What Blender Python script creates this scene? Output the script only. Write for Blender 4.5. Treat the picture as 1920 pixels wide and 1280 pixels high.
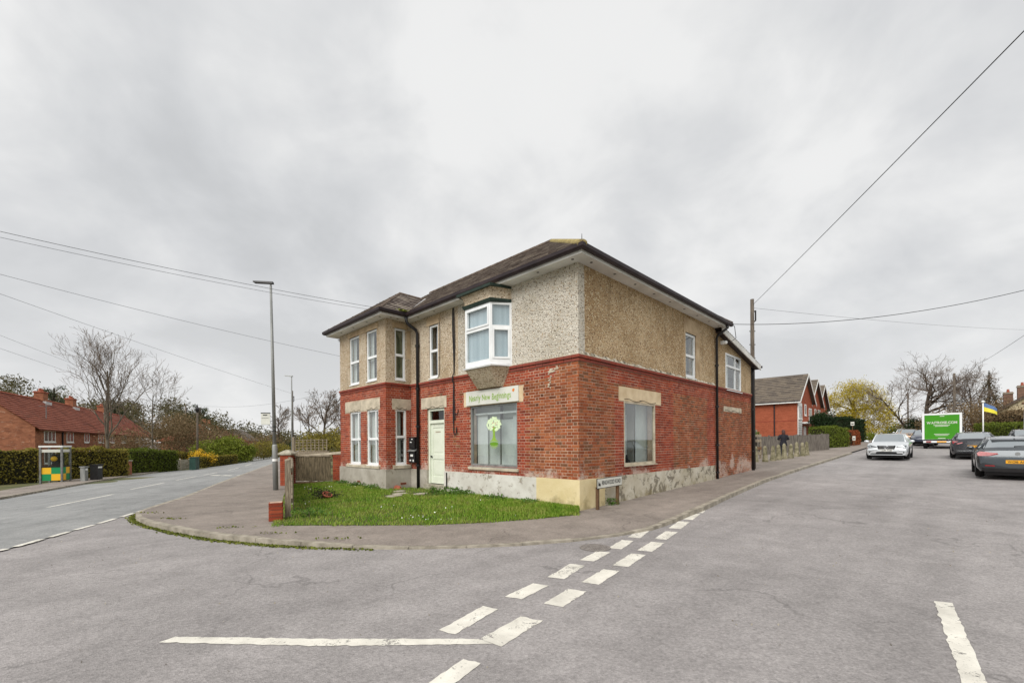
import bpy, bmesh, math, random
import numpy as np
from mathutils import Matrix, Vector
for o in list(bpy.data.objects): bpy.data.objects.remove(o)
scn = bpy.context.scene
COL = scn.collection
R = math.radians
# ------------------------------------------------------------------ camera
cam_data = bpy.data.cameras.new('camera')
cam_data.sensor_width = 36.0
cam_data.lens = 814.7 / 1920 * 36
cam_data.shift_y = (829.8 - 640) / 1920
cam_data.clip_end = 3000
cam = bpy.data.objects.new('camera', cam_data)
COL.objects.link(cam)
cam.location = (0, 0, 1.63)
cam.rotation_euler = (Matrix.Rotation(R(90), 3, 'X') @ Matrix.Rotation(R(-0.392), 3, 'Z')).to_euler()
scn.camera = cam
# ------------------------------------------------------------------ sky, sun, exposure
SUN_EL, SUN_ROT = R(46), R(208)
world = bpy.data.worlds.new('World'); scn.world = world; world.use_nodes = True
def build_world():
    nt = world.node_tree; nt.nodes.clear(); N = nt.nodes.new; L = nt.links.new
    out = N('ShaderNodeOutputWorld'); bg = N('ShaderNodeBackground'); bg.inputs['Strength'].default_value = 0.1
    sky = N('ShaderNodeTexSky'); sky.sky_type = 'NISHITA'; sky.sun_disc = False
    sky.sun_elevation = SUN_EL; sky.sun_rotation = SUN_ROT; sky.air_density = 1.0; sky.dust_density = 2.0
    tc = N('ShaderNodeTexCoord'); sep = N('ShaderNodeSeparateXYZ'); L(tc.outputs['Generated'], sep.inputs[0])
    # cloud deck: project the direction on a plane overhead
    zc = N('ShaderNodeMath'); zc.operation = 'MAXIMUM'; L(sep.outputs['Z'], zc.inputs[0]); zc.inputs[1].default_value = 0.0
    za = N('ShaderNodeMath'); za.operation = 'ADD'; L(zc.outputs[0], za.inputs[0]); za.inputs[1].default_value = 0.42
    comb = N('ShaderNodeCombineXYZ')
    for i, k in enumerate('XY'):
        d = N('ShaderNodeMath'); d.operation = 'DIVIDE'; L(sep.outputs[k], d.inputs[0]); L(za.outputs[0], d.inputs[1]); L(d.outputs[0], comb.inputs[i])
    def noise(scale, detail, rough, dist, off):
        m = N('ShaderNodeMapping'); m.inputs['Location'].default_value = off; L(comb.outputs[0], m.inputs['Vector'])
        n = N('ShaderNodeTexNoise'); n.inputs['Scale'].default_value = scale; n.inputs['Detail'].default_value = detail
        n.inputs['Roughness'].default_value = rough; n.inputs['Distortion'].default_value = dist
        L(m.outputs[0], n.inputs['Vector']); return n.outputs['Fac']
    n1 = noise(1.25, 6, 0.52, 0.22, (2.2, 4.9, 0.4)); n2 = noise(3.4, 7, 0.52, 0.35, (7.4, 2.2, 1.3))
    mx = N('ShaderNodeMix'); mx.data_type = 'FLOAT'; mx.inputs['Factor'].default_value = 0.34
    L(n1, mx.inputs['A']); L(n2, mx.inputs['B'])
    rp = N('ShaderNodeValToRGB'); cr = rp.color_ramp; cr.interpolation = 'B_SPLINE'
    cr.elements[0].position = 0.40; cr.elements[0].color = (0.455, 0.463, 0.473, 1)
    cr.elements[1].position = 0.585; cr.elements[1].color = (0.70, 0.70, 0.696, 1)
    e = cr.elements.new(0.465); e.color = (0.525, 0.533, 0.545, 1)
    e = cr.elements.new(0.525); e.color = (0.59, 0.595, 0.60, 1)
    L(mx.outputs['Result'], rp.inputs[0])
    hz = N('ShaderNodeMapRange'); hz.inputs['From Min'].default_value = 0.0; hz.inputs['From Max'].default_value = 0.32; hz.inputs['To Min'].default_value = 0.6; hz.inputs['To Max'].default_value = 0.0; L(zc.outputs[0], hz.inputs['Value'])
    hm = N('ShaderNodeMix'); hm.data_type = 'RGBA'; L(hz.outputs[0], hm.inputs['Factor']); L(rp.outputs[0], [q for q in hm.inputs if q.name == 'A' and q.type == 'RGBA'][0]); [q for q in hm.inputs if q.name == 'B' and q.type == 'RGBA'][0].default_value = (0.67, 0.672, 0.67, 1)
    sc = N('ShaderNodeVectorMath'); sc.operation = 'SCALE'; sc.inputs['Scale'].default_value = 5.65; L([q for q in hm.outputs if q.type == 'RGBA'][0], sc.inputs[0])
    cov = N('ShaderNodeMix'); cov.data_type = 'RGBA'; cov.inputs['Factor'].default_value = 0.985
    L(sky.outputs[0], [q for q in cov.inputs if q.name == 'A' and q.type == 'RGBA'][0]); L(sc.outputs[0], [q for q in cov.inputs if q.name == 'B' and q.type == 'RGBA'][0])
    L([q for q in cov.outputs if q.type == 'RGBA'][0], bg.inputs['Color']); L(bg.outputs[0], out.inputs[0])
build_world()
sun_data = bpy.data.lights.new('sun', 'SUN'); sun_data.energy = 1.5; sun_data.angle = R(50); sun_data.color = (1.0, 0.97, 0.93)
sun = bpy.data.objects.new('sun', sun_data); COL.objects.link(sun)
sdir = Vector((math.sin(SUN_ROT) * math.cos(SUN_EL), math.cos(SUN_ROT) * math.cos(SUN_EL), math.sin(SUN_EL)))
sun.rotation_euler = sdir.to_track_quat('Z', 'Y').to_euler(); sun.location = (-12, -20, 30)
scn.view_settings.view_transform = 'Standard'; scn.view_settings.look = 'None'
scn.view_settings.exposure = 1.16; scn.view_settings.gamma = 1.0
scn.view_settings.use_curve_mapping = False
scn.render.engine = 'CYCLES'
scn.cycles.max_bounces = 6; scn.cycles.transparent_max_bounces = 12
scn.cycles.diffuse_bounces = 3; scn.cycles.glossy_bounces = 3; scn.cycles.transmission_bounces = 4
scn.cycles.sample_clamp_indirect = 6

# ------------------------------------------------------------------ helpers
rng = random.Random(7); nrng = np.random.default_rng(7)
def lin(c):
    c = c / 255.0
    return c / 12.92 if c <= 0.04045 else ((c + 0.055) / 1.055) ** 2.4
def S(r, g, b): return (lin(r), lin(g), lin(b), 1)
def lerp(a, b, t): return a + (b - a) * t

class Frame:
    """s along a wall, z up, d outwards from the wall face"""
    def __init__(self, o, a, n): self.o = Vector(o); self.a = Vector(a).normalized(); self.n = Vector(n).normalized()
    def p(self, s, z, d): return self.o + self.a * s + Vector((0, 0, z)) + self.n * d
class MB:
    def __init__(self): self.v = []; self.f = []
    def poly(self, pts): b = len(self.v); self.v += [tuple(p) for p in pts]; self.f.append(tuple(range(b, b + len(pts))))
    def hexa(self, p):
        b = len(self.v); self.v += [tuple(q) for q in p]
        self.f += [tuple(b + i for i in q) for q in ((3, 2, 1, 0), (4, 5, 6, 7), (0, 1, 5, 4), (1, 2, 6, 5), (2, 3, 7, 6), (3, 0, 4, 7))]
        return self
    def box(self, x0, x1, y0, y1, z0, z1):
        return self.hexa([(x0, y0, z0), (x1, y0, z0), (x1, y1, z0), (x0, y1, z0), (x0, y0, z1), (x1, y0, z1), (x1, y1, z1), (x0, y1, z1)])
    def fbox(self, F, s0, s1, z0, z1, d0, d1):
        P = F.p
        return self.hexa([P(s0, z0, d0), P(s1, z0, d0), P(s1, z0, d1), P(s0, z0, d1), P(s0, z1, d0), P(s1, z1, d0), P(s1, z1, d1), P(s0, z1, d1)])
    def tube(self, pts, rad, n=6, cap=True):
        pts = [Vector(p) for p in pts]
        if not hasattr(rad, '__len__'): rad = [rad] * len(pts)
        b = len(self.v); prev = None
        for i, p in enumerate(pts):
            t = (pts[min(i + 1, len(pts) - 1)] - pts[max(i - 1, 0)])
            t = t.normalized() if t.length > 1e-9 else Vector((0, 0, 1))
            ref = prev if prev is not None else (Vector((1, 0, 0)) if abs(t.z) > .9 else Vector((0, 0, 1)))
            u = (ref - t * ref.dot(t)); u = u.normalized() if u.length > 1e-6 else t.orthogonal().normalized()
            prev = u; w = t.cross(u)
            for k in range(n):
                a = 2 * math.pi * k / n
                self.v.append(tuple(p + (u * math.cos(a) + w * math.sin(a)) * rad[i]))
        for i in range(len(pts) - 1):
            for k in range(n):
                k2 = (k + 1) % n
                self.f.append((b + i * n + k, b + i * n + k2, b + (i + 1) * n + k2, b + (i + 1) * n + k))
        if cap:
            self.f.append(tuple(b + k for k in range(n - 1, -1, -1)))
            self.f.append(tuple(b + (len(pts) - 1) * n + k for k in range(n)))
        return self
    def lathe(self, prof, n=16, o=(0, 0, 0)):
        b = len(self.v)
        for r, z in prof:
            for k in range(n):
                a = 2 * math.pi * k / n
                self.v.append((o[0] + r * math.cos(a), o[1] + r * math.sin(a), o[2] + z))
        for i in range(len(prof) - 1):
            for k in range(n):
                k2 = (k + 1) % n
                self.f.append((b + i * n + k, b + i * n + k2, b + (i + 1) * n + k2, b + (i + 1) * n + k))
        self.f.append(tuple(b + k for k in range(n - 1, -1, -1))); self.f.append(tuple(b + (len(prof) - 1) * n + k for k in range(n)))
        return self
    def prism(self, bot, top):
        b = len(self.v); n = len(bot); self.v += [tuple(p) for p in bot] + [tuple(p) for p in top]
        self.f.append(tuple(b + k for k in range(n - 1, -1, -1))); self.f.append(tuple(b + n + k for k in range(n)))
        for k in range(n): k2 = (k + 1) % n; self.f.append((b + k, b + k2, b + n + k2, b + n + k))
        return self
    def sphere(self, c, r, nu=10, nv=6):
        rx, ry, rz = r if hasattr(r, '__len__') else (r, r, r)
        prof = [(math.sin(math.pi * i / nv), -math.cos(math.pi * i / nv)) for i in range(nv + 1)]
        b = len(self.v)
        for pr, pz in prof:
            for k in range(nu):
                a = 2 * math.pi * k / nu
                self.v.append((c[0] + rx * pr * math.cos(a), c[1] + ry * pr * math.sin(a), c[2] + rz * pz))
        for i in range(nv):
            for k in range(nu):
                k2 = (k + 1) % nu
                self.f.append((b + i * nu + k, b + i * nu + k2, b + (i + 1) * nu + k2, b + (i + 1) * nu + k))
        return self
    def mesh(self, name, mat=None, smooth=False):
        me = bpy.data.meshes.new(name); me.from_pydata(self.v, [], self.f)
        bm = bmesh.new(); bm.from_mesh(me); bmesh.ops.recalc_face_normals(bm, faces=bm.faces); bm.to_mesh(me); bm.free()
        if mat: me.materials.append(mat)
        if smooth: me.shade_smooth()
        return me
    def build(self, name, mat, parent=None, smooth=False, kind=None, loc=None):
        return link(name, self.mesh(name, mat, smooth), parent, kind, loc)
def link(name, me, parent=None, kind=None, loc=None):
    o = bpy.data.objects.new(name, me); COL.objects.link(o)
    if parent is not None: o.parent = parent
    if kind: o['kind'] = kind
    if loc is not None: o.location = loc
    return o
def empty(name, loc=(0, 0, 0), rz=0):
    o = bpy.data.objects.new(name, None); COL.objects.link(o); o.location = loc; o.rotation_euler = (0, 0, rz); o.empty_display_size = .2
    return o
def tag(o, label, cat=None, group=None, kind=None):
    o['label'] = label
    if cat: o['category'] = cat
    if group: o['group'] = group
    if kind: o['kind'] = kind
    return o
def copy_tree(o, parent=None):
    c = o.copy(); COL.objects.link(c); c.parent = parent
    for ch in o.children: copy_tree(ch, c)
    return c
def quads_mesh(name, V, mat, smooth=False):
    """V: (n,4,3) separate quads"""
    n = len(V); me = bpy.data.meshes.new(name)
    me.vertices.add(n * 4); me.vertices.foreach_set('co', V.reshape(-1).astype(np.float32))
    me.loops.add(n * 4); me.loops.foreach_set('vertex_index', np.arange(n * 4, dtype=np.int32))
    me.polygons.add(n); me.polygons.foreach_set('loop_start', np.arange(0, n * 4, 4, dtype=np.int32))
    me.update(calc_edges=True); me.materials.append(mat)
    return me
def leaf_quads(P, size, asp=0.6, up=0.0, rs=nrng):
    """random leaf quads centred on P (n,3)"""
    n = len(P)
    a = rs.normal(size=(n, 3)); a[:, 2] += up; a /= np.linalg.norm(a, axis=1)[:, None] + 1e-9
    b = rs.normal(size=(n, 3)); b -= a * (a * b).sum(1)[:, None]; b /= np.linalg.norm(b, axis=1)[:, None] + 1e-9
    s = size * rs.uniform(.55, 1.3, size=(n, 1))
    a = a * s; b = b * s * asp
    return np.stack([P - a * .5, P + b * .5, P + a * .5, P - b * .5], 1)
def blob_points(blobs, n, shell=0.55, rs=nrng):
    """points in ellipsoids, denser near the outside; blobs: (cx,cy,cz,rx,ry,rz)"""
    B = np.array(blobs, float); vol = (B[:, 3] * B[:, 4] + B[:, 3] * B[:, 5] + B[:, 4] * B[:, 5]); vol /= vol.sum()
    idx = rs.choice(len(B), size=n, p=vol)
    d = rs.normal(size=(n, 3)); d /= np.linalg.norm(d, axis=1)[:, None]
    r = shell + (1 - shell) * rs.random((n, 1)) ** .6
    r *= 1 + .16 * rs.normal(size=(n, 1))
    return B[idx, :3] + d * r * B[idx, 3:]
def text_mesh(body, size, mat, jitter=0, gap=.08, align='CENTER', bold=0.0):
    """flat lettering in x (reading) / y (up); returns mesh"""
    x = 0; V = []; Fc = []
    for ch in body:
        if ch == ' ': x += size * .32; continue
        cu = bpy.data.curves.new('glyph', 'FONT'); cu.body = ch; cu.size = size; cu.offset = bold * size
        ob = bpy.data.objects.new('glyph', cu); COL.objects.link(ob)
        me = bpy.data.meshes.new_from_object(ob)
        co = [v.co.copy() for v in me.vertices]
        if co:
            x0 = min(c.x for c in co); x1 = max(c.x for c in co)
            a = rng.uniform(-jitter, jitter); dy = rng.uniform(-jitter, jitter) * size * .35; sc = 1 + rng.uniform(-jitter, jitter) * .6
            b = len(V)
            for c in co:
                lx = (c.x - x0) * sc; ly = c.y * sc
                V.append((x + lx * math.cos(a) - ly * math.sin(a), lx * math.sin(a) + ly * math.cos(a) + dy, 0))
            for p in me.polygons: Fc.append(tuple(b + i for i in p.vertices))
            x += (x1 - x0) * sc + size * gap
        bpy.data.objects.remove(ob); bpy.data.meshes.remove(me); bpy.data.curves.remove(cu)
    w = x - size * gap
    if align == 'CENTER': V = [(v[0] - w / 2, v[1], v[2]) for v in V]
    me = bpy.data.meshes.new('lettering'); me.from_pydata(V, [], Fc); me.materials.append(mat)
    return me, w
def orient(o, loc, xa, ya):
    xa = Vector(xa).normalized(); ya = Vector(ya).normalized(); za = xa.cross(ya)
    m = Matrix((xa, ya, za)).transposed().to_4x4(); m.translation = Vector(loc); o.matrix_local = m
    return o

# ------------------------------------------------------------------ materials
def new_mat(name):
    m = bpy.data.materials.new(name); m.use_nodes = True; nt = m.node_tree; nt.nodes.clear()
    o = nt.nodes.new('ShaderNodeOutputMaterial'); b = nt.nodes.new('ShaderNodeBsdfPrincipled'); nt.links.new(b.outputs[0], o.inputs[0])
    return m, nt, b, o
class NG:
    """small node-graph helper"""
    def __init__(self, nt):
        self.nt = nt; self.g = nt.nodes.new('ShaderNodeNewGeometry'); self.pos = self.g.outputs['Position']
    def n(self, t): return self.nt.nodes.new(t)
    def l(self, a, b): self.nt.links.new(a, b)
    def scale_vec(self, v, s):
        m = self.n('ShaderNodeMapping'); m.inputs['Scale'].default_value = s; self.l(v, m.inputs['Vector']); return m.outputs[0]
    def noise(self, scale, detail=5, rough=.55, vec=None, dist=0):
        x = self.n('ShaderNodeTexNoise'); x.inputs['Scale'].default_value = scale; x.inputs['Detail'].default_value = detail
        x.inputs['Roughness'].default_value = rough; x.inputs['Distortion'].default_value = dist
        self.l(vec or self.pos, x.inputs['Vector']); return x.outputs['Fac']
    def voro(self, scale, out='Color', vec=None, feat='F1'):
        x = self.n('ShaderNodeTexVoronoi'); x.feature = feat; x.inputs['Scale'].default_value = scale; self.l(vec or self.pos, x.inputs['Vector']); return x.outputs[out]
    def ramp(self, fac, stops, interp='LINEAR'):
        r = self.n('ShaderNodeValToRGB'); cr = r.color_ramp; cr.interpolation = interp
        while len(cr.elements) < len(stops): cr.elements.new(.5)
        for e, (p, c) in zip(cr.elements, stops): e.position = p; e.color = c if hasattr(c, '__len__') else (c, c, c, 1)
        self.l(fac, r.inputs[0]); return r.outputs[0]
    def mix(self, fac, a, b, mode='MIX'):
        m = self.n('ShaderNodeMix'); m.data_type = 'RGBA'; m.blend_type = mode
        for s, x in (('Factor', fac), ('A', a), ('B', b)):
            sock = m.inputs[s] if s == 'Factor' else [i for i in m.inputs if i.name == s and i.type == 'RGBA'][0]
            if hasattr(x, 'is_linked') or isinstance(x, bpy.types.NodeSocket): self.l(x, sock)
            else: sock.default_value = x
        return [o for o in m.outputs if o.type == 'RGBA'][0]
    def math(self, op, a, b=None):
        m = self.n('ShaderNodeMath'); m.operation = op
        for i, x in enumerate((a, b)):
            if x is None: continue
            if isinstance(x, bpy.types.NodeSocket): self.l(x, m.inputs[i])
            else: m.inputs[i].default_value = x
        return m.outputs[0]
    def xyz(self):
        s = self.n('ShaderNodeSeparateXYZ'); self.l(self.pos, s.inputs[0]); return s.outputs
    def bump(self, h, strength, dist, bsdf):
        b = self.n('ShaderNodeBump'); b.inputs['Strength'].default_value = strength; b.inputs['Distance'].default_value = dist
        self.l(h, b.inputs['Height']); self.l(b.outputs[0], bsdf.inputs['Normal'])
    def rnd(self):
        oi = self.n('ShaderNodeObjectInfo'); s = self.math('ADD', oi.outputs['Random'], self.g.outputs['Random Per Island'])
        return self.math('FRACT', s)
def mat(name, c1, c2=None, scale=6, rough=.75, bump=0, bscale=60, metal=0, spec=.4, detail=5, stretch=None, coat=0, emit=0, lo=.35, hi=.65):
    m, nt, b, o = new_mat(name); g = NG(nt)
    b.inputs['Roughness'].default_value = rough; b.inputs['Metallic'].default_value = metal; b.inputs['Specular IOR Level'].default_value = spec
    if coat: b.inputs['Coat Weight'].default_value = coat; b.inputs['Coat Roughness'].default_value = .08
    vec = g.scale_vec(g.pos, stretch) if stretch else None
    if c2 is None: b.inputs['Base Color'].default_value = c1
    else: g.l(g.ramp(g.noise(scale, detail, vec=vec), [(lo, c1), (hi, c2)]), b.inputs['Base Color'])
    if bump: g.bump(g.noise(bscale, 4, vec=vec), bump, .02, b)
    return m
def island_mat(name, cols, rough=.7, spec=.3, trans=0, nscale=.7, var=.5, bump=0, bscale=40, sheen=0):
    """colour chosen per leaf / tile / brick, drifted by large noise"""
    m, nt, b, o = new_mat(name); g = NG(nt)
    b.inputs['Roughness'].default_value = rough; b.inputs['Specular IOR Level'].default_value = spec
    r = g.rnd(); nz = g.noise(nscale, 4)
    f = g.math('ADD', g.math('MULTIPLY', r, 1 - var), g.math('MULTIPLY', g.ramp(nz, [(.3, 0.), (.7, 1.)]), var))
    st = [((i + .0) / max(1, len(cols) - 1), c) for i, c in enumerate(cols)]
    g.l(g.ramp(f, st), b.inputs['Base Color'])
    if bump: g.bump(g.noise(bscale, 4), bump, .01, b)
    if trans:
        t = g.n('ShaderNodeBsdfTranslucent'); g.l(g.ramp(f, st), t.inputs['Color'])
        mx = g.n('ShaderNodeMixShader'); mx.inputs[0].default_value = trans
        g.l(b.outputs[0], mx.inputs[1]); g.l(t.outputs[0], mx.inputs[2]); g.l(mx.outputs[0], o.inputs[0])
    return m
def glass_mat(name, tint=(.75, .8, .8, 1), ior=1.5, extra=.02):
    m = bpy.data.materials.new(name); m.use_nodes = True; nt = m.node_tree; nt.nodes.clear()
    o = nt.nodes.new('ShaderNodeOutputMaterial'); t = nt.nodes.new('ShaderNodeBsdfTransparent'); t.inputs[0].default_value = tint
    gl = nt.nodes.new('ShaderNodeBsdfGlossy'); gl.inputs['Roughness'].default_value = .015; gl.inputs['Color'].default_value = (.95, .97, .97, 1)
    fr = nt.nodes.new('ShaderNodeFresnel'); fr.inputs['IOR'].default_value = ior
    ad = nt.nodes.new('ShaderNodeMath'); ad.operation = 'ADD'; ad.inputs[1].default_value = extra; ad.use_clamp = True
    mx = nt.nodes.new('ShaderNodeMixShader'); ge = nt.nodes.new('ShaderNodeNewGeometry'); bf = nt.nodes.new('ShaderNodeMath'); bf.operation = 'SUBTRACT'; bf.inputs[0].default_value = 1; ml = nt.nodes.new('ShaderNodeMath'); ml.operation = 'MULTIPLY'
    nt.links.new(ge.outputs['Backfacing'], bf.inputs[1]); nt.links.new(ad.outputs[0], ml.inputs[0]); nt.links.new(bf.outputs[0], ml.inputs[1])
    nt.links.new(fr.outputs[0], ad.inputs[0]); nt.links.new(ml.outputs[0], mx.inputs[0]); nt.links.new(t.outputs[0], mx.inputs[1]); nt.links.new(gl.outputs[0], mx.inputs[2]); nt.links.new(mx.outputs[0], o.inputs[0])
    return m

def asphalt(name, ca, cb, patch=.5, grit=.3, ang=-45):
    m, nt, b, o = new_mat(name); g = NG(nt); b.inputs['Roughness'].default_value = .85; b.inputs['Specular IOR Level'].default_value = .25
    big = g.noise(.32, 6, .6, dist=.6); mid = g.noise(2.6, 7, .62); vec = g.scale_vec(g.pos, (1.0, 1.4, 1)); streak = g.noise(1.3, 5, .6, vec=vec, dist=.4)
    f = g.math('ADD', g.math('MULTIPLY', big, .45), g.math('ADD', g.math('MULTIPLY', mid, .3), g.math('MULTIPLY', streak, .25)))
    col = g.ramp(f, [(.36, ca), (.62, cb)])
    fine = g.voro(75, 'Color'); fv = g.n('ShaderNodeSeparateColor'); g.l(fine, fv.inputs[0])
    col = g.mix(grit, col, g.ramp(fv.outputs[0], [(0., .5), (.45, .88), (.8, 1.02), (1., 1.3)]), 'MULTIPLY')
    med = g.noise(24, 4, .7)
    col = g.mix(.55, col, g.ramp(med, [(.3, .6), (.5, 1.0), (.72, 1.3)]), 'MULTIPLY')
    rt0 = g.n('ShaderNodeMapping'); rt0.inputs['Rotation'].default_value = (0, 0, R(ang)); g.l(g.pos, rt0.inputs['Vector']); rot = g.n('ShaderNodeMapping'); rot.inputs['Scale'].default_value = (.10, 1.5, 1); g.l(rt0.outputs[0], rot.inputs['Vector']); col = g.mix(.5, col, g.ramp(g.noise(.8, 5, .6, vec=rot.outputs[0], dist=.3), [(.34, .78), (.5, 1.), (.66, 1.12)]), 'MULTIPLY')
    st = g.noise(1.1, 3, .5, dist=1.2); col = g.mix(g.ramp(st, [(.66, 0.), (.74, patch)]), col, tuple(x * .62 for x in ca[:3]) + (1,))
    wv = g.n('ShaderNodeVectorMath'); wv.operation = 'ADD'; nn = g.n('ShaderNodeTexNoise'); nn.inputs['Scale'].default_value = 1.1; nn.inputs['Detail'].default_value = 5; g.l(g.pos, nn.inputs['Vector']); g.l(g.pos, wv.inputs[0]); sv_ = g.n('ShaderNodeVectorMath'); sv_.operation = 'SCALE'; sv_.inputs['Scale'].default_value = 1.6; g.l(nn.outputs['Color'], sv_.inputs[0]); g.l(sv_.outputs[0], wv.inputs[1])
    ck = g.ramp(g.voro(.28, 'Distance', wv.outputs[0], 'DISTANCE_TO_EDGE'), [(.002, .5), (.006, 0.)]); ck = g.math('MULTIPLY', ck, g.ramp(g.noise(.5, 3), [(.46, 0.), (.56, 1.)]))
    col = g.mix(ck, col, tuple(x * .45 for x in ca[:3]) + (1,))
    g.l(col, b.inputs['Base Color'])
    h = g.math('ADD', g.voro(75, 'Distance'), g.math('MULTIPLY', med, .6)); g.bump(h, .5, .008, b)
    return m
M = {}
M['road'] = asphalt('junction_asphalt', S(132, 128, 126), S(161, 156, 154), .22, .4)
M['main_road'] = asphalt('main_road_asphalt', S(122, 123, 122), S(154, 154, 152), .2, .28, -110)
M['pavement'] = asphalt('pavement_tarmac', S(114, 106, 99), S(152, 142, 133), .3, .3)
M['earth'] = mat('rough_ground', S(66, 74, 42), S(104, 98, 62), .5, .95, .4, 8)
M['soil'] = mat('lawn_soil', S(66, 78, 32), S(92, 92, 44), 3, .95, .5, 30)
M['kerb'] = mat('kerb_concrete', S(128, 121, 108), S(168, 160, 145), 5, .9, .5, 70)
M['bollard'] = mat('mossy_bollard', S(100, 96, 70), S(152, 144, 120), 5, .95, .5, 40)
M['fence_dark'] = mat('dark_weathered_boards', S(84, 78, 72), S(132, 124, 114), 4, .95, .4, 40, stretch=(5, 5, .6))
M['concrete'] = mat('weathered_concrete', S(140, 134, 116), S(178, 172, 156), 6, .9, .4, 60)
M['moss'] = island_mat('kerb_moss', [S(70, 82, 30), S(104, 112, 44), S(126, 124, 66)], .95)
M['white_upvc'] = mat('white_upvc', S(226, 228, 228), S(238, 240, 240), 3, .35)
M['crust'] = mat('lichened_mortar', S(112, 104, 88), S(206, 198, 182), 9, .95, .6, 40, lo=.42, hi=.58)
M['soffit_white'] = mat('soffit_white', S(200, 198, 192), S(226, 225, 220), 1.5, .6)
M['black_plastic'] = mat('black_plastic', S(22, 21, 23), S(34, 32, 33), 4, .45)
M['dark_fascia'] = mat('dark_fascia', S(34, 24, 28), S(52, 40, 42), 3, .5)
M['green_paint'] = mat('dark_green_paint', S(28, 44, 38), S(44, 60, 52), 8, .5)
M['stone'] = mat('lintel_stone', S(168, 158, 138), S(206, 194, 172), 4, .85, .3, 50)
M['stone_warm'] = mat('lintel_cream', S(200, 176, 140), S(222, 202, 168), 3, .85, .25, 50)
M['wave'] = mat('carved_groove', S(70, 62, 52), S(96, 86, 72), 9, .9)
M['door'] = mat('door_sage_paint', S(214, 220, 202), S(226, 231, 214), 2, .4)
M['chrome'] = mat('chrome', S(200, 202, 204), None, rough=.18, metal=1)
M['galv'] = mat('galvanised_steel', S(116, 118, 116), S(146, 147, 144), 5, .55, metal=.25, stretch=(1, 1, .2))
M['wood_grey'] = mat('weathered_timber', S(108, 96, 80), S(158, 146, 126), 7, .9, .5, 50, stretch=(6, 6, .7))
M['wood_fence'] = mat('mossy_fence_timber', S(74, 66, 50), S(128, 114, 90), 6, .95, .5, 50, stretch=(7, 7, .8))
M['wood_brown'] = mat('brown_timber', S(84, 62, 44), S(118, 90, 64), 6, .9, .4, 40, stretch=(6, 6, .6))
M['pole'] = mat('creosoted_pole', S(70, 62, 54), S(112, 102, 90), 5, .9, .3, 40, stretch=(6, 6, .5))
M['cable'] = mat('cable_black', S(36, 36, 38), None, rough=.6)
M['cable_grey'] = mat('cable_grey', S(92, 94, 98), None, rough=.6)
M['glass'] = glass_mat('window_glass', (.88, .91, .91, 1), 1.85, .07)
M['glass_dark'] = glass_mat('tinted_glass', (.30, .33, .33, 1), 1.5, .03)
M['glass_clear'] = glass_mat('booth_glass', (.9, .92, .92, 1), 1.45, .0)
M['curtain'] = mat('net_curtain', S(214, 212, 204), S(236, 234, 228), 9, .9, stretch=(3, 3, .05))
M['net'] = mat('pale_blue_blind', S(188, 200, 208), S(212, 220, 226), 2, .9, stretch=(4, 4, .1))  # reflected sky put into the blind's pale blue colour
M['blind'] = mat('olive_blind', S(132, 128, 96), S(150, 146, 112), 4, .9)
M['room'] = mat('room_wall', S(120, 118, 110), S(150, 147, 138), 1.2, .9)
M['room_light'] = mat('room_pale', S(196, 200, 196), S(222, 224, 218), 1.6, .9)
M['dark_room'] = mat('dark_interior', S(40, 38, 36), None, rough=.9)
M['red_tile'] = mat('terracotta', S(140, 74, 56), S(168, 96, 74), 9, .85, .2, 60)
M['lichen_tile'] = mat('lichened_ridge_tile', S(122, 108, 74), S(176, 160, 104), 9, .95, .5, 50)
M['ridge'] = mat('ridge_tile_dark', S(74, 62, 56), S(108, 94, 82), 8, .9, .4, 50)
M['lead'] = mat('lead_flashing', S(176, 176, 176), S(206, 206, 204), 5, .5)
M['white_paint'] = mat('white_paint', S(228, 228, 224), S(240, 240, 236), 3, .5)
M['sign_white'] = mat('sign_white', S(206, 206, 196), S(220, 220, 210), 2, .4)
M['sign_black'] = mat('sign_black', S(28, 28, 30), None, rough=.5)
M['lime'] = mat('lime_green_vinyl', S(132, 170, 56), S(146, 182, 70), 5, .5)
M['lime_dark'] = mat('leaf_green_vinyl', S(104, 150, 34), None, rough=.5)
M['orange'] = mat('orange_vinyl', S(226, 132, 50), None, rough=.5)
M['red_vinyl'] = mat('red_vinyl', S(200, 90, 70), None, rough=.5)
M['blossom'] = mat('white_vinyl', S(220, 238, 196), None, rough=.5)
def paint_mat():
    m, nt, b, o = new_mat('worn_road_paint'); g = NG(nt); b.inputs['Roughness'].default_value = .7
    base = g.ramp(g.noise(3.2, 6, .6), [(.3, S(192, 188, 177)), (.7, S(228, 224, 212))])
    spots = g.ramp(g.noise(38, 5, .75), [(.60, 0.), (.68, .6)])
    wear = g.ramp(g.noise(6, 6, .7), [(.60, 0.), (.70, .55)])
    c = g.mix(spots, base, S(150, 143, 138)); c = g.mix(wear, c, S(176, 168, 158))
    g.l(c, b.inputs['Base Color']); g.bump(g.noise(70, 4), .4, .006, b)
    hole = g.ramp(g.math('ADD', g.math('MULTIPLY', g.noise(30, 6, .8), .6), g.math('MULTIPLY', g.noise(3.5, 5, .65), .4)), [(.565, 0.), (.60, .9)])
    tr = g.n('ShaderNodeBsdfTransparent'); mx = g.n('ShaderNodeMixShader'); g.l(hole, mx.inputs[0]); g.l(b.outputs[0], mx.inputs[1]); g.l(tr.outputs[0], mx.inputs[2]); g.l(mx.outputs[0], o.inputs[0]); return m
M['paint'] = paint_mat()
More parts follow.
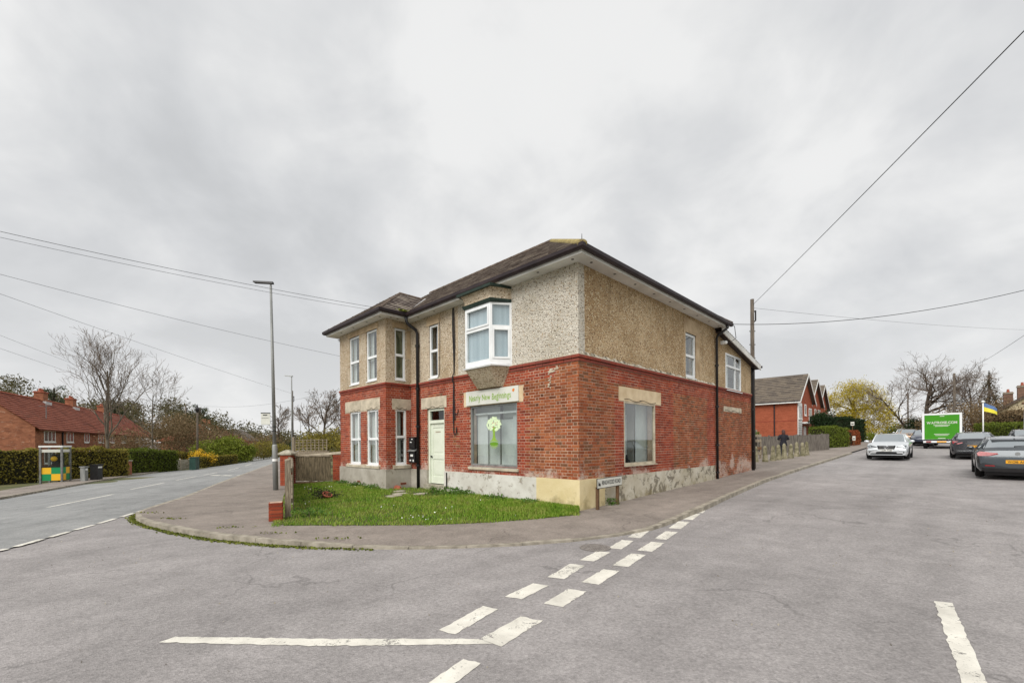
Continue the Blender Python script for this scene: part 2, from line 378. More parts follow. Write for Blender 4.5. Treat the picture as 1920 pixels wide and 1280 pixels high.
def brick_mat(name, cols, stain=True, pale=0.0):
    m, nt, b, o = new_mat(name); g = NG(nt); b.inputs['Roughness'].default_value = .88; b.inputs['Specular IOR Level'].default_value = .25
    r = g.rnd(); n1 = g.noise(.75, 5, .6)
    f = g.math('ADD', g.math('MULTIPLY', r, .62), g.math('MULTIPLY', g.ramp(n1, [(.3, 0.), (.7, 1.)]), .38))
    c = g.ramp(f, [(i / (len(cols) - 1), k) for i, k in enumerate(cols)])
    c = g.mix(.5, c, g.ramp(g.noise(36, 5, .7), [(.25, .62), (.5, 1.0), (.75, 1.25)]), 'MULTIPLY')
    c = g.mix(.7, c, g.ramp(g.noise(.9, 6, .65, dist=.5), [(.34, .66), (.52, 1.0), (.7, 1.1)]), 'MULTIPLY')
    if stain:   # salts blooming out of the brick low on the wall, rain soot under the band
        z = g.xyz()[2]
        low = g.ramp(z, [(0., 1.), (1., 0.)])
        mz = g.n('ShaderNodeMapRange'); mz.inputs['From Min'].default_value = .7; mz.inputs['From Max'].default_value = 1.75; mz.inputs['To Min'].default_value = .10; mz.inputs['To Max'].default_value = -.16
        g.l(z, mz.inputs['Value'])
        k = g.math('ADD', g.math('ADD', g.math('MULTIPLY', g.noise(1.3, 5, .6, dist=.3), .6), g.math('MULTIPLY', g.noise(16, 6, .75), .4)), mz.outputs[0])
        c = g.mix(g.ramp(k, [(.555, 0.), (.64, .7)]), c, S(200, 184, 172))
    g.l(c, b.inputs['Base Color']); g.bump(g.noise(55, 4), .45, .006, b); return m
M['brick'] = brick_mat('field_brick', [S(78, 46, 32), S(124, 70, 44), S(144, 76, 46), S(164, 98, 62), S(110, 76, 54), S(150, 74, 44)])
M['brick_red'] = brick_mat('red_dressing_brick', [S(104, 46, 34), S(146, 64, 44), S(164, 78, 52), S(124, 54, 40), S(178, 100, 72)])
M['brick_plain'] = brick_mat('garden_wall_brick', [S(112, 52, 36), S(146, 66, 44), S(160, 78, 52), S(126, 64, 46)], False)
M['band'] = brick_mat('band_brick', [S(120, 56, 44), S(146, 70, 54), S(132, 72, 62), S(156, 80, 62)], False)
def far_brick_mat(name, a, b_, pale):
    m, nt, b, o = new_mat(name); g = NG(nt); b.inputs['Roughness'].default_value = .9; b.inputs['Specular IOR Level'].default_value = .2
    v = g.scale_vec(g.pos, (1, 1, 3.0)); c = g.ramp(g.noise(1.6, 7, .7, vec=v), [(.36, a), (.64, b_)])
    c = g.mix(.75, c, g.ramp(g.noise(4.5, 6, .8, vec=v), [(.3, .55), (.5, 1.), (.7, 1.35)]), 'MULTIPLY'); c = g.mix(g.ramp(g.noise(3.1, 6, .75, vec=v, dist=.5), [(.58, 0.), (.68, .6)]), c, pale)
    g.l(c, b.inputs['Base Color']); return m
M['far_brick'] = far_brick_mat('orange_brick_far', S(128, 82, 62), S(170, 114, 86), S(208, 180, 158))
def mortar_mat(name, a, b_):
    return mat(name, a, b_, 2.5, .95, .4, 90)
M['mortar'] = mortar_mat('lime_mortar', S(160, 130, 110), S(204, 178, 156))
def pebble_mat(name, base_a, base_b, pebs, density=.30, scale=22, stain=.3):
    m, nt, b, o = new_mat(name); g = NG(nt); b.inputs['Roughness'].default_value = .92; b.inputs['Specular IOR Level'].default_value = .2
    big = g.noise(.9, 6, .62, dist=.5)
    c = g.ramp(big, [(.34, base_a), (.66, base_b)])
    c = g.mix(.5, c, g.ramp(g.noise(16, 5, .7), [(.3, .72), (.5, 1.), (.7, 1.16)]), 'MULTIPLY')
    vec = g.pos
    col = g.voro(scale, 'Color'); dist = g.voro(scale, 'Distance'); sp = g.n('ShaderNodeSeparateColor'); g.l(col, sp.inputs[0])
    pcol = g.ramp(sp.outputs[1], [(i / (len(pebs)), k) for i, k in enumerate(pebs)], 'CONSTANT')
    on = g.math('MULTIPLY', g.ramp(sp.outputs[0], [(density - .01, 1.), (density + .01, 0.)]), g.ramp(dist, [(.34, 1.), (.46, 0.)]))
    c = g.mix(on, c, pcol)
    vst = g.scale_vec(g.pos, (2.2, 2.2, .28)); c = g.mix(g.ramp(g.noise(1.4, 6, .65, vec=vst), [(.56, 0.), (.72, stain)]), c, tuple(x * .55 for x in base_a[:3]) + (1,))
    g.l(c, b.inputs['Base Color'])
    h = g.math('SUBTRACT', g.noise(30, 4, .7), g.math('MULTIPLY', dist, .9)); g.bump(h, .8, .03, b); return m
M['dash_cream'] = pebble_mat('pebbledash_cream', S(190, 182, 166), S(214, 207, 194), [S(96, 80, 64), S(140, 116, 88), S(240, 236, 224), S(76, 66, 56), S(172, 146, 112)], .5, 30, .2)
M['dash_ochre'] = pebble_mat('pebbledash_ochre', S(164, 138, 104), S(200, 176, 142), [S(116, 86, 58), S(214, 196, 160), S(150, 116, 76), S(230, 218, 190), S(104, 80, 58), S(186, 150, 104)], .8, 26, .55)
M['dash_tan'] = pebble_mat('pebbledash_tan', S(176, 156, 128), S(204, 190, 168), [S(122, 94, 66), S(98, 78, 58), S(228, 216, 194), S(160, 128, 92)], .58, 28, .4)
M['render_tan'] = mat('smooth_render_tan', S(166, 142, 112), S(196, 174, 142), 3, .9, .3, 40)
def plinth_mat(name, a, b_, under, k=.55, green=.0):
    m, nt, b, o = new_mat(name); g = NG(nt); b.inputs['Roughness'].default_value = .85
    c = g.ramp(g.noise(1.6, 6, .6, dist=.4), [(.34, a), (.66, b_)])
    fl = g.ramp(g.noise(3.4, 8, .72, dist=.6), [(k, 0.), (k + .05, .85)]); c = g.mix(fl, c, under)
    z = g.n('ShaderNodeMapRange'); z.inputs['From Min'].default_value = 0.; z.inputs['From Max'].default_value = .5; z.inputs['To Min'].default_value = .2; z.inputs['To Max'].default_value = -.05
    g.l(g.xyz()[2], z.inputs['Value']); kk = g.math('ADD', g.noise(2.6, 6, .65), z.outputs[0]); c = g.mix(g.ramp(kk, [(.56, 0.), (.74, .6)]), c, S(126, 112, 70) if green else S(128, 118, 102))
    g.l(c, b.inputs['Base Color']); g.bump(g.noise(24, 6, .7), .4, .02, b); return m
M['plinth_white'] = plinth_mat('plinth_flaking_white', S(196, 192, 182), S(220, 218, 210), S(140, 130, 114), .56)
M['plinth_grey'] = plinth_mat('plinth_grey_render', S(150, 143, 130), S(184, 178, 166), S(128, 118, 104), .62)
M['plinth_cream'] = plinth_mat('plinth_cream_render', S(208, 190, 142), S(226, 210, 168), S(176, 160, 120), .66, 1)
M['plinth_worn'] = plinth_mat('plinth_worn_patchy', S(172, 162, 138), S(206, 200, 184), S(112, 104, 88), .52, 1)
M['slate'] = island_mat('roof_slate', [S(66, 58, 55), S(104, 94, 88), S(134, 124, 116), S(82, 72, 68), S(156, 146, 134), S(96, 84, 78)], .9, .2, 0, 2.5, .25, .5, 40)
M['slate_base'] = mat('roof_underlay', S(44, 38, 36), S(58, 50, 46), 5, .95)
M['clay_roof'] = island_mat('clay_roof_tile', [S(98, 56, 44), S(126, 72, 56), S(142, 84, 66), S(112, 72, 58)], .9, .2, 0, .35, .5)
M['grey_roof'] = island_mat('concrete_roof_tile', [S(76, 69, 63), S(98, 90, 82), S(114, 104, 92), S(88, 80, 73)], .9, .2, 0, .35, .5)
def leafm(name, cols, **k): return island_mat(name, cols, .65, .25, .28, k.get('ns', .6), k.get('var', .45))
M['grass'] = leafm('grass_blades', [S(66, 98, 26), S(94, 132, 34), S(116, 150, 42), S(140, 160, 62), S(152, 152, 84), S(102, 138, 38)], ns=1.6, var=.5)
M['weed'] = leafm('weed_leaves', [S(54, 84, 30), S(84, 118, 44), S(112, 140, 66)])
M['daisy'] = mat('daisy_white', S(240, 240, 232), None, rough=.7)
M['hedge_olive'] = leafm('hedge_olive', [S(78, 76, 32), S(116, 110, 44), S(142, 130, 54), S(146, 128, 70)], ns=.5)
M['hedge_green'] = leafm('hedge_green', [S(56, 70, 22), S(90, 104, 32), S(112, 124, 42), S(84, 90, 36)])
M['hedge_dark'] = leafm('hedge_dark', [S(22, 36, 18), S(36, 54, 26), S(52, 70, 34)])
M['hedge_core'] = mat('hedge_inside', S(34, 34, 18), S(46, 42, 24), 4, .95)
M['laurel'] = leafm('laurel_leaves', [S(74, 84, 26), S(106, 118, 34), S(134, 144, 52), S(90, 100, 34)])
M['forsythia'] = leafm('forsythia_flowers', [S(206, 160, 32), S(232, 190, 48), S(240, 206, 84)])
M['willow'] = leafm('willow_leaves', [S(150, 132, 36), S(180, 160, 48), S(196, 180, 74), S(160, 150, 60)])
M['pine'] = leafm('pine_needles', [S(40, 52, 34), S(58, 70, 44), S(76, 84, 54)])
M['conifer'] = leafm('conifer_needles', [S(62, 60, 44), S(86, 78, 56), S(104, 90, 66)])
M['brown_leaf'] = leafm('winter_twigs', [S(96, 78, 56), S(120, 100, 72), S(138, 118, 88), S(104, 92, 62)])
M['olive_wood'] = leafm('woodland_leaves', [S(62, 64, 42), S(86, 82, 54), S(104, 96, 64), S(72, 74, 50)], ns=.12)
M['russet'] = leafm('beech_hedge_leaves', [S(116, 60, 36), S(146, 80, 46), S(166, 98, 60)])
M['bark'] = mat('bark_grey', S(84, 76, 66), S(120, 110, 94), 3, .95, .5, 20, stretch=(3, 3, .6))
M['bark_dark'] = mat('bark_dark', S(62, 54, 46), S(90, 78, 66), 3, .95, .5, 20, stretch=(3, 3, .6))
M['twig'] = mat('twig_brown', S(92, 80, 70), S(120, 106, 93), 3, .9)
M['yellow_panel'] = mat('yellow_panel', S(240, 186, 40), None, rough=.45)
M['green_panel'] = mat('green_panel', S(26, 140, 84), None, rough=.45)
M['cabinet_green'] = mat('cabinet_green', S(28, 58, 50), S(42, 74, 64), 4, .5)
M['alloy'] = mat('brushed_frame', S(112, 112, 110), S(140, 140, 138), 6, .45, metal=.5)
M['tyre'] = mat('tyre_rubber', S(26, 26, 27), S(40, 39, 38), 12, .9)
M['rim'] = mat('alloy_rim', S(160, 162, 166), None, rough=.3, metal=.8)
M['silver_paint'] = mat('silver_car_paint', S(206, 210, 212), None, rough=.28, metal=.35, coat=.8)
M['white_car'] = mat('white_car_paint', S(226, 228, 230), None, rough=.3, coat=.7)
M['graphite_paint'] = mat('graphite_car_paint', S(64, 70, 74), None, rough=.22, metal=.6, coat=1)
M['black_paint'] = mat('black_car_paint', S(54, 54, 58), None, rough=.22, metal=.5, coat=1)
M['blue_paint'] = mat('navy_car_paint', S(44, 50, 68), None, rough=.3, metal=.2, coat=.8)
M['tan_paint'] = mat('bronze_car_paint', S(164, 136, 108), None, rough=.3, metal=.3, coat=.8)
M['tail_red'] = mat('tail_light_red', S(130, 8, 14), S(156, 20, 24), 20, .2, coat=.6)
M['lamp_clear'] = mat('headlamp_lens', S(84, 90, 94), S(176, 180, 182), 14, .12, metal=.4, coat=1)
M['plate_y'] = mat('yellow_plate', S(226, 160, 30), S(234, 172, 44), 8, .4)
M['plate_w'] = mat('white_plate', S(222, 222, 216), None, rough=.4)
M['grille'] = mat('grille_black', S(26, 27, 29), None, rough=.35)
M['van_green'] = mat('van_green_panel', S(56, 136, 12), S(62, 142, 16), 2, .4)
M['van_white'] = mat('van_white', S(222, 224, 224), S(234, 236, 236), 2, .4)
M['flag_blue'] = mat('flag_blue', S(84, 110, 156), S(100, 126, 170), 4, .8)
M['flag_yellow'] = mat('flag_yellow', S(226, 214, 60), S(236, 224, 80), 4, .8)
M['coat_black'] = mat('black_coat', S(24, 25, 32), S(36, 36, 44), 9, .85)
M['hair'] = mat('dark_auburn_hair', S(52, 32, 28), S(78, 46, 38), 30, .6, stretch=(4, 4, .4))
M['skin'] = mat('skin', S(206, 160, 134), None, rough=.55)
M['cream_wall'] = mat('cream_render', S(206, 192, 156), S(222, 210, 178), 2, .9)
M['iron'] = mat('cast_iron', S(112, 106, 102), S(138, 132, 126), 20, .7, .5, 60)
# ------------------------------------------------------------------ terrain
TH = R(44.913)
DR = Vector((math.sin(TH), math.cos(TH), 0)); DL = Vector((-math.cos(TH), math.sin(TH), 0)); CORNER = Vector((1.5437, 10, 0)); HROT = R(90) - TH
def sm(t): t = min(1, max(0, t)); return t * t * (3 - 2 * t)
def G(X, Y):
    w = (X - CORNER.x) * DR.x + (Y - CORNER.y) * DR.y
    s = (X + 9.4) * -.94 + (Y - 10.6) * -.342
    q = w if w > 2 else ((w + 2) ** 2 / 8 if w > -2 else 0)
    if q > 80: q = 80 + 30 * (1 - math.exp(-(q - 80) / 60))
    return -.05 + .0255 * q - .6 * sm(s / 11)
def Wl(x, y, dz=None):
    p = CORNER + DR * x + DL * y
    return (p.x, p.y, (G(p.x, p.y) + dz) if dz is not None else 0)
def gz(X, Y, dz=0): return (X, Y, G(X, Y) + dz)
def grid(name, rows, m, kind='structure', smooth=True):
    """rows: list of equal-length point lists"""
    mb = MB(); n = len(rows[0])
    for r in rows: mb.v += [tuple(p) for p in r]
    for i in range(len(rows) - 1):
        for k in range(n - 1):
            mb.f.append((i * n + k, i * n + k + 1, (i + 1) * n + k + 1, (i + 1) * n + k))
    return mb.build(name, m, None, smooth, kind)
def resample(pts, step):
    pts = [Vector(p) for p in pts]; out = [pts[0].copy()]; acc = 0
    for a, b in zip(pts, pts[1:]):
        L = (b - a).length; t = step - acc
        while t <= L: out.append(a.lerp(b, t / L)); t += step
        acc = L - (t - step)
    return out
def at_n(pts, n):
    pts = [Vector(p) for p in pts]; cum = [0]
    for a, b in zip(pts, pts[1:]): cum.append(cum[-1] + (b - a).length)
    out = []
    for i in range(n):
        t = cum[-1] * i / (n - 1); k = 0
        while k < len(pts) - 2 and cum[k + 1] < t: k += 1
        out.append(pts[k].lerp(pts[k + 1], (t - cum[k]) / max(1e-6, cum[k + 1] - cum[k])))
    return out
# ground sheet to the horizon
rad = [0, 4, 8, 14, 20, 28, 38, 50, 65, 85, 110, 150, 220, 340, 520, 900]
rows = []
for r in rad: rows.append([gz(4 + r * math.cos(2 * math.pi * k / 72), 14 + r * math.sin(2 * math.pi * k / 72), -.09) for k in range(73)])
tag(grid('ground', rows, M['earth']), 'rough grassy ground running to the horizon')
# side road: junction mouth and the hill road, one sheet
xs = [-22, -18, -14, -11, -8, -6, -4, -3, -2, -1.5, -1, -.5, 0, .5, 1, 1.5, 2, 3, 4, 6, 8, 10, 13, 16, 20, 25, 30, 36, 43, 50, 60, 72, 85, 100, 120]
def ylim(x): return 14.0 if x < -4 else (lerp(14, .2, sm((x + 4) / 4)) if x < 0 else .2)
rows = [[Wl(x, lerp(-10.2, ylim(x), k / 14), 0) for k in range(15)] for x in xs]
tag(grid('side_road', rows, M['road']), 'pinkish grey asphalt side road climbing past the corner house')
near_edge = [(-2.6, -13), (-5.2, -3.5), (-7.1, 3), (-8.22, 6.96), (-8.64, 8.43), (-9.06, 9.85), (-9.54, 11.37), (-10.14, 13.31), (-12.35, 17.95), (-14.24, 22.29), (-17.16, 29.11), (-21.06, 38.97), (-27, 54), (-36, 75), (-50, 105)]
far_edge = [(-9.5, -16), (-12.6, -5), (-16.8, 7), (-18.9, 13), (-20.99, 17.8), (-22.19, 20.07), (-23.68, 22.95), (-25.61, 26.73), (-27.56, 31.17), (-29.58, 36.5), (-31.2, 41.8), (-36.5, 57), (-45, 78), (-59, 108)]
ne = at_n([(a, b, 0) for a, b in near_edge], 60); fe = at_n([(a, b, 0) for a, b in far_edge], 60)
rows = [[gz(*(a.lerp(b, k / 8)).xy, .006) for k in range(9)] for a, b in zip(ne, fe)]
tag(grid('main_road', rows, M['main_road']), 'blue-grey asphalt main road running away on the left')
def outward(pts, w, dz, m, name, label, side=1):
    rows = []
    for i, p in enumerate(pts):
        t = (pts[min(i + 1, len(pts) - 1)] - pts[max(i - 1, 0)]).normalized(); nrm = Vector((-t.y, t.x, 0)) * side
        rows.append([gz(*(p + nrm * w * k / 3).xy, dz) for k in range(4)] )
    return tag(grid(name, rows, m), label)
far_pav = outward(fe, 2.1, .1, M['pavement'], 'far_pavement', 'narrow tarmac pavement on the far side of the main road', 1)
# near pavement: kerb line and inner line
kerb = [Wl(120, -1.45), Wl(60, -1.43), Wl(30, -1.42), Wl(20.4, -1.43), Wl(14.4, -1.43), Wl(9, -1.5), Wl(6.3, -1.66), Wl(4.2, -1.8), Wl(2.17, -1.97), (3.83, 9.47, 0), (2.9, 8.4, 0), (2.33, 7.96, 0), (1.27, 7.42, 0), (0.34, 7.11, 0), (-.52, 6.96, 0), (-1.36, 6.88, 0), (-2.2, 6.88, 0),
        (-3.12, 7.02, 0), (-4.1, 7.24, 0), (-5.29, 7.67, 0), (-6.39, 8.25, 0), (-7.45, 8.91, 0), (-8.27, 9.55, 0), (-8.83, 10.11, 0), (-9.16, 10.7, 0), (-9.55, 11.75, 0), (-10.05, 13.2, 0), (-12.2, 17.95, 0), (-14.05, 22.29, 0), (-16.95, 29.11, 0), (-20.85, 38.97, 0), (-26.8, 54, 0), (-35.8, 75, 0)]
inner = [Wl(120, 3), Wl(60, 3), Wl(30, 6), Wl(21, 9), Wl(15, 9), Wl(12.9, 3), Wl(6.3, .12), Wl(4.2, .12), Wl(2.17, .12), Wl(1.0, .12), Wl(.3, .4), Wl(.2, 1), (0.6, 11.2, 0), (0, 11.6, 0), (-.6, 11.9, 0), (-1.3, 12, 0), (-2, 12.2, 0),
         (-2.6, 12.3, 0), (-3.2, 12.4, 0), (-3.8, 12.6, 0), (-4.3, 12.8, 0), (-4.8, 13.1, 0), (-5.2, 13.4, 0), (-5.5, 13.7, 0), (-5.8, 14, 0), (-6.2, 14.8, 0), (-6.6, 16, 0), (-8.6, 19.5, 0), (-10.6, 23.5, 0), (-13.6, 30, 0), (-17.5, 40, 0), (-23.5, 55, 0), (-32.5, 76, 0)]
def kh(i):   # kerb upstand: dropped across the front of the corner
    p = kerb[i]; x = p[0]
    if -4.2 < x < 4.2 and p[1] < 10.6: return lerp(.035, .1, sm((abs(x - .0) - 1.8) / 2.4))
    return .1
rows = []
K2 = []; I2 = []; H2 = []
for i in range(len(kerb) - 1):
    a, b = Vector(kerb[i]), Vector(kerb[i + 1]); n = max(2, int((a - b).length / 2.0)) if (a - b).length < 12 else int((a - b).length / 4)
    for k in range(n):
        K2.append(a.lerp(b, k / n)); I2.append(Vector(inner[i]).lerp(Vector(inner[i + 1]), k / n)); H2.append(lerp(kh(i), kh(i + 1), k / n))
for a, b, h in zip(K2, I2, H2):
    n = (b - a).normalized(); a2 = a + n * .12
    rows.append([gz(*a2.lerp(b, (k / 8) ** 1.3).xy, lerp(h, .1, min(1, k / 3)) - .002) for k in range(9)])
pavement = tag(grid('pavement', rows, M['pavement']), 'brownish tarmac pavement wrapping round the corner house')
# kerb stones, one piece each
ks = MB().hexa([(-.45, 0, -.25), (.45, 0, -.25), (.45, .14, -.25), (-.45, .14, -.25), (-.45, .012, 0), (.45, .012, 0), (.45, .14, .0), (-.45, .14, .0)])
kme = ks.mesh('kerb_stone', M['kerb'])
def lay_kerb(path, parent, hfun, lim=10 ** 9):
    pts = resample(path, .915); c = 0
    for a, b in zip(pts, pts[1:]):
        m = (a + b) / 2; d = b - a
        o = link('kerb_stone', kme, parent); h = 0
        za, zb = G(a.x, a.y) + hfun(a), G(b.x, b.y) + hfun(b)
        o.location = (m.x, m.y, (za + zb) / 2 + h + rng.uniform(-.004, .004)); o.rotation_euler = (rng.uniform(-.01, .01), -math.atan2(zb - za, d.length), math.atan2(d.y, d.x) + rng.uniform(-.004, .004))
        o.scale = (d.length / .906 * .995, 1, 1); c += 1
        if c > lim: break
def hk(m):
    if -4.2 < m.x < 4.2 and m.y < 10.6: return lerp(.035, .1, sm((abs(m.x - .0) - 1.8) / 2.4))
    return .1
path = [p for p in kerb if (Vector(p) - Vector((0, 10, 0))).length < 48]
lay_kerb(list(reversed(path)), pavement, hk)
fk = [p for p in fe if 8 < p.y < 52]
lay_kerb(fk, far_pav, lambda m: .1)
# moss along the channel of the left curve
P = []
for p in resample(kerb[16:25], .02):
    for k in range(7):
        q = p + Vector((nrng.normal() * .02, nrng.normal() * .02, 0))
        t = Vector((-1, -.9, 0)) if p.x < -6 else Vector((-.25, -1, 0))
        q = q + t.normalized() * abs(nrng.normal()) * .045
        if nrng.random() < .35 + .5 * sm((-2.5 - p.x) / 2): P.append(gz(q.x, q.y, .012))
for c in ((-7.3, 9.35), (-5.4, 8.3), (-4.2, 7.75), (-8.55, 10.2), (-2.9, 7.3)):
    for k in range(25): P.append(gz(c[0] + nrng.normal() * .16, c[1] + nrng.normal() * .05, .108))
P = np.array(P)
tag(link('kerb_moss', quads_mesh('kerb_moss', leaf_quads(P, .045, .8), M['moss']), None, 'stuff'), 'green moss growing along the curved kerb', 'moss')
# painted markings
def mark(pts, label, group, thick=.0005, wob=.010):
    """flat painted polygon with slightly ragged edges, draped on the road"""
    poly = []
    n = len(pts)
    for i in range(n):
        a, b = Vector((*pts[i], 0)), Vector((*pts[(i + 1) % n], 0)); L = (b - a).length; k = max(1, int(L / .05))
        nr = Vector((-(b - a).y, (b - a).x, 0)).normalized() if L > 0 else Vector()
        for j in range(k):
            p = a.lerp(b, j / k)
            if j: p += nr * rng.gauss(0, wob * .5)
            poly.append(p)
    c = sum(poly, Vector()) / len(poly)
    mb = MB(); mb.v = [gz(p.x, p.y, .004 + thick) for p in poly]; mb.f = [tuple(range(len(poly)))]
    bm = bmesh.new(); vs = [bm.verts.new(v) for v in mb.v]; bm.faces.new(vs); bmesh.ops.triangulate(bm, faces=bm.faces)
    me = bpy.data.meshes.new('road_marking'); bm.to_mesh(me); bm.free(); me.materials.append(M['paint'])
    o = link('road_marking', me); tag(o, label, 'road marking', group); o['kind'] = 'structure'
    return o
row_a = [[(-0.67,3.91),(-0.51,3.82),(-0.15,4.39),(-0.31,4.48)],[(-0.09,4.74),(0.09,4.66),(0.42,5.10),(0.24,5.19)],[(0.43,5.42),(0.63,5.34),(0.98,5.92),(0.79,6.01)],[(0.95,6.20),(1.14,6.12),(1.49,6.62),(1.31,6.70)],[(1.51,6.90),(1.70,6.80),(2.05,7.37),(1.88,7.46)],[(2.03,7.66),(2.22,7.57),(2.58,8.18),(2.40,8.27)]]
row_b = [[(0.32,4.53),(0.51,4.43),(0.83,4.89),(0.63,4.98)],[(0.82,5.22),(1.01,5.12),(1.39,5.66),(1.20,5.75)],[(1.36,5.93),(1.55,5.84),(1.98,6.46),(1.78,6.55)],[(1.93,6.74),(2.13,6.64),(2.52,7.21),(2.33,7.30)],[(2.45,7.52),(2.63,7.43),(3.05,8.03),(2.86,8.12)],[(3.01,8.39),(3.21,8.29),(3.66,8.96),(3.46,9.05)],[(3.58,9.25),(3.79,9.15),(4.24,9.80),(4.05,9.89)],[(4.14,9.98),(4.33,9.88),(4.58,10.28),(4.40,10.36)]]
ordn = ['nearest', 'second', 'third', 'fourth', 'fifth', 'sixth', 'seventh', 'farthest']
for i, q in enumerate(row_a): mark(q, '%s white dash of the give-way row on the house side' % (ordn[i] if i < 5 else 'farthest'), 'give way dashes across the side road')
for i, q in enumerate(row_b): mark(q, '%s white dash of the give-way row on the camera side' % ordn[i], 'give way dashes across the side road')
mark([(-0.28, 3.73), (-0.10, 3.58), (0.28, 4.10), (0.07, 4.20)], 'white give-way dash joined to the long white line', 'give way dashes across the side road')
mark([(-3.02, 3.70), (-2.96, 3.81), (-1.6, 3.745), (-0.30, 3.725), (-0.17, 3.63), (-1.6, 3.615)], 'long thin white line crossing the road in the foreground', 'white lines in the foreground')
mark([(-0.72, 2.85), (-0.55, 2.80), (-0.25, 3.31), (-0.39, 3.38)], 'white dash cut by the bottom edge beside the long line', 'white lines in the foreground')
mark([(4.39, 4.53), (4.52, 4.47), (3.0, 2.68), (2.86, 2.72)], 'white line running towards the camera at bottom right', 'white lines in the foreground')
cd = [((-13.66, 12.78), (-14.66, 15.95)), ((-15.8, 18.0), (-16.75, 20.9)), ((-17.4, 22.5), (-18.1, 24.9)), ((-18.4, 25.9), (-19.1, 28.2)), ((-19.9, 30.5), (-21.0, 33.4)), ((-22.2, 36.1), (-23.4, 39))]
for i, (a, b) in enumerate(cd):
    a, b = Vector(a), Vector(b); n = Vector((-(b - a).y, (b - a).x)).normalized() * .06
    mark([a + n, a - n, b - n, b + n], '%s white centre dash on the main road' % ordn[i], 'main road centre dashes', .006)
ed = [((-8.15, 6.3), (-8.27, 7.1)), ((-8.3, 7.25), (-8.47, 7.82)), ((-8.5, 7.98), (-8.66, 8.48)), ((-8.72, 8.65), (-8.86, 9.2)), ((-8.91, 9.35), (-9.1, 9.95)), ((-9.18, 10.2), (-9.36, 10.72)), ((-9.45, 10.98), (-9.62, 11.5))]
for i, (a, b) in enumerate(ed):
    a, b = Vector(a), Vector(b); n = Vector((-(b - a).y, (b - a).x)).normalized() * .05
    mark([a + n, a - n, b - n, b + n], '%s white edge dash across the junction mouth' % ordn[i], 'edge dashes along the main road', .006)
for i, (a, b) in enumerate([((-17.4, 25.1), (-16.4, 24.4)), ((-16.2, 24.3), (-15.3, 23.7)), ((-15.1, 23.95), (-14.9, 23.8))]):
    a, b = Vector(a), Vector(b); n = Vector((-(b - a).y, (b - a).x)).normalized() * .12
    mark([a + n, a - n, b - n, b + n], '%s short white dash of the crossing line far along the main road' % ordn[i], 'far crossing dashes', .007)
# manhole cover
mh = empty('manhole_cover', gz(1.31, 6.92, .004)); tag(mh, 'round cast iron manhole cover beside the give-way dashes', 'manhole cover')
MB().lathe([(.245, 0), (.245, .006), (.215, .007), (.215, .002)], 32).build('frame', M['iron'], mh)
mb = MB(); mb.lathe([(.21, 0), (.21, .006)], 32)
for i in range(-5, 6):
    for j in range(-5, 6):
        if (i * .036) ** 2 + (j * .036) ** 2 < .19 ** 2: mb.box(i * .036 - .011, i * .036 + .011, j * .036 - .011, j * .036 + .011, .006, .011)
mb.build('cover_plate', M['iron'], mh)
# grit and small litter on the asphalt
P = []
for k in range(500):
    x = rng.uniform(-9, 10); y = rng.uniform(3.1, 14)
    P.append(gz(x, y, .008))
q = leaf_quads(np.array(P), .022, .8, 0); tag(link('road_grit', quads_mesh('road_grit', q, M['kerb']), None, 'stuff'), 'small stones and grit scattered over the asphalt', 'grit')
# ------------------------------------------------------------------ the corner house
house = empty('corner_house', CORNER, HROT)
tag(house, 'two-storey red brick and pebbledash corner house with hipped roof and bay', 'house')
FM = Frame((0, 0, 0), (0, 1, 0), (-1, 0, 0))            # main front, s = y
FB = Frame((-.95, 0, 0), (0, 1, 0), (-1, 0, 0))         # bay front, s = y
FS = Frame((0, 7.1, 0), (1, 0, 0), (0, -1, 0))          # bay return, s = x
FR = Frame((0, 0, 0), (1, 0, 0), (0, -1, 0))            # side on the hill road, s = x
ZB, ZT, ZS = 3.51, 3.66, 5.78
def panel(mb, F, s0, s1, z0, z1, ops, d0, d1):
    S_ = sorted({s0, s1} | {min(max(v, s0), s1) for o in ops for v in o[:2]}); Z_ = sorted({z0, z1} | {min(max(v, z0), z1) for o in ops for v in o[2:]})
    for a, b in zip(S_, S_[1:]):
        run = None
        for c, d in zip(Z_, Z_[1:]):
            cs, cz = (a + b) / 2, (c + d) / 2
            if any(o[0] < cs < o[1] and o[2] < cz < o[3] for o in ops):
                if run: mb.fbox(F, a, b, *run, d0, d1); run = None
            else: run = (run[0], d) if run else (c, d)
        if run: mb.fbox(F, a, b, *run, d0, d1)
op_front = [(1.99, 3.91, .97, 2.70), (5.18, 6.12, .30, 2.76)]
op_side = [(1.98, 3.72, 1.01, 2.71)]
op_bay = [(8.91, 9.77, .90, 2.80), (7.62, 8.43, .90, 2.80)]
op_ret = [(-.59, -.18, .92, 2.78)]
lint_front = [(1.76, 4.19, 2.70, 3.11), (5.06, 6.46, 2.76, 3.12)]
lint_side = [(1.73, 4.08, 2.71, 3.08), (9.25, 11.27, 2.78, 2.96)]
lint_bay = [(7.5, 10.16, 2.80, 3.17)]
lint_ret = [(-.72, -.004, 2.78, 3.14)]
# mortar walls (bricks stand proud of them)
wall = MB()
panel(wall, FM, .006, 7.1, .74, ZT, op_front, -.25, -.006)
panel(wall, FB, 7.106, 10.6, .74, ZT, op_bay, -.25, -.006)
panel(wall, FS, -.70, -.006, .74, ZT, op_ret, -.25, -.006)
panel(wall, FR, .256, 8.4, .74, ZT, op_side, -.25, -.006)
panel(wall, FR, 8.4, 12.55, -.3, ZT, [], -.25, -.006)
wall.box(12.3, 12.55, .25, 5.0, -.3, ZT)
brick_wall = wall.build('brick_wall', M['mortar'], house)
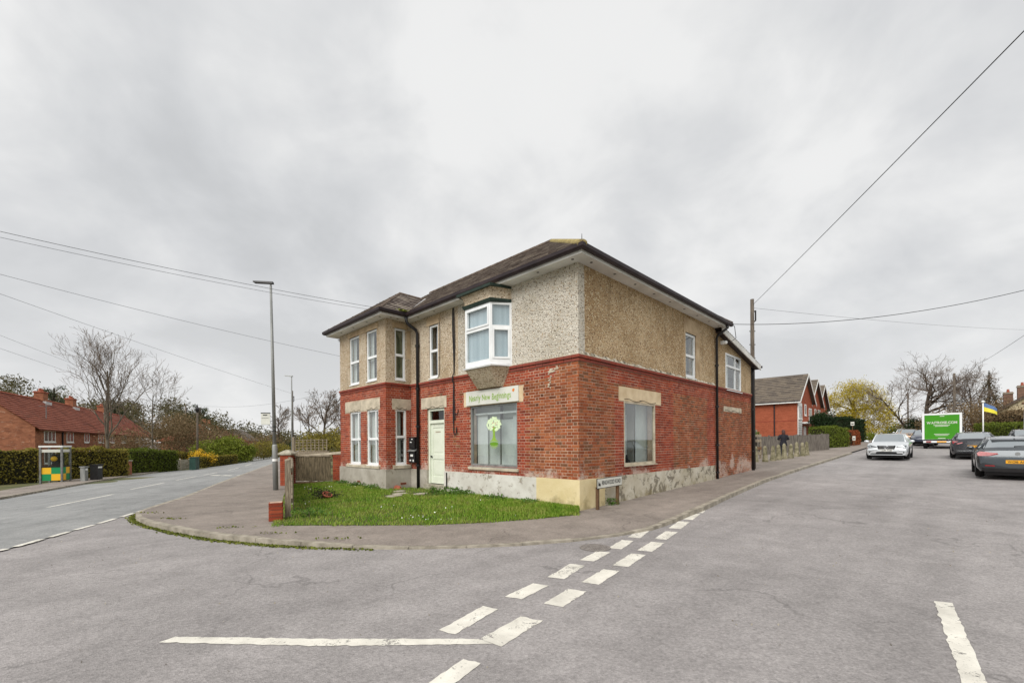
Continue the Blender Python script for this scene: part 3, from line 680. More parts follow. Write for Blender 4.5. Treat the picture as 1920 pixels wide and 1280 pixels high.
# plinths
def plinth(F, s0, s1, m, ops=(), top=.76, d1=.03):
    mb = MB(); panel(mb, F, s0, s1, -.4, top, list(ops), -.25, d1); return mb.build('plinth', m, house)
plinth(FM, -.03, 1.30, M['plinth_cream'])
plinth(FM, 1.30, 5.18, M['plinth_white'], d1=.028)
plinth(FM, 6.12, 7.07, M['plinth_grey'], d1=.028)
plinth(FB, 7.07, 10.63, M['plinth_grey'], top=.775)
plinth(FS, -.70, -.03, M['plinth_grey'], top=.775, d1=.028)
plinth(FR, .25, 1.02, M['plinth_cream'], d1=.0285)
plinth(FR, 1.02, 8.30, M['plinth_worn'])
# brick pieces in Flemish bond
PITCH = .0745; BL, BH, JT = .215, .1025, .010
def lay_bricks(F, s0, s1, z0, z1, holes, red, phase=0, dmin=0.0):
    out = []; n = int(round((z1 - z0) / PITCH)); h = (z1 - z0) / n
    for c in range(n):
        za = z0 + c * h; zb = za + h - JT; cz = (za + zb) / 2
        s = s0 - ((BL + BH + 2 * JT) / 2 if c % 2 else 0) - phase; k = 0
        if c % 2: s += .0
        while s < s1:
            L = BL if k % 2 == 0 else BH
            a, b = max(s, s0), min(s + L, s1)
            segs = [(a, b)]
            for o in holes:
                if o[2] - .012 < cz < o[3] + .012:
                    ns = []
                    for x, y in segs:
                        if y <= o[0] or x >= o[1]: ns.append((x, y))
                        else:
                            if x < o[0]: ns.append((x, o[0]))
                            if y > o[1]: ns.append((o[1], y))
                    segs = ns
            for x, y in segs:
                if y - x > .03: out.append((F, x, y, za, zb, red((x + y) / 2, cz), abs((y - x) - L) < 1e-4, k % 2))
            s += L + JT; k += 1
    return out
def near_op(ops, m): return lambda s, z: any(o[0] - m - (.1 if int(z / PITCH) % 2 else 0) < s < o[1] + m + (.1 if int(z / PITCH) % 2 else 0) and o[2] - .25 < z < o[3] + .05 for o in ops)
rf = near_op(op_front, .36); rs_ = near_op(op_side, .36)
bricks = []
bricks += lay_bricks(FM, .0, 7.095, .765, ZB, op_front + lint_front, lambda s, z: rf(s, z) or z > 3.22 and s > .7 or s > 6.1 or 4.0 < s < 5.2 and rng.random() < .75)
bricks += lay_bricks(FB, 7.10, 10.6, .78, ZB, op_bay + lint_bay + [(7.5, 10.05, .78, .90)], lambda s, z: True)
bricks += lay_bricks(FS, -.95, -.004, .78, ZB, op_ret + lint_ret + [(-.72, 0, .78, .92)], lambda s, z: True)
bricks += lay_bricks(FR, .0, 8.4, .765, ZB, op_side + lint_side, lambda s, z: rs_(s, z) or (z > 3.12 and s > 1.2) or 3.7 < s < 5.0 or s > 7.6)
bricks += lay_bricks(FR, 8.41, 12.55, -.05, ZB, lint_side, lambda s, z: z > 3.3)
camloc = Vector(((0 - CORNER.x) * DR.x + (0 - CORNER.y) * DR.y, (0 - CORNER.x) * DL.x + (0 - CORNER.y) * DL.y, 1.63))
def show_size(b):
    F, x, y, za, zb = b[:5]; c = F.p((x + y) / 2, (za + zb) / 2, 0); v = c - camloc
    return (y - x) * abs(v.normalized().dot(F.n)) / v.length
order = sorted([b for b in bricks if b[6]], key=show_size, reverse=True)[:300]
single = set(id(b) for b in order)
def bev(mb, F, a, b, za, zb, d1=.0):
    e = .005; P = F.p
    base = [P(a, za, -.02), P(b, za, -.02), P(b, zb, -.02), P(a, zb, -.02)]
    mid = [P(a, za, d1 - e), P(b, za, d1 - e), P(b, zb, d1 - e), P(a, zb, d1 - e)]
    top = [P(a + e, za + e, d1), P(b - e, za + e, d1), P(b - e, zb - e, d1), P(a + e, zb - e, d1)]
    q = len(mb.v); mb.v += [tuple(p) for p in mid + top]
    mb.f.append((q + 4, q + 5, q + 6, q + 7))
    for k in range(4): k2 = (k + 1) % 4; mb.f.append((q + k, q + k2, q + 4 + k2, q + 4 + k))
    b0 = len(mb.v); mb.v += [tuple(p) for p in base]
    for k in range(4): k2 = (k + 1) % 4; mb.f.append((b0 + k, b0 + k2, q + k2, q + k))
stuff_f, stuff_r = MB(), MB(); cache = {}
for b in bricks:
    F, a, c, za, zb, red, full, hd = b
    if id(b) in single:
        key = (hd, bool(red), F is FR, round(zb - za, 5))
        if key not in cache:
            mb = MB(); f0 = Frame((0, 0, 0), F.a, F.n); bev(mb, f0, 0, c - a, 0, zb - za); cache[key] = mb.mesh('brick', M['brick_red'] if red else M['brick'])
        o = link('brick', cache[key], brick_wall); o.location = F.p(a, za, rng.uniform(-.003, .002))
    else:
        bev(stuff_r if red else stuff_f, F, a, c, za, zb, rng.uniform(-.003, .002))
stuff_f.build('brickwork', M['brick'], brick_wall, kind='stuff'); stuff_r.build('red_brickwork', M['brick_red'], brick_wall, kind='stuff')
# projecting band of two courses under the pebbledash
band = MB()
def band_run(F, s0, s1):
    for z0, z1, d in ((ZB + .004, ZB + .07, .022), (ZB + .08, ZT - .002, .05)):
        s = s0 - d
        while s < s1:
            e = min(s + .222, s1); bev(band, F, s, e - .008, z0, z1, d + rng.uniform(-.003, .003)); s = e
band_run(FM, 0, 7.07); band_run(FB, 7.1, 10.62); band_run(FS, -.94, -.05); band_run(FR, 0.02, 12.56)
band.build('band_course', M['band'], house, kind='stuff')
bb = MB(); bb.fbox(FM, -.02, 7.08, ZT, ZT + .012, -.1, .045); bb.fbox(FB, 7.06, 10.6, ZT, ZT + .012, -.1, .045); bb.fbox(FS, -.849, -.05, ZT, ZT + .011, -.1, .045); bb.fbox(FR, .1, 12.55, ZT, ZT + .013, -.1, .044)
bb.build('band_weathering', M['stone'], house)
cf = MB(); q = random.Random(5)
for k in range(90):
    a, b = .12 + k * .091, .12 + (k + 1) * .091; h = .05 + .05 * q.random(); d = .03 + .014 * q.random()
    cf.hexa([FR.p(a, ZT + .0135, .001), FR.p(b, ZT + .0135, .001), FR.p(b, ZT + .0135, d), FR.p(a, ZT + .0135, d), FR.p(a, ZT + h, .001), FR.p(b, ZT + h, .001), FR.p(b, ZT + h - .01, .008), FR.p(a, ZT + h - .01, .008)])
cf.build('mortar_fillet', M['crust'], house)
# pebbledash upper walls
def dash(F, s0, s1, m, ops=(), z1=ZS, z0=ZT + .006):
    mb = MB(); panel(mb, F, s0, s1, z0, z1, list(ops), -.25, 0); return mb.build('pebbledash_wall', m, house)
op_or = (2.22, 3.84, 3.78, 5.4); op_st = (5.49, 5.98, 3.74, 5.46)
dash(FM, 0, 4.45, M['dash_cream'], [op_or]); dash(FM, 4.45, 7.1, M['dash_tan'], [op_st])
op_u = [(8.99, 9.77, 3.80, 5.55), (7.69, 8.44, 3.80, 5.55)]
dash(FB, 7.1, 10.6, M['dash_tan'], op_u); dash(FS, -.70, 0, M['dash_tan'], [(-.61, -.2, 3.78, 5.52)])
op_r = (5.82, 6.67, 3.74, 5.2); op_e = (9.45, 11.22, 3.62, 5.04)
dash(FR, .25, 8.4, M['dash_ochre'], [op_r])
mb = MB(); panel(mb, FR, 8.4, 12.55, ZT + .006, 4.6, [op_e], -.25, 0); mb.fbox(FR, 8.4, 9.45, 4.6, 5.3, -.25, 0); mb.fbox(FR, 11.22, 12.55, 4.6, 4.85, -.25, 0)
mb.fbox(FR, 9.45, 11.22, 5.04, 5.1, -.25, 0)
mb.hexa([FR.p(8.4, 5.3, -.25), FR.p(9.45, 5.3, -.25), FR.p(9.45, 5.3, 0), FR.p(8.4, 5.3, 0), FR.p(8.4, 5.72, -.25), FR.p(9.45, 5.5, -.25), FR.p(9.45, 5.5, 0), FR.p(8.4, 5.72, 0)])
mb.hexa([FR.p(9.45, 5.1, -.25), FR.p(11.22, 5.1, -.25), FR.p(11.22, 5.1, 0), FR.p(9.45, 5.1, 0), FR.p(9.45, 5.5, -.25), FR.p(11.22, 5.12, -.25), FR.p(11.22, 5.12, 0), FR.p(9.45, 5.5, 0)])
mb.hexa([FR.p(11.22, 4.85, -.25), FR.p(12.55, 4.85, -.25), FR.p(12.55, 4.85, 0), FR.p(11.22, 4.85, 0), FR.p(11.22, 5.12, -.25), FR.p(12.55, 4.86, -.25), FR.p(12.55, 4.86, 0), FR.p(11.22, 5.12, 0)])
mb.build('pebbledash_wall', M['dash_ochre'], house)
# smooth render surrounds
def plate(name, F, s0, s1, z0, z1, d0, d1, m, ops=()):
    mb = MB(); panel(mb, F, s0, s1, z0, z1, list(ops), d0, d1); return mb.build(name, m, house)
plate('window_surround', FR, 5.72, 6.96, 3.7, 5.66, -.05, .012, M['render_tan'], [op_r])
plate('window_surround', FM, 5.36, 6.1, 5.46, 5.72, -.05, .02, M['render_tan'])
plate('window_surround', FB, 7.6, 9.9, 5.55, 5.72, -.05, .02, M['render_tan'])
plate('window_surround', FS, -.7, -.12, 5.52, 5.70, -.05, .02, M['render_tan'])
plate('render_patch', FS, -.15, -.004, 4.55, 5.5, -.05, .006, M['render_tan'])
# hidden outer walls
mb = MB(); mb.box(.25, 8.4, 11.45, 11.7, -.3, ZS); mb.box(8.15, 8.4, .25, 11.45, -.3, ZS); mb.box(-.69, .0, 10.35, 10.598, -.3, ZS); mb.box(0, .25, 10.6, 11.7, -.3, ZS)
mb.box(8.4, 12.3, 4.8, 5.0, -.3, 4.8); mb.box(12.3, 12.55, .25, 5, ZT + .01, 4.8)
mb.build('rear_wall', M['dash_tan'], house)
mb = MB(); mb.box(.26, 8.14, .26, 11.4, .2, .25); mb.box(.26, 8.14, .26, 11.4, 3.3, 3.35); mb.box(-.69, .25, 7.36, 10.34, .2, .25); mb.box(-.69, .25, 7.36, 10.34, 3.3, 3.35); mb.box(8.41, 12.29, .26, 4.79, 3.3, 3.35)
mb.box(2.9, 2.95, .26, 5.0, .26, 3.29); mb.box(.26, 2.89, 4.6, 4.65, .26, 3.29)
mb.build('inner_floor', M['room'], house)
# stone lintels with the wavy carved underside
def lintel(F, s0, s1, z0, z1, m, waves=()):
    mb = MB(); mb.fbox(F, s0, s1, z0, z1, -.1, .004); l = mb.build('lintel', m, house)
    for w0, w1 in waves:
        pts = [F.p(lerp(w0, w1, t / 16), z0 + .035 + .03 * math.sin(t / 16 * math.pi * 2 + .4) * (1 - .3 * t / 16), .006) for t in range(17)]
        MB().tube(pts, .008, 4).build('carved_wave', M['wave'], l)
    return l
lintel(FM, 1.76, 4.19, 2.70, 3.11, M['stone_warm'])
lintel(FM, 5.06, 6.46, 2.76, 3.12, M['stone'], [(5.2, 5.75), (5.7, 6.2)])
lintel(FB, 7.5, 10.16, 2.80, 3.17, M['stone'], [(7.65, 8.05), (8.0, 8.45), (8.95, 9.4), (9.35, 9.75)])
lintel(FS, -.72, -.004, 2.78, 3.14, M['stone'], [(-.6, -.38), (-.4, -.16)])
lintel(FR, 1.73, 4.08, 2.71, 3.08, M['stone_warm'], [(2.0, 2.9), (2.8, 3.75)])
lintel(FR, 9.25, 11.27, 2.78, 2.96, M['stone'], [(9.4, 10.3), (10.2, 11.1)])
for F, a, b, z0, z1 in ((FM, 1.93, 3.97, .87, .97), (FB, 7.5, 10.05, .785, .90), (FS, -.70, -.03, .79, .92)):
    mb = MB(); mb.hexa([F.p(a, z0, -.12), F.p(b, z0, -.12), F.p(b, z0, .05), F.p(a, z0, .05), F.p(a, z1, -.12), F.p(b, z1, -.12), F.p(b, z1 - .03, .05), F.p(a, z1 - .03, .05)]); mb.build('window_sill', M['stone'], house)
# windows
def window(F, s0, s1, z0, z1, rec=-.10, bars=(), vbars=(), fw=.055, m='white_upvc', curtain=None, cz=None, glass='glass', sill=True):
    """frame with children: panes, curtain; bars = z of transoms, vbars = s of mullions"""
    mb = MB(); d0, d1 = rec, rec + .07
    mb.fbox(F, s0 + .004, s0 + fw, z0, z1 - .004, d0, d1); mb.fbox(F, s1 - fw, s1 - .004, z0, z1 - .004, d0, d1)
    mb.fbox(F, s0 + fw, s1 - fw, z1 - fw, z1 - .004, d0, d1 - .002); mb.fbox(F, s0 + fw, s1 - fw, z0, z0 + fw * 1.3, d0, d1 - .002)
    for z in bars: mb.fbox(F, s0 + fw, s1 - fw, z - .04, z + .04, d0 + .01, d1 + .012)
    for s in vbars: mb.fbox(F, s - .03, s + .03, z0 + fw * 1.3, z1 - fw, d0 + .004, d1 - .006)
    if sill: mb.fbox(F, s0 - .0, s1 + .0, z0 - .03, z0 - .001, d0, d1 + .06)
    w = mb.build('window', M[m], house)
    ss = [s0 + fw] + sorted(vbars) + [s1 - fw]; zs = [z0 + fw] + sorted(bars) + [z1 - fw]
    for a, b in zip(ss, ss[1:]):
        for c, d in zip(zs, zs[1:]):
            MB().fbox(F, a + .002, b - .002, c + .002, d - .002, rec + .028, rec + .034).build('pane', M[glass], w)
    for c in (curtain or []):
        a, b, mm = c[:3]; top = c[3] if len(c) > 3 else z1; bot = c[4] if len(c) > 4 else z0
        q = MB(); n = max(4, int((b - a) / .05))
        for k in range(n):
            sa, sb = lerp(a, b, k / n), lerp(a, b, (k + 1) / n); da = rec - .09 + .02 * math.sin(k * 1.9); db = rec - .09 + .02 * math.sin((k + 1) * 1.9)
            q.poly([F.p(sa, bot, da), F.p(sb, bot, db), F.p(sb, top, db), F.p(sa, top, da)])
        q.build('curtain', M[mm], w)
    return w
# ground floor bay sashes
for a, b in ((8.91, 9.77), (7.62, 8.43)):
    window(FB, a, b, .90, 2.80, bars=(1.80,), vbars=((a * .72 + b * .28),), fw=.06, curtain=[(a + .45, b, 'curtain'), (a, a + .16, 'curtain')])
window(FS, -.59, -.18, .92, 2.78, bars=(1.86,), fw=.06, curtain=[(-.59, -.3, 'curtain')])
for a, b in ((8.99, 9.77), (7.69, 8.44)):
    window(FB, a, b, 3.80, 5.55, bars=(4.62,), fw=.06, curtain=[(a, a + .33, 'curtain'), (b - .22, b, 'curtain')])
window(FS, -.61, -.2, 3.78, 5.52, bars=(4.62,), fw=.06, curtain=[(-.61, -.2, 'blind')])
window(FM, 5.49, 5.98, 3.74, 5.46, bars=(4.62,), fw=.065, glass='glass')
window(FR, 5.82, 6.67, 3.74, 5.2, bars=(4.46,), fw=.075, curtain=[(5.82, 6.32, 'curtain')])
window(FR, 9.45, 11.22, 3.62, 5.04, rec=-.06, bars=(4.55,), vbars=(10.55,), fw=.07, curtain=[(9.5, 10.1, 'curtain')])
# shop windows: slim grey frame, big single pane, pale brightening panels behind
shop = window(FM, 1.99, 3.91, .97, 2.70, rec=-.10, fw=.05, m='galv', sill=True)
side = window(FR, 1.98, 3.72, 1.01, 2.71, rec=-.07, fw=.05, m='stone', sill=True)
mb = MB(); mb.fbox(FM, 1.9, 2.45, .98, 2.7, -.34, -.32); mb.fbox(FM, 2.47, 3.0, .98, 2.3, -.42, -.40); mb.fbox(FM, 3.02, 4.0, .98, 2.7, -.38, -.36); mb.fbox(FM, 2.46, 3.01, 2.32, 2.7, -.5, -.48); mb.build('display_screen', M['room_light'], shop)  # pale interior panels set close behind the glass to brighten the window
mb = MB(); mb.box(.3, .9, 1.2, 4.4, .3, .94); mb.build('display_shelf', M['room_light'], shop)
mb = MB(); mb.fbox(FM, 2.0, 3.9, 2.45, 2.5, -.24, -.2); mb.fbox(FM, 3.45, 3.9, 1.0, 2.5, -.3, -.28); mb.build('display_rail', M['white_paint'], shop)
mb = MB(); mb.fbox(FR, 1.9, 2.5, 1.0, 2.72, -.36, -.34); mb.fbox(FR, 2.52, 3.1, 1.0, 2.4, -.48, -.46); mb.fbox(FR, 3.12, 3.8, 1.0, 2.72, -.32, -.30); mb.fbox(FR, 2.5, 3.1, 2.42, 2.7, -.5, -.49); mb.build('display_screen', M['room_light'], side)  # pale panels added behind the side window, likewise to brighten it
mb = MB(); mb.fbox(FR, 2.0, 3.7, .95, 1.0, -.5, -.14); mb.build('display_shelf', M['room_light'], side)
mb = MB()
for s, h in ((2.5, .18), (2.62, .28), (2.74, .14)): mb.lathe([(.06, 0), (.05, h * .6), (.02, h)], 8, FR.p(s, 1.0, -.3))
mb.build('ornament', M['black_plastic'], side)
# tree emblem on the shop window glass (flat vinyl)
def disc(mb, F, s, z, r, d, n=14):
    mb.poly([F.p(s + r * math.cos(2 * math.pi * k / n), z + r * math.sin(2 * math.pi * k / n), d) for k in range(n)])
ES, EZ = 2.95, 1.69
mb = MB()
mb.poly([FM.p(ES + x, EZ + z, -.0625) for x, z in ((-.14, 0), (.14, 0), (.075, .04), (.045, .13), (.04, .22), (.07, .30), (.17, .40), (.06, .36), (.10, .50), (.015, .37), (-.05, .52), (-.03, .36), (-.16, .41), (-.07, .30), (-.04, .22), (-.045, .13), (-.075, .04))])
mb.build('emblem_trunk', M['lime'], shop)
mb = MB(); er = random.Random(3)
for k in range(170):
    a = er.uniform(0, 2 * math.pi); r = er.random() ** .6; x, z = r * .29 * math.cos(a), r * .19 * math.sin(a)
    if abs(x) < .05 and z < -.06: continue
    disc(mb, FM, ES + x, EZ + .47 + z - .25 * x * x, er.uniform(.018, .034), -.0618 + k * .00001, 8)
mb.build('emblem_blossom', M['blossom'], shop)
mb = MB()
for k in range(9):
    a = er.uniform(0, 2 * math.pi); r = er.uniform(.2, .9); disc(mb, FM, ES + r * .22 * math.cos(a), EZ + .47 + r * .13 * math.sin(a), .014, -.0600, 7)
mb.build('emblem_fruit', M['red_vinyl'], shop)
mb = MB(); mb.poly([FM.p(ES + .18 * math.cos(t), EZ - .085 + .05 * math.sin(t), -.0615) for t in np.linspace(0, 2 * math.pi, 22)[:-1]]); mb.build('emblem_mound', M['lime_dark'], shop)
mb = MB()
for z, w in ((-.03, .17), (-.155, .16), (-.20, .10)): mb.fbox(FM, ES - w, ES + w, EZ + z, EZ + z + .022, -.0613, -.0605)
mb.build('emblem_lettering', M['lime'], shop)
# front door
mb = MB(); F = FM
for a, b, c, d in ((5.18, 5.26, .32, 2.76), (6.04, 6.12, .32, 2.76), (5.26, 6.04, 2.68, 2.76), (5.26, 6.04, 2.28, 2.38)): mb.fbox(F, a, b, c, d, -.16, -.05)
frame = mb.build('door_frame', M['door'], house)
MB().fbox(F, 5.262, 6.038, 2.382, 2.678, -.12, -.112).build('fanlight_pane', M['glass_dark'], frame)
mb = MB(); mb.fbox(F, 5.262, 6.038, .33, 2.278, -.15, -.115)
for a, b, c, d in ((5.262, 5.36, .33, 2.278), (5.94, 6.038, .33, 2.278), (5.36, 5.94, 2.14, 2.278), (5.36, 5.94, 1.12, 1.28), (5.36, 5.94, .33, .55)): mb.fbox(F, a, b, c, d, -.115, -.10)
for a, b, c, d in ((5.42, 5.88, 1.34, 2.08), (5.42, 5.88, .61, 1.06)): mb.fbox(F, a, b, c, d, -.115, -.107)
door = mb.build('door', M['door'], house)
MB().sphere(F.p(5.98, 1.2, -.06), .035).build('handle', M['black_plastic'], door, True)
MB().fbox(F, 5.52, 5.80, 1.98, 2.02, -.107, -.103).build('number_plate', M['stone'], door)
MB().fbox(F, 5.05, 6.2, -.3, .30, -.12, .10).build('doorstep', M['concrete'], house)
MB().fbox(F, 4.7, 6.9, -.3, .12, .12, .75).build('doorstep', M['concrete'], house)
# meter / letter boxes beside the pipe
def wall_box(s, z0, z1, w, lab):
    o = empty('letter_box', CORNER + DR * 0 + Vector((0, 0, 0)), HROT); tag(o, lab, 'letter box', 'black boxes on the wall')
    b = MB(); b.hexa([FM.p(s, z0, 0.004), FM.p(s + w, z0, .004), FM.p(s + w, z0, .13), FM.p(s, z0, .13), FM.p(s, z1, .004), FM.p(s + w, z1, .004), FM.p(s + w, z1 - .03, .13), FM.p(s, z1 - .03, .13)])
    b.build('box', M['black_plastic'], o)
    return o
o = wall_box(6.69, 1.45, 1.86, .34, 'plain black box on brick wall above the letter box')
MB().fbox(FM, 6.8, 6.88, 1.76, 1.79, .12, .134).build('label', M['white_paint'], o)
MB().fbox(FM, 6.86, 6.96, 1.66, 1.69, .12, .134).build('label', M['white_paint'], o)
o = wall_box(6.67, .98, 1.40, .38, 'black letter box with grey lid and white notices beside the drainpipe')
MB().hexa([FM.p(6.64, 1.40, .004), FM.p(7.08, 1.40, .004), FM.p(7.08, 1.36, .17), FM.p(6.64, 1.36, .17), FM.p(6.64, 1.46, .004), FM.p(7.08, 1.46, .004), FM.p(7.08, 1.385, .17), FM.p(6.64, 1.385, .17)]).build('lid', M['galv'], o)
MB().fbox(FM, 6.78, 6.94, 1.19, 1.26, .12, .136).build('notice', M['white_paint'], o)
MB().fbox(FM, 6.74, 6.80, 1.02, 1.09, .12, .136).build('notice', M['white_paint'], o)
MB().fbox(FM, 6.9, 6.99, 1.04, 1.08, .12, .136).build('notice', M['white_paint'], o)
for F, s in ((FB, 9.03), (FS, -.33)):
    mb = MB(); mb.fbox(F, s - .11, s + .11, .24, .31, -.02, .034); a = mb.build('air_brick', M['red_tile'], house)
    mb = MB()
    for k in range(5): mb.fbox(F, s - .09 + k * .038, s - .07 + k * .038, .255, .295, .03, .036)
    mb.build('vent_slot', M['black_plastic'], a)
# ---------------------------------------------------------------- oriel window
OD = .47
plan = [(0, 2.16), (-OD, 2.49), (-OD, 3.53), (0, 3.86)]
def ring(z, k=1.0, dx=0, pl=plan):
    cy = 3.01; return [(x * k - dx if x else 0, cy + (y - cy) * (k if x else 1) + (0), z) for x, y in pl]
ori = MB()
ori.prism(ring(3.66, 1.07), ring(3.70, 1.1)); ori.prism(ring(3.71, 1.0), ring(3.80, 1.0))
oriel = ori.build('oriel_window', M['white_upvc'], house)
faces = [Frame((0, 2.16, 0), (-OD, .33, 0), (-.33, -OD, 0)), Frame((-OD, 2.49, 0), (0, 1, 0), (-1, 0, 0)), Frame((-OD, 3.53, 0), (OD, .33, 0), (-.33, OD, 0))]
LN = [math.hypot(OD, .33), 1.04, math.hypot(OD, .33)]
for i, (F, Lc) in enumerate(zip(faces, LN)):
    mb = MB(); f = .055; z0, z1, zt = 3.80, 5.34, 4.70
    e = .003 if i == 1 else 0
    mb.fbox(F, e, f, z0, z1, -.07, .0); mb.fbox(F, Lc - f, Lc - e, z0, z1, -.07, .0)
    mb.fbox(F, f, Lc - f, z1 - f, z1, -.07, -.002); mb.fbox(F, f, Lc - f, z0, z0 + f, -.07, -.002); mb.fbox(F, f, Lc - f, zt - .04, zt + .04, -.07, -.002)
    # opening casement
    if i == 1: zz = (zt + .04, z1 - f)
    else: zz = (z0 + f, zt - .04)
    g = .05
    for a, b, c, d in ((f, f + g, *zz), (Lc - f - g, Lc - f, *zz), (f + g, Lc - f - g, zz[0], zz[0] + g), (f + g, Lc - f - g, zz[1] - g, zz[1])): mb.fbox(F, a + .002, b - .002, c + .002, d - .002, -.05, .018)
    mb.build('casement_frame', M['white_upvc'], oriel)
    for c, d in ((z0 + f, zt - .04), (zt + .04, z1 - f)): MB().fbox(F, f + .002, Lc - f - .002, c + .002, d - .002, -.045, -.039).build('pane', M['glass'], oriel)
mb = MB()
F = faces[1]
for k in range(14):
    a, b = .05 + k * .045, .05 + (k + 1) * .045; mb.poly([F.p(a, 3.82, -.16 + .02 * math.sin(k * 2)), F.p(b, 3.82, -.16 + .02 * math.sin(k * 2 + 2)), F.p(b, 5.3, -.16 + .02 * math.sin(k * 2 + 2)), F.p(a, 5.3, -.16 + .02 * math.sin(k * 2))])
mb.build('curtain', M['curtain'], oriel)
mb = MB()
for F, Lc in ((faces[0], LN[0]), (faces[1], LN[1])): mb.fbox(F, .05, Lc - .05, 3.83, 5.3, -.10, -.09)
mb.build('window_blind', M['net'], oriel)  # blind behind the panes, tinted to stand for the sky they reflect
MB().prism(ring(5.342, 1.06), ring(5.43, 1.14)).build('head_board', M['green_paint'], oriel)
mb = MB(); mb.prism(ring(5.432, 1.03), ring(5.52, 1.02)); mb.prism(ring(5.521, 1.02), ring(5.64, 1.10)); mb.prism(ring(5.641, 1.10), ring(5.775, 1.28)); mb.build('canopy', M['dash_tan'], oriel)
MB().prism(ring(5.70, 1.34), ring(5.765, 1.36)).build('canopy_gutter', M['green_paint'], oriel)
mb = MB(); mb.prism([(0, 2.5, 3.16), (-.13, 2.6, 3.16), (-.13, 3.42, 3.16), (0, 3.52, 3.16)], [(0, 2.36, 3.42), (-.32, 2.56, 3.42), (-.32, 3.46, 3.42), (0, 3.66, 3.42)])
mb.prism([(0, 2.36, 3.421), (-.32, 2.56, 3.421), (-.32, 3.46, 3.421), (0, 3.66, 3.421)], ring(3.655, 1.0)); mb.build('corbel', M['dash_tan'], oriel)
# ---------------------------------------------------------------- eaves
EI = [((8.4, 0), (1, -1)), ((0, 0), (-1, -1)), ((0, 7.1), (-1, -1)), ((-.95, 7.1), (-1, -1)), ((-.95, 10.6), (-1, 1)), ((0, 10.6), (-1, 1)), ((0, 11.7), (-1, 0))]
def off(d): return [(a[0] + k[0] * d, a[1] + k[1] * d) for a, k in EI]
def sweep(name, prof, m, parent, smooth=False):
    """prof: (offset, z) closed profile swept round the eaves"""
    mb = MB(); n = len(prof); R_ = [off(d) for d, z in prof]
    for i in range(len(EI)):
        for (d, z), r in zip(prof, R_): mb.v.append((r[i][0], r[i][1], z))
    for i in range(len(EI) - 1):
        for k in range(n): k2 = (k + 1) % n; mb.f.append((i * n + k, i * n + k2, (i + 1) * n + k2, (i + 1) * n + k))
    mb.f.append(tuple(range(n))); mb.f.append(tuple((len(EI) - 1) * n + k for k in range(n)))
    return mb.build(name, m, parent, smooth)
soffit = sweep('soffit', [(-.02, ZS), (.355, ZS), (.355, ZS + .02), (-.02, ZS + .02)], M['soffit_white'], house)
sweep('fascia', [(.345, ZS - .012), (.37, ZS - .012), (.37, ZS + .10), (.345, ZS + .10)], M['soffit_white'], house)
sweep('gutter', [(.372, 5.85), (.40, 5.825), (.45, 5.83), (.485, 5.87), (.49, 5.945), (.475, 5.945), (.465, 5.88), (.44, 5.85), (.40, 5.85), (.385, 5.945), (.372, 5.945)], M['dark_fascia'], house)
sv = MB().lathe([(.035, 0), (.035, .004)], 10).mesh('soffit_vent', M['black_plastic'])
def vent(x, y): link('soffit_vent', sv, soffit, loc=(x, y, ZS - .004))
for y in (.0, 1.05, 5.4, 6.3): vent(-.2, y)
for x in (.25, 1.25, 2.25, 3.3, 4.3, 5.3, 6.3, 7.3, 8.2): vent(x, -.2)
for y in (7.1, 8.0, 9.0, 10.0): vent(-1.15, y)
vent(-.6, 6.92); vent(-.85, 6.92)
# ---------------------------------------------------------------- roofs
EV, ZE, ZR, XR = .43, 5.93, 9.0, 4.2
def tiled(poly, up, m, parent, expo=.19, wid=.26, th=.022, jit=.006):
    """real tile pieces over a planar polygon; up = unit vector up the slope (3D)"""
    poly = [Vector(p) for p in poly]; up = Vector(up).normalized(); nrm = (poly[1] - poly[0]).cross(poly[2] - poly[0]).normalized()
    if nrm.z < 0: nrm = -nrm
    al = up.cross(nrm).normalized(); o = poly[0]
    P2 = [((p - o).dot(al), (p - o).dot(up)) for p in poly]
    umin = min(p[1] for p in P2); umax = max(p[1] for p in P2); mb = MB(); row = 0; u = umin
    while u < umax - .02:
        um = u + expo * .5; xs_ = []
        for (x0, y0), (x1, y1) in zip(P2, P2[1:] + P2[:1]):
            if (y0 - um) * (y1 - um) < 0: xs_.append(x0 + (x1 - x0) * (um - y0) / (y1 - y0))
        if len(xs_) >= 2:
            a, b = min(xs_), max(xs_); x = a - (wid / 2 if row % 2 else 0)
            while x < b:
                p, q = max(x, a), min(x + wid - .006, b)
                if q - p > .03:
                    j = rng.uniform(0, jit); l0, l1 = u - .012 + rng.uniform(-.004, .004), min(u + expo + .03, umax + .01)
                    def pt(s, v, h): return o + al * s + up * v + nrm * h
                    mb.hexa([pt(p, l0, th * .3 + j), pt(q, l0, th * .3 + j), pt(q, l1, 0), pt(p, l1, 0), pt(p, l0, th * 1.5 + j), pt(q, l0, th * 1.5 + j), pt(q, l1, .004), pt(p, l1, .004)])
                x += wid
        u += expo; row += 1
    return mb.build('roof_tiles', m, parent, kind='stuff')
YE = 11.95
A, B_, Cc, D_ = Vector((-EV, -EV, ZE)), Vector((8.4 + EV, -EV, ZE)), Vector((8.4 + EV, YE, ZE)), Vector((-EV, YE, ZE)); R1, R2 = Vector((XR, XR, ZR)), Vector((XR, YE, ZR))
mb = MB(); dn = Vector((0, 0, -.03))
for q in ([A, R1, R2, D_], [A, B_, R1], [B_, Cc, R2, R1], [D_, R2, Cc]): mb.poly([p + dn for p in q])
roof = mb.build('roof', M['slate_base'], house)
pit = (ZR - ZE) / (XR + EV)
tiled([A, D_, R2, R1], (1, 0, pit), M['slate'], roof); tiled([A, B_, R1], (0, 1, pit), M['slate'], roof); tiled([B_, Cc, R2, R1], (-1, 0, pit), M['slate'], roof)
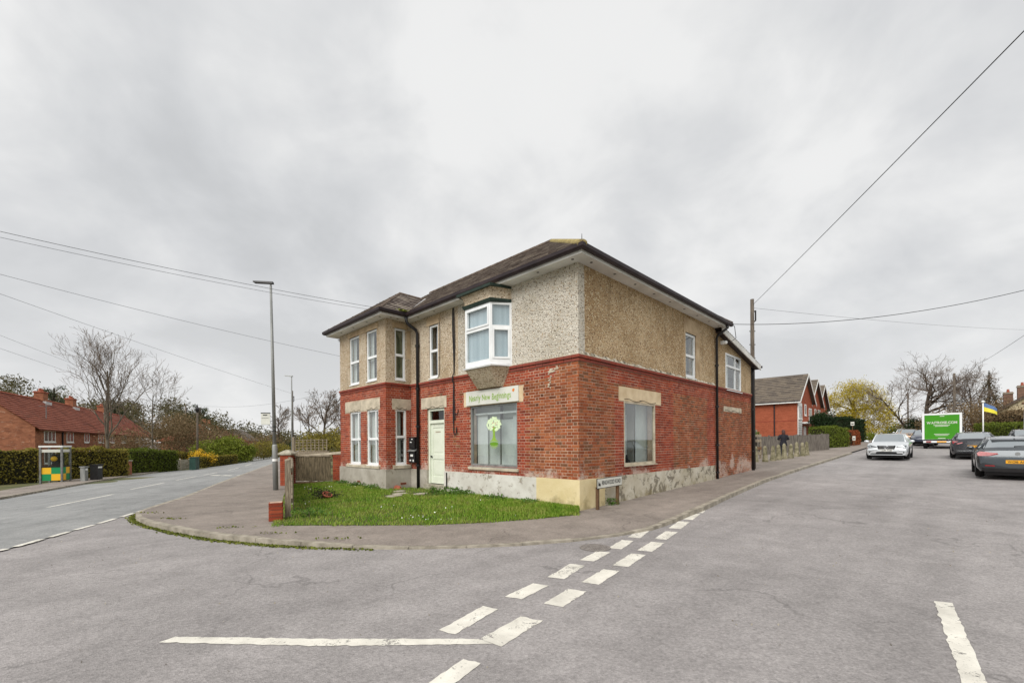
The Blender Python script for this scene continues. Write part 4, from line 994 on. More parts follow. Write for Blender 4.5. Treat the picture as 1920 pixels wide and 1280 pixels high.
def ridge_run(a, b, m, parent, n=None, r=.11):
    a, b = Vector(a), Vector(b); L = (b - a).length; n = n or int(L / .4); d = (b - a) / n
    t = d.normalized(); side = t.cross(Vector((0, 0, 1))).normalized(); upv = side.cross(t)
    for k in range(n):
        mb = MB(); seg = []
        for e, rr in ((a + d * k, r * 1.06), (a + d * (k + 1) - t * .01, r)):
            seg.append([e + side * rr * math.cos(x) + upv * (rr * .75 * math.sin(x)) for x in np.linspace(-.35, math.pi + .35, 8)])
        mb.v = [tuple(p) for p in seg[0] + seg[1]]
        for j in range(7): mb.f.append((j, j + 1, j + 9, j + 8))
        mb.f.append(tuple(range(8)))
        mm = m(k) if callable(m) else m
        mb.build('ridge_tile', mm, parent, True)
ridge_run(R1 + Vector((0, 0, .0)), R2, M['ridge'], roof); ridge_run(A, R1, M['lichen_tile'], roof); ridge_run(B_, R1, M['ridge'], roof)
MB().tube([A + Vector((.02, .02, .02)), A + Vector((.02, .02, .22))], [.012, .005], 5).build('finial', M['dark_fascia'], roof)
# bay roof
yc = 8.85; BX = -.95 - EV; y0, y1 = 7.1 - EV, 10.6 + EV; rise = pit * (y1 - y0) / 2 * 1.0; bz = ZE + rise
ba, bb_, bap = Vector((BX, y0, ZE)), Vector((BX, y1, ZE)), Vector((BX + (y1 - y0) / 2 * .92, yc, bz)); xin = -EV + rise / pit
bi = Vector((xin + .1, yc, bz)); v0 = Vector((-EV, y0, ZE)); v1 = Vector((-EV, y1, ZE))
mb = MB()
for q in ([ba, bb_, bap], [ba, bap, bi, v0], [bb_, v1, bi, bap]): mb.poly([p + dn for p in q])
broof = mb.build('bay_roof', M['slate_base'], house)
tiled([ba, bb_, bap], (bap.x - BX, 0, rise), M['slate'], broof, .21, .3); tiled([ba, v0, bi, bap], (0, yc - y0, rise), M['slate'], broof, .21, .3); tiled([bb_, v1, bi, bap], (0, yc - y1, rise), M['slate'], broof, .21, .3)
ridge_run(ba, bap, M['ridge'], broof, r=.06); ridge_run(bb_, bap, M['ridge'], broof, r=.06); ridge_run(bap, bi, M['ridge'], broof, r=.08)
MB().tube([ba + Vector((.02, .02, 0)), ba + Vector((.02, .02, .2))], [.012, .005], 5).build('finial', M['dark_fascia'], broof)
mb = MB(); q = [v0 + Vector((.02, .06, .035)), v0 + Vector((.16, -.03, .11)), bi + Vector((.02, -.08, .05)), bi + Vector((-.16, -.12, .03))]; mb.poly(q); mb.build('valley_flashing', M['lead'], broof)
P = np.array([(v0.x - .06 + rng.gauss(0, .10), v0.y + rng.gauss(0, .08) + .05, ZE + .05 + rng.uniform(0, .05)) for _ in range(260)])
link('roof_moss', quads_mesh('roof_moss', leaf_quads(P, .06, .8), M['moss']), broof, 'stuff')
# rear wing roof with white bargeboard
mb = MB(); za, zb = 5.80, 4.90
mb.hexa([(8.4, -.22, za - .05), (13.05, -.22, zb - .05), (13.05, 5.2, zb - .05), (8.4, 5.2, za - .05), (8.4, -.22, za + .05), (13.05, -.22, zb + .05), (13.05, 5.2, zb + .05), (8.4, 5.2, za + .05)])
wing = mb.build('wing_roof', M['slate_base'], house)
tiled([(8.45, -.24, za + .05), (13.07, -.24, zb + .05), (13.07, 5.2, zb + .05), (8.45, 5.2, za + .05)], (-4.65, 0, za - zb), M['slate'], wing)
mb = MB(); mb.hexa([(8.45, -.26, za - .20), (13.06, -.26, zb - .16), (13.06, -.225, zb - .16), (8.45, -.225, za - .20), (8.45, -.26, za + .02), (13.06, -.26, zb + .03), (13.06, -.225, zb + .03), (8.45, -.225, za + .02)]); mb.build('bargeboard', M['soffit_white'], house)
mb = MB(); mb.hexa([(8.45, -.224, za - .16), (13.0, -.224, zb - .13), (13.0, .0, zb - .13), (8.45, .0, za - .16), (8.45, -.224, za - .13), (13.0, -.224, zb - .10), (13.0, 0, zb - .10), (8.45, 0, za - .13)]); mb.build('wing_soffit', M['dark_fascia'], house)
MB().tube([(13.1, -.3, zb - .02), (13.1, 5.2, zb - .02)], .05, 8).build('wing_gutter', M['dark_fascia'], house)
# rainwater pipes
def pipe(pts, r=.04, clips=()):
    p = MB().tube(pts, r, 8).build('downpipe', M['black_plastic'], house, True)
    for c in clips: MB().lathe([(r * 1.45, -.03), (r * 1.45, .03)], 10, c).build('pipe_socket', M['black_plastic'], p)
pipe([(-.43, 6.68, 5.86), (-.43, 6.66, 5.70), (-.40, 6.63, 5.60), (-.12, 6.57, 5.42), (-.075, 6.56, 5.3), (-.075, 6.56, .08)], .05, [(-.075, 6.56, z) for z in (.9, 2.2, 3.45, 4.9)])
pipe([(8.45, -.42, 5.85), (8.44, -.42, 5.72), (8.40, -.36, 5.66), (8.38, -.1, 5.48), (8.38, -.07, 5.38), (8.38, -.07, .2)], .045, [(8.38, -.07, z) for z in (.5, 1.5, 2.9, 4.4)])
pipe([(12.62, -.05, 4.8), (12.6, -.06, 4.5), (12.6, -.06, .3)], .06, [(12.6, -.06, z) for z in (1.2, 3.0)])
MB().tube([(-.05, 5.02, .72), (-.05, 5.02, .25), (-.07, 5.1, .18), (-.07, 5.3, .15)], .018, 6).build('service_pipe', M['black_plastic'], house)
# service cable bundle down the front
cab = empty('service_cable', CORNER, HROT); tag(cab, 'black service cable bundle hanging down the front wall left of the oriel', 'cable')
for k, dy in enumerate((-.02, .012, .03)):
    pts = [(-.03 - (.05 if z > 3.5 and z < 3.75 else 0) , 4.63 + dy + .025 * math.sin(z * 2.3 + k), z) for z in np.arange(5.75, 2.3 - k * .05, -.11)]
    MB().tube(pts, .014, 5).build('strand', M['cable'], cab)
pts = [(-.03, 4.66, 2.4), (-.03, 4.66, 2.05)] + [(-.035, 4.66 - .07 + .07 * math.cos(t), 2.0 - .11 * math.sin(t)) for t in np.linspace(0, math.pi, 8)] + [(-.03, 4.52, 2.12)]
MB().tube(pts, .016, 5).build('loop', M['cable'], cab)
MB().tube([(-.03, 4.6, 2.55), (-.035, 4.5, 2.5), (-.03, 4.45, 2.56), (-.03, 4.44, 2.66)], .014, 5).build('hook', M['cable'], cab)
MB().tube([(-.02, 5.4, 5.6), (-.02, 5.36, 5.3), (-.02, 5.38, 4.2), (-.02, 5.40, 3.8), (-.02, 5.5, 3.72)], .009, 4).build('telephone_wire', M['cable'], house)
lampm = MB(); lampm.box(8.95, 9.1, -.12, 0, 5.28, 5.4); lampm.sphere((9.02, -.16, 5.33), .07); lampm.build('security_lamp', M['white_paint'], house)
# bracket at the far end of the eaves
MB().tube([(8.75, -.45, 5.95), (8.95, -.5, 5.85), (9.1, -.5, 5.45), (8.9, -.3, 5.25)], .012, 4).build('cable_bracket', M['cable'], house)
# shop sign board
sign = empty('shop_sign', CORNER, HROT); tag(sign, 'white shop sign board with lime green lettering above the display window', 'sign')
MB().fbox(FM, 1.90, 4.05, 2.72, 3.13, .006, .04).build('board', M['sign_white'], sign)
me, w = text_mesh('Nearly New Beginnings', .25, M['lime'], .10, .10, bold=.012)
o = link('lettering', me, sign); orient(o, FM.p(3.03, 2.84, .044), (0, -1, 0), (0, 0, 1)); k = 1.72 / w; o.scale = (k, 1, 1)
mb = MB(); c = FM.p(2.07, 3.02, .0445)
mb.poly([c + Vector((0, -.05 * math.cos(t) * (1 if t < math.pi * 1.6 else .6), .042 * math.sin(t))) for t in np.linspace(.5, 2 * math.pi - .3, 12)]); mb.build('butterfly', M['orange'], sign)
# weathered corner scar where plaster is missing
sc = MB()
for k in range(34):
    t = k / 33; y = .62 + .42 * t + rng.gauss(0, .03); z = 3.44 - .16 * t + rng.gauss(0, .025) if k < 24 else 3.25 - (k - 24) * .03 + rng.gauss(0, .01)
    if k >= 24: y = .86 + rng.gauss(0, .03)
    n_ = 7; a_, b_s = rng.uniform(.02, .05), rng.uniform(.008, .02); sc.poly([FM.p(y + a_ * math.cos(2 * math.pi * j / n_) * rng.uniform(.6, 1.2), z + b_s * math.sin(2 * math.pi * j / n_) * rng.uniform(.6, 1.2), .0035 + .0003 * k) for j in range(n_)])
sc.build('mortar_repair', M['stone'], house)
# ------------------------------------------------------------------ garden in front of the house
def rebase(o, local):
    """move an Empty to a point of its own local space without moving its children"""
    local = Vector(local); rot = Matrix.Rotation(o.rotation_euler.z, 3, 'Z'); o.location = Vector(o.location) + rot @ local
    for c in o.children: c.location = Vector(c.location) - local
for o in [x for x in bpy.data.objects if x.name.startswith('letter_box') and x.parent is None]: rebase(o, (-.06, 6.85, 1.0))
rebase(sign, (-.03, 3.0, 2.72)); rebase(cab, (-.03, 4.63, 1.9))
lawn_poly = [(1.45, 9.47), (0.43, 8.98), (-0.64, 8.62), (-1.66, 8.43), (-2.71, 8.45), (-3.76, 8.48), (-4.62, 8.46), (-4.95, 9.2), (-6.9, 13.1), (-8.75, 16.95)]
lawn_in = [Wl(.05, .05)[:2], Wl(.05, 1.4)[:2], Wl(.05, 2.6)[:2], Wl(.05, 3.8)[:2], Wl(.05, 5.0)[:2], Wl(.05, 6.2)[:2], Wl(-.3, 7.2)[:2], Wl(-.9, 8.0)[:2], Wl(-.9, 9.4)[:2], Wl(-.9, 10.7)[:2]]
def lawn_z(t): return .106 + .07 * sm(t * 1.3)
rows = []
lp = at_n([(a, b, 0) for a, b in lawn_poly], 40); li = at_n([(a, b, 0) for a, b in lawn_in], 40)
def lawn_pt(i, t):
    i = max(0, min(38.999, i)); k = int(i); f = i - k
    a = lp[k].lerp(lp[k + 1], f); b = li[k].lerp(li[k + 1], f); p = a.lerp(b, t); return (p.x, p.y, G(p.x, p.y) + lawn_z(t) + .012 * math.sin(p.x * 2.1) * math.cos(p.y * 1.7) * sm(t * 4))
rows = [[lawn_pt(i, k / 12) for k in range(13)] for i in range(40)]
tag(grid('lawn_ground', rows, M['soil']), 'soil of the small front lawn')
def blade_mesh(n, h0, h1, rs, pts, wid=.007):
    P = np.array(pts); n = len(P); a = rs.uniform(0, 2 * np.pi, n); d = np.stack([np.cos(a), np.sin(a), 0 * a], 1)
    h = rs.uniform(h0, h1, (n, 1)); lean = d * h * rs.uniform(.1, .9, (n, 1)); side = np.stack([-np.sin(a), np.cos(a), 0 * a], 1) * wid * rs.uniform(.7, 1.6, (n, 1))
    top = P + lean; top[:, 2] += h[:, 0]
    return np.stack([P - side, P + side, top + side * .25, top - side * .25], 1)
def lawn_pts(n, edge=0):
    out = []
    while len(out) < n:
        i = nrng.uniform(0, 39); t = nrng.random() ** .8
        p = lawn_pt(i, t)
        x, y = (p[0] - CORNER.x) * DR.x + (p[1] - CORNER.y) * DR.y, (p[0] - CORNER.x) * DL.x + (p[1] - CORNER.y) * DL.y
        # worn strip and slabs by the door
        if -1.3 < x < -.05 and 4.3 < y < 7.0 and nrng.random() < .72: continue
        if any(abs(x - a) < .27 and abs(y - b) < .32 for a, b in ((-1.35, 5.6), (-1.75, 5.25), (-.95, 5.1), (-1.0, 6.2))): continue
        if -1.35 < x and y > 7 and x > -1.35 and nrng.random() < .6: continue
        out.append(p)
    return out
q = blade_mesh(0, .02, .065, nrng, lawn_pts(56000))
edge = []
for p in resample([(a, b, 0) for a, b in lawn_poly[:8]], .008):
    amp = .03 + .05 * max(0, math.sin(p.x * 3.1) * math.sin(p.x * 7.3 + 1))
    edge.append(gz(p.x + nrng.normal() * .03, p.y - abs(nrng.normal()) * amp + .02, .10))
q2 = blade_mesh(0, .03, .07, nrng, edge)
tag(link('lawn_grass', quads_mesh('lawn_grass', np.concatenate([q, q2]), M['grass']), None, 'stuff'), 'bright green grass of the front lawn', 'grass')
P = []
for c in range(14):
    i, t = nrng.uniform(2, 36), nrng.uniform(.05, .8)
    for k in range(int(nrng.integers(1, 9))): P.append(lawn_pt(i + nrng.normal() * .35, t + nrng.normal() * .03))
P = np.array(P); P[:, 2] += .07
tag(link('daisies', quads_mesh('daisies', leaf_quads(P, .028, 1., 0), M['daisy']), None, 'stuff'), 'tiny white daisies dotted over the lawn', 'flowers')
# broad-leaved weeds against the wall
def tuft(n, c, r, h, size, m, name, label, cat, group=None, up=.4):
    pts = np.stack([nrng.normal(0, r, n), nrng.normal(0, r, n), nrng.random(n) ** 1.2 * h], 1)
    root = empty(name, c); tag(root, label, cat, group)
    link('leaves', quads_mesh('leaves', leaf_quads(pts, size, .55, up), M[m]), root)
    mb = MB()
    for k in range(5): mb.tube([(0, 0, -.03), (rng.gauss(0, r * .6), rng.gauss(0, r * .6), h * .9)], [.006, .003], 4)
    mb.build('stem', M['twig'], root); return root
def on_lawn(x, y): p = Wl(x, y); return (p[0], p[1], G(p[0], p[1]) + .17)
wl = [(-.30, 3.9, .14, 'leafy green weed clump under the shop window'), (-.25, 4.35, .2, 'leafy weed clump right of the doorstep'), (-.75, 4.6, .22, 'broad weed clump in front of the doorstep'), (-.2, 2.6, .12, 'low weed clump against the white plinth'), (-1.15, 7.6, .16, 'weed clump at the corner of the bay'), (-1.15, 8.7, .16, 'weed clump under the bay windows'), (-1.1, 10.1, .16, 'weed clump at the far end of the bay'), (-.2, 1.35, .10, 'small weed clump where white and cream plinth meet')]
for x, y, h, lab in wl: tuft(240, on_lawn(x, y), .17, h, .07, 'weed', 'weed_clump', lab, 'weeds', 'weeds along the foot of the house')
tuft(160, Wl(1.2, -.08, .1), .09, .16, .05, 'weed', 'weed_clump', 'dark weed tuft at the wall foot right of the street sign', 'weeds', 'weeds along the foot of the house')
# stepping slabs
slabs = [(-1.35, 5.6, .55, .4), (-1.75, 5.25, .6, .4), (-.95, 5.1, .5, .35), (-1.0, 6.2, .5, .38)]
slab_l = ['left of the two pale slabs set in the middle of the lawn', 'right of the two pale slabs set in the middle of the lawn', 'pale stone slab on the right below the doorstep', 'pale stone slab on the left below the doorstep']
for (x, y, a, b), lab in zip(slabs, slab_l):
    p = on_lawn(x, y); mb = MB(); n = 9
    o_ = [(a / 2 * math.cos(2 * math.pi * k / n) * rng.uniform(.85, 1.1), b / 2 * math.sin(2 * math.pi * k / n) * rng.uniform(.85, 1.1)) for k in range(n)]
    mb.prism([(u, v, -.06) for u, v in o_], [(u * .96, v * .96, .03) for u, v in o_]); s_ = mb.build('stepping_slab', M['concrete'], None, loc=(p[0], p[1], p[2] - .01)); s_.rotation_euler = (0, 0, HROT + .2); tag(s_, lab, 'paving slab', 'slabs in the lawn')
p = on_lawn(-.62, 6.95); cl = MB().hexa([(-.13, -.09, -.02), (.12, -.1, -.02), (.14, .08, -.02), (-.1, .1, -.02), (-.08, -.06, .11), (.09, -.07, .07), (.08, .06, .09), (-.06, .07, .12)]).build('broken_brick', M['red_tile'], None, loc=p); tag(cl, 'broken lump of red brick lying by the doorstep', 'brick')
# ------------------------------------------------------------------ garden boundary on the left
bx0, bx1 = Vector((-4.80, 9.30, 0)), Vector((-8.75, 17.1, 0)); bd = (bx1 - bx0).normalized()
fence = empty('boundary_fence', gz(bx0.x, bx0.y, .1), math.atan2(bd.y, bd.x)); tag(fence, 'weathered low timber boundary fence running edge-on from the lawn corner', 'fence')
L = (bx1 - bx0).length
MB().hexa([(-.06, -.05, -.2), (.06, -.05, -.2), (.06, .06, -.2), (-.06, .06, -.2), (-.05, -.05, 1.26), (.06, -.05, 1.29), (.06, .06, 1.26), (-.05, .06, 1.22)]).build('post', M['wood_grey'], fence)
for t in (.9, 2.9, 5.0, 7.2): MB().box(t - .05, t + .05, -.05, .05, -.2, 1.14 + rng.uniform(-.05, .05)).build('post', M['wood_grey'], fence)
for z in (.32, .98): MB().box(.0, L - .25, -.085, -.052, z, z + .09).build('rail', M['wood_grey'], fence)
for k in range(int((L - 1.4) / .16)):
    s = .95 + k * .16; h = 1.05 + rng.uniform(-.05, .05); MB().box(s, s + .10, -.11, -.087, .02, h).build('board', M['wood_grey'], fence)
# brick stub by the post
stub = empty('brick_stub', gz(-4.93, 9.06, .08), R(116)); tag(stub, 'low broken stub of old red brick pier beside the fence post', 'brick pier')
MB().box(-.11, .11, -.11, .11, -.1, .40).build('mortar_core', M['mortar'], stub)
for c in range(6):
    for s in (-1, 1):
        for side in range(2):
            m_ = M['brick_plain']
            b = MB(); j = rng.uniform(-.006, .006)
            if side: b.box(s * .118 - .012, s * .118 + .012, -.122 + j, .118 + j, c * .074 - .04, c * .074 + .022)
            else: b.box(-.103 + j, .103 + j, s * .118 - .012, s * .118 + .012, c * .074 - .04, c * .074 + .022)
            b.build('brick', m_, stub)
# capped brick pier and timber gate beside the house
pier = empty('gate_pier', gz(-8.72, 16.9, .05), R(0)); tag(pier, 'brick gate pier with stone cap at the end of the timber gate', 'gate pier')
MB().box(-.19, .19, -.19, .19, -.2, 1.23).build('mortar_core', M['mortar'], pier)
for c in range(17):
    z = c * .074 - .05
    for s in (-1, 1):
        sh = .0 if c % 2 else .0
        for a, b in (((-.203, .01), (.02, .203)) if c % 2 else ((-.203, -.1), (-.09, .09), (.1, .203))):
            MB().box(a, b, s * .192 - .012, s * .192 + .012, z, z + .064).build('brick', M['brick_plain'], pier)
            MB().box(s * .192 - .012, s * .192 + .012, max(a, -.178), min(b, .178), z, z + .064).build('brick', M['brick_plain'], pier)
mb = MB(); mb.box(-.26, .26, -.26, .26, 1.23, 1.29); mb.prism([(-.26, -.26, 1.29), (.26, -.26, 1.29), (.26, .26, 1.29), (-.26, .26, 1.29)], [(-.05, -.05, 1.42), (.05, -.05, 1.42), (.05, .05, 1.42), (-.05, .05, 1.42)]); mb.build('cap', M['concrete'], pier)
gate = empty('timber_gate', gz(-8.48, 17.0, .1), 0); tag(gate, 'mossy vertical board gate between brick pier and house', 'gate')
for k in range(13):
    x = .02 + k * .105; MB().box(x, x + .096, -.012 + rng.uniform(-.006, .006), .012, .12 + rng.uniform(0, .04), 1.10 + rng.uniform(-.015, .01)).build('board', M['wood_fence'], gate)
MB().box(-.0, 1.42, .014, .06, .25, .35).build('rail', M['wood_fence'], gate); MB().box(0, 1.42, .014, .06, .9, 1.0).build('rail', M['wood_fence'], gate)
MB().box(-.02, 1.44, -.04, .06, 1.105, 1.15).build('top_rail', M['wood_grey'], gate)
MB().box(0, 1.42, -.03, .03, -.1, .115).build('gravel_board', M['wood_brown'], gate)
gw = empty('garden_wall', gz(-7.02, 17.15, 0), R(0)); tag(gw, 'short red brick garden wall with stone coping joining the house', 'wall')
MB().box(0, .48, -.12, .3, -.2, 1.28).build('mortar_core', M['mortar'], gw)
for c in range(17):
    z = c * .074 + .0
    for a, b in (((-.005, .21), (.22, .32), (.33, .485)) if c % 2 else ((-.005, .1), (.11, .325), (.335, .485))): MB().box(a, b, -.134, -.115, z, z + .064).build('brick', M['brick_plain'], gw)
MB().hexa([(-1.75, -.16, 1.16), (.46, -.16, 1.30), (.46, .34, 1.30), (-1.75, .34, 1.16), (-1.75, -.16, 1.21), (.46, -.16, 1.40), (.46, .34, 1.40), (-1.75, .34, 1.21)]).build('coping', M['stone'], gw)
M['ivy_dark'] = leafm('dark_ivy', [S(44, 40, 34), S(64, 52, 44), S(60, 72, 40), S(88, 80, 62)])
# terracotta pot knocked over in ivy
pot = empty('plant_pot', on_lawn(-3.15, 6.6), .5); pot.location.z -= .08; pot.rotation_euler = (R(25), R(18), .5); pot.scale = (.8, .8, .8); tag(pot, 'terracotta pot half buried in dark trailing ivy on the lawn', 'plant pot')
MB().lathe([(.10, 0), (.16, .2), (.17, .2), (.17, .25), (.145, .25), (.14, .18)], 18).build('pot', M['red_tile'], pot, True)
n = 900; pts = np.stack([nrng.normal(0, .26, n), nrng.normal(.08, .18, n), .02 + nrng.random(n) ** 1.6 * .24], 1); pts = pts[(np.hypot(pts[:, 0], pts[:, 1] + .12) > .13)]; link('ivy', quads_mesh('ivy', leaf_quads(pts, .07, .7, .3), M['ivy_dark']), pot, 'stuff')
tuft(300, gz(-4.35, 9.35, .1), .17, .2, .06, 'weed', 'trailing_plant', 'pale variegated plant growing at the foot of the fence post', 'plant')
# trellis panel behind the gate
tr = empty('trellis_panel', gz(-11.5, 23.0, .3), R(0)); tag(tr, 'grey timber trellis panel above the fence behind the gate', 'trellis')
for k in range(9): MB().box(k * .21, k * .21 + .04, -.015, .0, 1.0, 1.62).build('slat', M['wood_grey'], tr)
for k in range(5): MB().box(0, 1.72, .002, .018, 1.02 + k * .14, 1.05 + k * .14).build('slat', M['wood_grey'], tr)
MB().box(-.1, 1.8, .0, .05, -.4, 1.0).build('fence_panel', M['wood_grey'], tr)
MB().box(-.12, -.02, -.05, .05, -.4, 1.75).build('post', M['wood_grey'], tr)
# ------------------------------------------------------------------ street furniture
def lamp_post(loc, h, arm, lab, base=True, scale=1.0, adir=R(180)):
    o = empty('street_lamp', loc); tag(o, lab, 'street lamp', 'street lamps')
    if base: MB().tube([(0, 0, -.2), (0, 0, 1.55), (0, 0, 1.60)], [.085, .085, .065], 10).build('base_shaft', M['galv'], o, True)
    MB().tube([(0, 0, 1.5 if base else -.2), (0, 0, h)], [.062 * scale, .038 * scale], 10).build('column', M['galv'], o, True)
    d = Vector((math.cos(adir), math.sin(adir), 0)); s_ = Vector((-d.y, d.x, 0))
    MB().tube([Vector((0, 0, h - .02)), Vector((0, 0, h + .12))], .03, 8).build('spigot', M['galv'], o)
    mb = MB(); a = -d * .08 + Vector((0, 0, h + .07)); b = d * arm + Vector((0, 0, h + .13)); mb.hexa([a - s_ * .07, b - s_ * .09, b + s_ * .09, a + s_ * .07, a - s_ * .05 + Vector((0, 0, .07)), b - s_ * .07 + Vector((0, 0, .05)), b + s_ * .07 + Vector((0, 0, .05)), a + s_ * .05 + Vector((0, 0, .07))]); mb.build('lantern', M['black_plastic'] if base else M['galv'], o)
    return o
lp1 = lamp_post(gz(-8.22, 15.1, .08), 7.1, .58, 'tall grey street lamp on the pavement beside the lawn fence'); lp1.rotation_euler = (0, R(-1.0), 0)
MB().lathe([(.088, 1.02), (.088, 1.1)], 10).build('white_band', M['white_paint'], lp1)
for z in (2.05, 2.2): MB().lathe([(.068, z), (.068, z + .03)], 10).build('bracket_band', M['black_plastic'], lp1)
bs = empty('bus_stop_flag', (-8.3, 15.06, 2.32), R(10)); tag(bs, 'white bus stop flag sign fixed to the tall street lamp', 'bus stop sign')
MB().box(-.36, -.07, -.01, .01, 0, .40).build('plate', M['sign_white'], bs); MB().box(-.37, -.06, -.012, .012, .38, .41).build('top_edge', M['sign_black'], bs)
MB().box(-.3, -.16, -.014, -.011, .31, .34).build('print', M['sign_black'], bs); MB().box(-.34, -.12, -.014, -.011, .22, .235).build('print', M['galv'], bs); MB().box(-.07, .02, -.008, .008, .1, .13).build('bracket', M['galv'], bs); MB().box(-.36, -.07, -.012, .012, -.01, .005).build('bottom_edge', M['galv'], bs)
lamp_post(gz(-16.2, 32.0, .1), 6.4, .5, 'slim grey street lamp farther along the main road', False)
lamp_post(gz(-36.5, 75, .1), 6.7, .7, 'tiny distant street lamp beyond the trellis', False)
def util_pole(loc, h, r, lab, cross=False):
    o = empty('utility_pole', loc); tag(o, lab, 'utility pole', 'timber utility poles')
    MB().tube([(0, 0, -.3), (0, 0, h)], [r, r * .72], 9).build('shaft', M['pole'], o, True)
    MB().tube([(r * .75, 0, h - .55), (r * .75 + .07, 0, h - .5), (r * .75 + .07, 0, h - .95), (r * .75, 0, h - 1.0)], .035, 6).build('terminal_box', M['black_plastic'], o)
    return o
pr = util_pole(gz(10.82, 19.5, .05), 7.65, .105, 'dark timber utility pole rising behind the corner house')
for z in (5.0, 5.6, 6.2): MB().box(-.13, .13, -.02, .02, z, z + .04).build('step_iron', M['galv'], pr)
util_pole(gz(46.86, 46, .05), 7.2, .14, 'timber utility pole right of the box van')
util_pole(gz(-20.2, 40, .05), 6.4, .11, 'dark timber utility pole beside the slim street lamp')
util_pole(gz(62, 68, .05), 7.0, .12, 'small distant utility pole above the oncoming car')
pl = empty('lantern_post', gz(-30.4, 42.0, .1)); tag(pl, 'old timber post with a pointed dark top behind the green cabinet', 'post')
MB().tube([(0, 0, -.2), (0, 0, 5.4)], [.11, .08], 8).build('shaft', M['pole'], pl, True); MB().lathe([(.07, 5.2), (.17, 5.5), (.17, 5.62), (.05, 5.85), (.02, 6.05)], 8).build('head', M['black_plastic'], pl)
# cables
def wire(a, b, sag, lab, r=.012, m='cable', n=26):
    a, b = Vector(a), Vector(b); mid = (a + b) / 2
    pts = [a.lerp(b, t / n) - mid - Vector((0, 0, sag * 4 * (t / n) * (1 - t / n))) for t in range(n + 1)]
    o = MB().tube(pts, r, 5).build('overhead_cable', M[m], None, True, loc=mid); tag(o, lab, 'overhead cable', 'overhead cables'); return o
PT = Vector((10.86, 19.5, 7.75))
util_pole(gz(2.66, -10, 0), 7.1, .12, 'timber utility pole across the junction behind the viewer')
util_pole(gz(20.4, 14.2, 0), 7.6, .12, 'timber utility pole on the right verge beside the graphite hatchback')
util_pole(gz(52.5, 40, 0), 10.4, .13, 'tall timber utility pole in the garden of the cream house')
util_pole(gz(-18.5, 5.5, 0), 8.8, .12, 'timber utility pole on the far pavement left of the view')
hp = Vector(Wl(-.9, 7.7)); P_L = (-18.5, 5.5)
wire(PT, (2.66, -10, 6.9), .10, 'overhead cable climbing steeply from the pole to the top right corner', .0085)
wire(PT - Vector((0, 0, .15)), (52.5, 40, 11.6), .3, 'faint thin cable from the pole top towards the right', .006, 'cable_grey')
h_end = Vector(Wl(9.0, -.45)) + Vector((0, 0, 5.95)); wire(h_end, (20.4, 14.2, 7.5), .6, 'thick cable from the house eaves sagging to the right', .0105)
wire((46.86, 46, 8.3), (20.4, 14.2, 7.6), .35, 'cable from the far pole rising to the right edge', .010)
wire((*P_L, 7.45), hp + Vector((0, 0, 6.25)), .30, 'upper of the two paired cables leading to the bay roof', .0058)
wire((*P_L, 7.30), hp + Vector((0, 0, 6.15)), .31, 'lower of the two paired cables leading to the bay roof', .005, 'cable_grey')
wire((*P_L, 7.3), Vector(Wl(.2, 11.66)) + Vector((0, 0, 5.2)), .3, 'thin cable reaching the house below the bay eaves', .005, 'cable_grey')
wire((*P_L, 8.0), (-20.2, 40, 6.3), .2, 'cable running from the left edge to the dark pole', .006)
wire((*P_L, 7.9), (-45, 60, 7.0), .15, 'upper faint cable at the left edge behind the bare tree', .0065, 'cable_grey')
wire((*P_L, 7.2), (-45, 60, 6.6), .25, 'lower faint cable at the left edge behind the bare tree', .0065, 'cable_grey')
util_pole((-45, 60, -.6), 7.8, .11, 'timber utility pole half hidden behind the brick terrace trees')
wire((-30.4, 42, 5.5), Vector(Wl(4.0, 11.7)) + Vector((0, 0, 5.65)), .95, 'cable sagging from the pointed post towards the house', .0065, 'cable_grey')
# telephone box
tb = empty('telephone_box', gz(-27.95, 26.6, .08), R(24)); tag(tb, 'glazed telephone box with yellow and green lower panels before the hedge', 'telephone box')
w_ = .48; H = 2.12
for sx in (-1, 1):
    for sy in (-1, 1): MB().box(sx * w_ - .045, sx * w_ + .045, sy * w_ - .045, sy * w_ + .045, -.1, H).build('corner_post', M['alloy'], tb)
MB().box(-w_ - .06, w_ + .06, -w_ - .06, w_ + .06, H, H + .10).build('roof', M['white_paint'], tb)
faces_ = [Frame((0, 0, 0), (1, 0, 0), (0, -1, 0)), Frame((0, 0, 0), (0, 1, 0), (1, 0, 0)), Frame((0, 0, 0), (-1, 0, 0), (0, 1, 0)), Frame((0, 0, 0), (0, -1, 0), (-1, 0, 0))]
for i, F in enumerate(faces_):
    MB().fbox(F, -w_ + .05, w_ - .05, H - .30, H - .13, w_ - .02, w_ + .01).build('header_panel', M['sign_white'], tb)
    MB().fbox(F, -w_ + .05, w_ - .05, .98, H - .31, w_ - .008, w_ + .0).build('pane', M['glass_clear'], tb)
    MB().fbox(F, -w_ + .05, w_ - .05, .91, .98, w_ - .03, w_ + .012).build('mid_rail', M['black_plastic'], tb)
    for a in range(2):
        for b in range(2):
            MB().fbox(F, -w_ + .05 + a * (w_ - .05), -w_ + .05 + (a + 1) * (w_ - .05) - .003, .12 + b * .395, .12 + (b + 1) * .395 - .003, w_ - .015, w_).build('lower_panel', M['yellow_panel'] if (a + b + (i % 2)) % 2 else M['green_panel'], tb)
MB().box(-.25, .25, .2, .4, 1.0, 1.7).build('telephone', M['black_plastic'], tb)
mb = MB(); mb.sphere((-.05, -.05, 1.42), (.16, .1, .16)); mb.build('sticker', M['yellow_panel'], tb)
